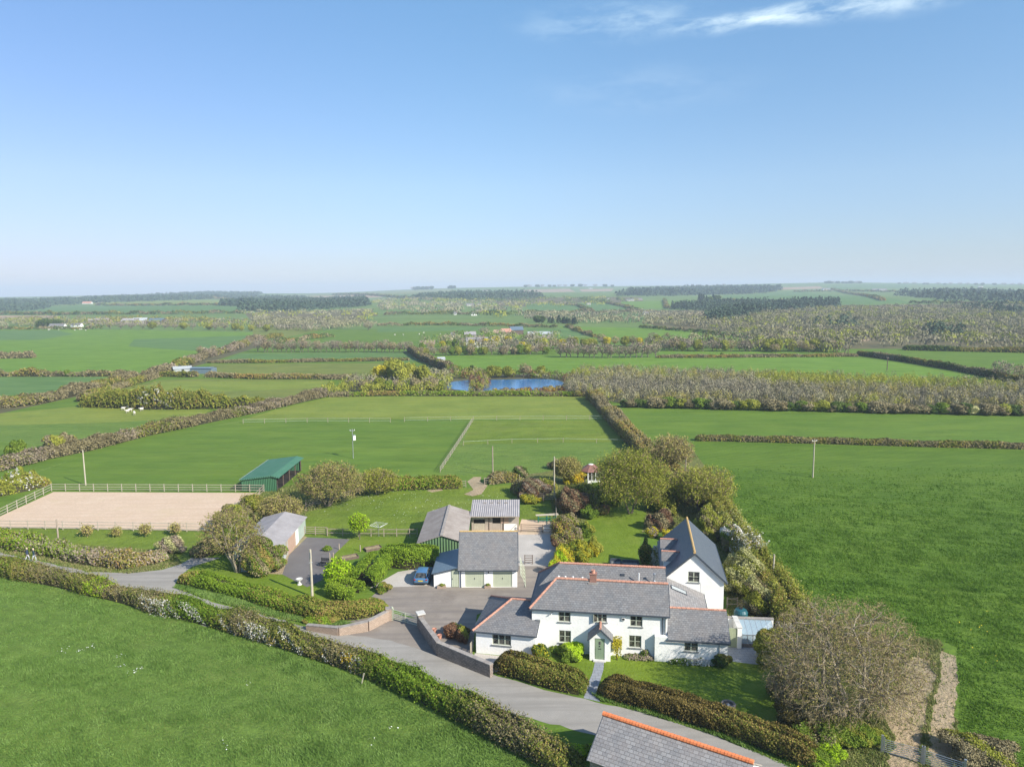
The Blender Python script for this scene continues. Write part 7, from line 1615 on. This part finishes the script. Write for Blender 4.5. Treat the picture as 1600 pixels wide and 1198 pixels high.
# ------------------------------------------------------------------ the blue car
M['car_blue'] = simple('metallic_blue_paint', (0.10, 0.24, 0.42), 0.28, (0.11, 0.26, 0.44), 1, metallic=0.45, spec=0.6)
M['rubber'] = simple('rubber', (0.02, 0.02, 0.02), 0.8); M['lamp_red'] = simple('red_lamp_lens', (0.35, 0.01, 0.01), 0.25, spec=0.6); M['plate'] = simple('yellow_plate', (0.75, 0.52, 0.03), 0.5)
cx_, cy_ = U(657, 916); car = empty('parked_car', (cx_, cy_ + 0.1, 0), rad(-3), 'light blue hatchback parked on the pad in front of the clipped hedge', 'car')
def loft(sections, mat, b):
    for A, Bs in zip(sections, sections[1:]):
        n = len(A)
        for k in range(n - 1): b.poly([A[k], A[k + 1], Bs[k + 1], Bs[k]], mat)
def sec(y, hw, z0, z1, crown=0.03, tuck=0.08):
    return [(-hw + tuck, y, z0), (-hw, y, z0 + .15), (-hw, y, z0 + .38), (-hw + .05, y, z1 - .04), (-hw + .16, y, z1), (0, y, z1 + crown), (hw - .16, y, z1), (hw - .05, y, z1 - .04), (hw, y, z0 + .38), (hw, y, z0 + .15), (hw - tuck, y, z0)]
S = [sec(0.0, .70, .42, .80, .01), sec(0.06, .80, .30, .90), sec(.3, .87, .24, .96), sec(.9, .89, .22, .96), sec(2.0, .89, .2, .94), sec(2.9, .88, .2, .93), sec(3.5, .86, .22, .86), sec(3.95, .80, .28, .74), sec(4.12, .66, .38, .62)]
b = B(); loft(S, 'car_blue', b); b.poly(S[0][::-1], 'car_blue'); b.poly(S[-1], 'car_blue'); b.poly([S[0][0], S[0][-1], S[-1][-1], S[-1][0]], 'black'); body = b.build('body', car)
def cab(y, hw, z, rz_): return [(-hw, y, z), (-hw + .1, y, (z + rz_) / 2), (-hw + .2, y, rz_ - .03), (-hw + .32, y, rz_), (0, y, rz_ + .03), (hw - .32, y, rz_), (hw - .2, y, rz_ - .03), (hw - .1, y, (z + rz_) / 2), (hw, y, z)]
K = [cab(.12, .74, .93, .95), cab(.55, .80, .94, 1.38), cab(1.0, .81, .94, 1.47), cab(1.9, .81, .93, 1.47), cab(2.35, .80, .93, 1.40), cab(3.05, .76, .92, .95)]
b = B(); loft(K, 'glass', b); b.build('window', car)
b = B()
for i in (1, 2, 3):
    A, Bs = K[i], K[i + 1]
    for k in (2, 3, 4, 5):
        P = [A[k], A[k + 1], Bs[k + 1], Bs[k]]; b.poly([(p[0] * 1.01, p[1], p[2] + .012) for p in P], 'car_blue')
b.build('roof', car)
for sx in (-1, 1):
    for (i, j) in ((0, 1), (2, 2), (4, 5)):
        b = B()
        p, q = (K[i][0], K[j][2]) if i != j else (K[i][0], K[i][2]); b.beam((sx * abs(p[0]) * 1.0, p[1], p[2]), (sx * abs(q[0]) * 1.01, q[1], q[2]), .05, .07, 'car_blue', (0, 1, 0) if i == j else (0, 0, 1)); b.build('pillar', car)
for (x, y) in ((-.82, .72), (.82, .72), (-.82, 3.3), (.82, 3.3)):
    w_ = B(); w_.tube((-.1, 0, 0), (.1, 0, 0), .32, .32, 'rubber', 20); t = w_.build('wheel', car, (x, y, .32)); w_ = B(); w_.tube((-.105, 0, 0), (.105, 0, 0), .2, .2, 'metal', 14); w_.build('rim', t)
for sx in (-1, 1):
    b = B(); b.box((sx * .68 - .1, -.005, .68), (sx * .68 + .1, .1, .84), 'lamp_red'); b.build('tail_light', car); b = B(); b.box((sx * .62 - .13, 3.98, .56), (sx * .62 + .13, 4.1, .68), 'white'); b.build('headlight', car)
    b = B(); b.box((sx * .98 - .1, 2.55, .93), (sx * .98 + .1, 2.68, 1.07), 'car_blue'); b.build('wing_mirror', car)
b = B(); b.box((-.28, -.03, .58), (.28, -.005, .70), 'plate'); b.build('number_plate', car); b = B(); b.box((-.78, -.02, .32), (.78, .02, .46), 'fascia'); b.build('bumper', car)

# ------------------------------------------------------------------ two walkers on the lane
M['skin'] = simple('skin', (0.45, 0.28, 0.2), 0.6); M['navy'] = simple('navy_jacket', (0.035, 0.055, 0.10), 0.8); M['teal_top'] = simple('dark_teal_jacket', (0.03, 0.065, 0.08), 0.8); M['pale_trousers'] = simple('pale_trousers', (0.55, 0.58, 0.62), 0.8); M['fair_hair'] = simple('fair_hair', (0.55, 0.46, 0.30), 0.7)
def person(x, y, rz, top, label, stride=1, hair='fair_hair'):
    """one continuous skinned body: legs mid-stride, arms swinging"""
    J = {'pelvis': (0, 0, .95, .13), 'waist': (0, 0, 1.08, .12), 'chest': (0, .01, 1.3, .155), 'neck': (0, .02, 1.47, .06), 'head0': (0, .03, 1.56, .075), 'head1': (0, .035, 1.66, .095), 'head2': (0, .03, 1.74, .06)}
    for s, n in ((-1, 'l'), (1, 'r')):
        f = stride * s
        J.update({'hip' + n: (.1 * s, 0, .9, .095), 'knee' + n: (.11 * s, .14 * f + .04, .5, .062), 'ank' + n: (.11 * s, .24 * f - .04, .09, .042), 'toe' + n: (.12 * s, .24 * f + .14, .035, .035),
                  'sho' + n: (.19 * s, .01, 1.41, .06), 'elb' + n: (.25 * s, -.10 * f - .02, 1.14, .042), 'wri' + n: (.24 * s, -.14 * f + .08, .92, .03), 'pal' + n: (.24 * s, -.15 * f + .12, .84, .036)})
        for q in range(4): J['fin%s%d' % (n, q)] = (.24 * s + (q - 1.5) * .0, -.15 * f + .12 + (q - 1.5) * .022, .755 + .01 * abs(q - 1.5), .0095)
        J['thu' + n] = (.24 * s - .03 * s, -.15 * f + .17, .80, .011)
    names = list(J); E = [('pelvis', 'waist'), ('waist', 'chest'), ('chest', 'neck'), ('neck', 'head0'), ('head0', 'head1'), ('head1', 'head2')]
    for n in 'lr': E += [('pelvis', 'hip' + n), ('hip' + n, 'knee' + n), ('knee' + n, 'ank' + n), ('ank' + n, 'toe' + n), ('chest', 'sho' + n), ('sho' + n, 'elb' + n), ('elb' + n, 'wri' + n), ('wri' + n, 'pal' + n), ('pal' + n, 'thu' + n)] + [('pal' + n, 'fin%s%d' % (n, q)) for q in range(4)]
    me = bpy.data.meshes.new('person'); me.from_pydata([J[k][:3] for k in names], [(names.index(a), names.index(b_)) for a, b_ in E], [])
    o = bpy.data.objects.new('tmp', me); C.objects.link(o); sk = o.modifiers.new('skin', 'SKIN'); 
    for i, k in enumerate(names): me.skin_vertices[0].data[i].radius = (J[k][3] * (1.25 if k in ('chest', 'pelvis', 'waist') else 1), J[k][3]); me.skin_vertices[0].data[i].use_root = (k == 'pelvis')
    su = o.modifiers.new('sub', 'SUBSURF'); su.levels = 1; su.render_levels = 1
    dg = bpy.context.evaluated_depsgraph_get(); m2 = bpy.data.meshes.new_from_object(o.evaluated_get(dg)); bpy.data.objects.remove(o)
    for k in ('skin', top, 'pale_trousers', 'rubber'): m2.materials.append(M[k])
    for p in m2.polygons:
        c = p.center; p.material_index = 0 if c.z > 1.47 else 3 if c.z < .08 else 0 if (abs(c.x) > .17 and c.z < .93 and c.z > .7) else 1 if (c.z > .86) else 2; p.use_smooth = True
    m2.name = 'person'; o = bpy.data.objects.new('person', m2); C.objects.link(o); o.location = (x, y, .02); o.rotation_euler = (0, 0, rz); tag(o, label, 'person')
    b = B(); b.lathe([(.0, 1.775), (.07, 1.76), (.105, 1.70), (.108, 1.62), (.09, 1.57)], hair, (0, .01, 0), 12); h = b.build('hair', o); h.location = (0, -.018, 0)
    b = B()
    for sx in (-1, 1): b.box((sx * .035 - .012, .118, 1.655), (sx * .035 + .012, .128, 1.668), 'black')
    b.beam((0, .12, 1.655), (0, .145, 1.625), .022, .02, 'skin'); b.box((-.022, .112, 1.588), (.022, .122, 1.596), 'lamp_red'); b.build('face', o)
    return o
x1_, y1_ = U(43.5, 876); x2_, y2_ = U(53.5, 877)
person(x1_, y1_, rad(-60), 'navy', 'walker in navy jacket and pale trousers, nearer the left edge', 1)
person(x2_, y2_, rad(-60), 'teal_top', 'walker in dark teal jacket and pale trousers, on the right of the pair', -1)

# ------------------------------------------------------------------ sheep
M['wool'] = simple('wool', (0.66, 0.62, 0.54), 0.95, (0.55, 0.51, 0.44), 8, bmp=.02); M['sheep_face'] = simple('sheep_face', (0.5, 0.46, 0.4), 0.9)
def sheep_mesh():
    b = B(); n = 12
    def ring(x, z, ry, rz_): return [(x, ry * math.cos(2 * PI * k / n), z + rz_ * math.sin(2 * PI * k / n)) for k in range(n)]
    R = [ring(-.56, .62, .05, .06), ring(-.50, .62, .2, .2), ring(-.3, .62, .28, .27), ring(0, .6, .3, .29), ring(.28, .61, .26, .26), ring(.42, .68, .17, .19), ring(.52, .80, .11, .12), ring(.62, .86, .09, .10), ring(.75, .80, .06, .07), ring(.82, .76, .03, .035)]
    for i, (A, D_) in enumerate(zip(R, R[1:])):
        for k in range(n): b.poly([A[k], A[(k + 1) % n], D_[(k + 1) % n], D_[k]], 'wool' if i < 6 else 'sheep_face')
    b.poly(R[0][::-1], 'wool'); b.poly(R[-1], 'sheep_face')
    for sx, sy, f in ((-.36, -.15, -1), (-.36, .15, -1), (.26, -.14, 1), (.26, .14, 1)):
        b.tube((sx, sy, .5), (sx - .04 * f, sy, .26), .065, .04, 'wool', 7); b.tube((sx - .04 * f, sy, .26), (sx, sy, 0), .035, .03, 'sheep_face', 7)
    for sy in (-1, 1): b.beam((.6, sy * .07, .9), (.58, sy * .19, .87), .03, .07, 'sheep_face')
    b.tube((-.55, 0, .7), (-.6, 0, .45), .04, .03, 'wool', 6)
    return b.build('sheep')
sheep0 = sheep_mesh()
def sheep(px, py, k, label, group):
    x, y = att(px, py); o = sheep0.copy(); C.objects.link(o); o.name = 'sheep'; o.location = (x, y, float(Z(x, y))); o.rotation_euler = (0, 0, k * 2.1); o.scale = (1.15,) * 3; tag(o, label, 'sheep', group)
for k, (px, py, lb) in enumerate([(193, 641, 'leftmost sheep of the loose group below the blossoming tree belt'), (200, 638, 'farthest sheep of the loose group below the tree belt'), (199, 645, 'sheep standing just below its neighbours in the loose group'), (204, 643, 'middle sheep of the loose group below the tree belt'), (210, 648, 'nearest sheep of the loose group below the tree belt'), (221, 642, 'lone sheep standing apart to the right of the loose group')]): sheep(px, py, k, lb, None)
r_ = np.random.default_rng(77); fl = sorted([(60 + 85 * r_.random(), 513.5 + 3.2 * r_.random()) for _ in range(22)])
for k, (px, py) in enumerate(fl): sheep(px, py, k, f'{ordn(k)} pale animal from the left in the flock by the far left farm', 'flock in the big left field')
for k, (px, py) in enumerate([(617, 524), (630, 524), (655, 523), (662, 521), (688, 523)]): sheep(px, py, k, f'{ordn(k)} pale animal from the left in the far green field', 'animals in the far green field')
for k, (px, py) in enumerate([(1577, 601), (1581, 602), (1586, 601)]): sheep(px, py, k, f'{ordn(k)} sheep from the left in the group by the right edge', 'sheep by the right edge')
bpy.data.objects.remove(sheep0)

# ------------------------------------------------------------------ buildings far off
def cottage(px, py, wpx, label, rz=0.0, wall='render', roof='slate', hw=2.6, pitch=0.75, dep=None, win=2, cat='house', name='cottage', chim=True):
    x, y = att(px, py); w = wpx / pxm(x, y); dep = dep or max(4.0, w * .45); z0 = float(Z(x, y)) - .3
    t = empty(name, (x, y, z0), rz, label, cat); e_ = hw; r0 = hw + dep / 2 * pitch; h = w / 2
    b = B(); b.poly([(-h, 0, 0), (h, 0, 0), (h, 0, e_), (-h, 0, e_)], wall); b.poly([(h, dep, 0), (-h, dep, 0), (-h, dep, e_), (h, dep, e_)], wall)
    b.poly([(-h, dep, 0), (-h, 0, 0), (-h, 0, e_), (-h, dep / 2, r0), (-h, dep, e_)], wall); b.poly([(h, 0, 0), (h, dep, 0), (h, dep, e_), (h, dep / 2, r0), (h, 0, e_)], wall); b.build('wall', t)
    b = B(); o = .35
    b.poly([(-h - .2, -o, e_ - o * pitch + .05), (h + .2, -o, e_ - o * pitch + .05), (h + .2, dep / 2, r0 + .05), (-h - .2, dep / 2, r0 + .05)], roof); b.poly([(h + .2, dep + o, e_ - o * pitch + .05), (-h - .2, dep + o, e_ - o * pitch + .05), (-h - .2, dep / 2, r0 + .05), (h + .2, dep / 2, r0 + .05)], roof); rf = b.build('roof', t)
    if chim: b = B(); b.box((h * .6, dep / 2 - .3, r0 - .3), (h * .6 + .6, dep / 2 + .3, r0 + .9), 'brick'); b.build('chimney', rf)
    for k in range(win): xx = -h + (k + .5) * 2 * h / win; b = B(); b.box((xx - .5, -.03, .9), (xx + .5, 0, 2.0), 'glass'); b.build('window', t)
    return t
cottage(286, 583, 26, 'pale open-fronted small barn on the left of the far pair', .5, 'tin_pale', 'tin_pale', 2.2, .3, 6, 1, 'barn', 'field_barn', False)
cottage(314, 584, 34, 'low dark teal shed on the right of the far pair', -.05, 'slate_blue', 'slate_blue', 2.6, .15, 5, 0, 'shed', 'field_shed', False)
cottage(690, 567, 11, 'tiny white shed at the corner of the bright field', .2, 'white', 'tin_pale', 2.2, .4, 4, 1, 'shed', 'field_shed', False)
for a in [(735, 531, 18, 'grey roofed barn at the left of the hamlet', .1, 'coping', 'grey_sheet', 4, .4, 10, 0, 'barn', 'hamlet_barn', False), (745, 543, 34, 'long white house among bare trees in the hamlet', .05, 'render', 'slate_old', 4, .7, 7, 4),
          (778, 527, 16, 'brown roofed barn in the middle of the hamlet', -.2, 'wood', 'boards_pink', 3.5, .5, 9, 0, 'barn', 'hamlet_barn', False), (793, 525, 15, 'red roofed barn in the hamlet', .3, 'brick', 'terracotta', 3.5, .5, 9, 0, 'barn', 'hamlet_barn', False),
          (808, 523, 20, 'dark roofed long barn in the hamlet', .1, 'wood_dark', 'slate_blue', 4, .4, 12, 0, 'barn', 'hamlet_barn', False), (845, 528, 40, 'long pale sheeted barn at the right of the hamlet', .0, 'coping', 'tin_pale', 3, .35, 10, 0, 'barn', 'hamlet_barn', False), (708, 527, 6, 'small white cottage at the left end of the hamlet', .2)]: cottage(*a)
for a in [(88, 513, 22, 'white farmhouse between dark trees in the left distance', .1), (118, 511, 16, 'second white farmhouse right of the dark trees', -.1), (200, 507, 22, 'grey farm shed at the left of the far farmyard', .1, 'coping', 'grey_sheet', 4, .4, 14, 0, 'barn', 'farm_barn', False), (218, 506, 20, 'pale farm shed in the middle of the far farmyard', .3, 'coping', 'tin_pale', 4, .4, 14, 0, 'barn', 'farm_barn', False),
          (240, 507, 26, 'dark farm shed at the right of the far farmyard', -.2, 'wood_dark', 'slate_blue', 4, .4, 14, 0, 'barn', 'farm_barn', False), (150, 505, 30, 'long low brown shed left of the far farmyard', .05, 'wood', 'asbestos', 3.5, .3, 14, 0, 'barn', 'farm_barn', False),
          (1010, 492, 9, 'left gable of the bright white cottage pair in the valley', .5), (1021, 492, 12, 'right gable of the bright white cottage pair in the valley', -.4), (741, 493, 9, 'white cottage in the middle of the far valley', .2), (711, 492, 4, 'tiny white cottage left of the valley centre', 0),
          (735, 478, 12, 'cream farmhouse on the middle slope', .2, 'coping_pale'), (748, 477, 7, 'small pale farm building on the middle slope', -.2, 'coping_pale'), (888, 467, 7, 'white cottage on the far ridge', .1), (951, 468, 4, 'tiny white cottage right of the ridge cottage', .1), (985, 470, 12, 'pale cottage row above the far green field', .05, 'coping_pale'), (1000, 469, 8, 'small grey roofed house beside the pale cottage row', .1, 'coping'), (920, 476, 6, 'pale farm building between far green fields', .1, 'coping_pale'),
          (1292, 453, 12, 'white farmhouse high on the right hillside', .1), (1368, 454, 10, 'pale cottage on the far right hillside', .1, 'coping_pale'), (1380, 454, 12, 'long pale farm building on the far right hillside', 0, 'coping_pale'), (1533, 449, 7, 'tiny white house near the right skyline', .1), (1132, 443.5, 5, 'tiny white building on the skyline above the long wood', 0),
          (760, 455, 10, 'pale farm roofs just below the middle skyline', .1, 'coping_pale'), (923, 451, 6, 'white speck of a farm on the middle skyline', 0), (135, 475, 14, 'low pinkish farm building at the foot of the left ridge', 0, 'coping_pale', 'terracotta')]: cottage(*a)

# ------------------------------------------------------------------ haze over the far country
hz = B(); hz.box((-9500, -230, -260), (9500, 9600, 135), 'white')
ho = hz.build('haze'); ho['kind'] = 'stuff'
hm = bpy.data.materials.new('haze_air'); hm.use_nodes = True; ht = hm.node_tree; ht.nodes.clear()
hv = ht.nodes.new('ShaderNodeVolumePrincipled'); hout = ht.nodes.new('ShaderNodeOutputMaterial')
hv.inputs['Density'].default_value = 0.00020; hv.inputs['Color'].default_value = (0.74, 0.88, 1.0, 1); hv.inputs['Anisotropy'].default_value = 0.0
ht.links.new(hv.outputs[0], hout.inputs['Volume']); ho.data.materials.clear(); ho.data.materials.append(hm)
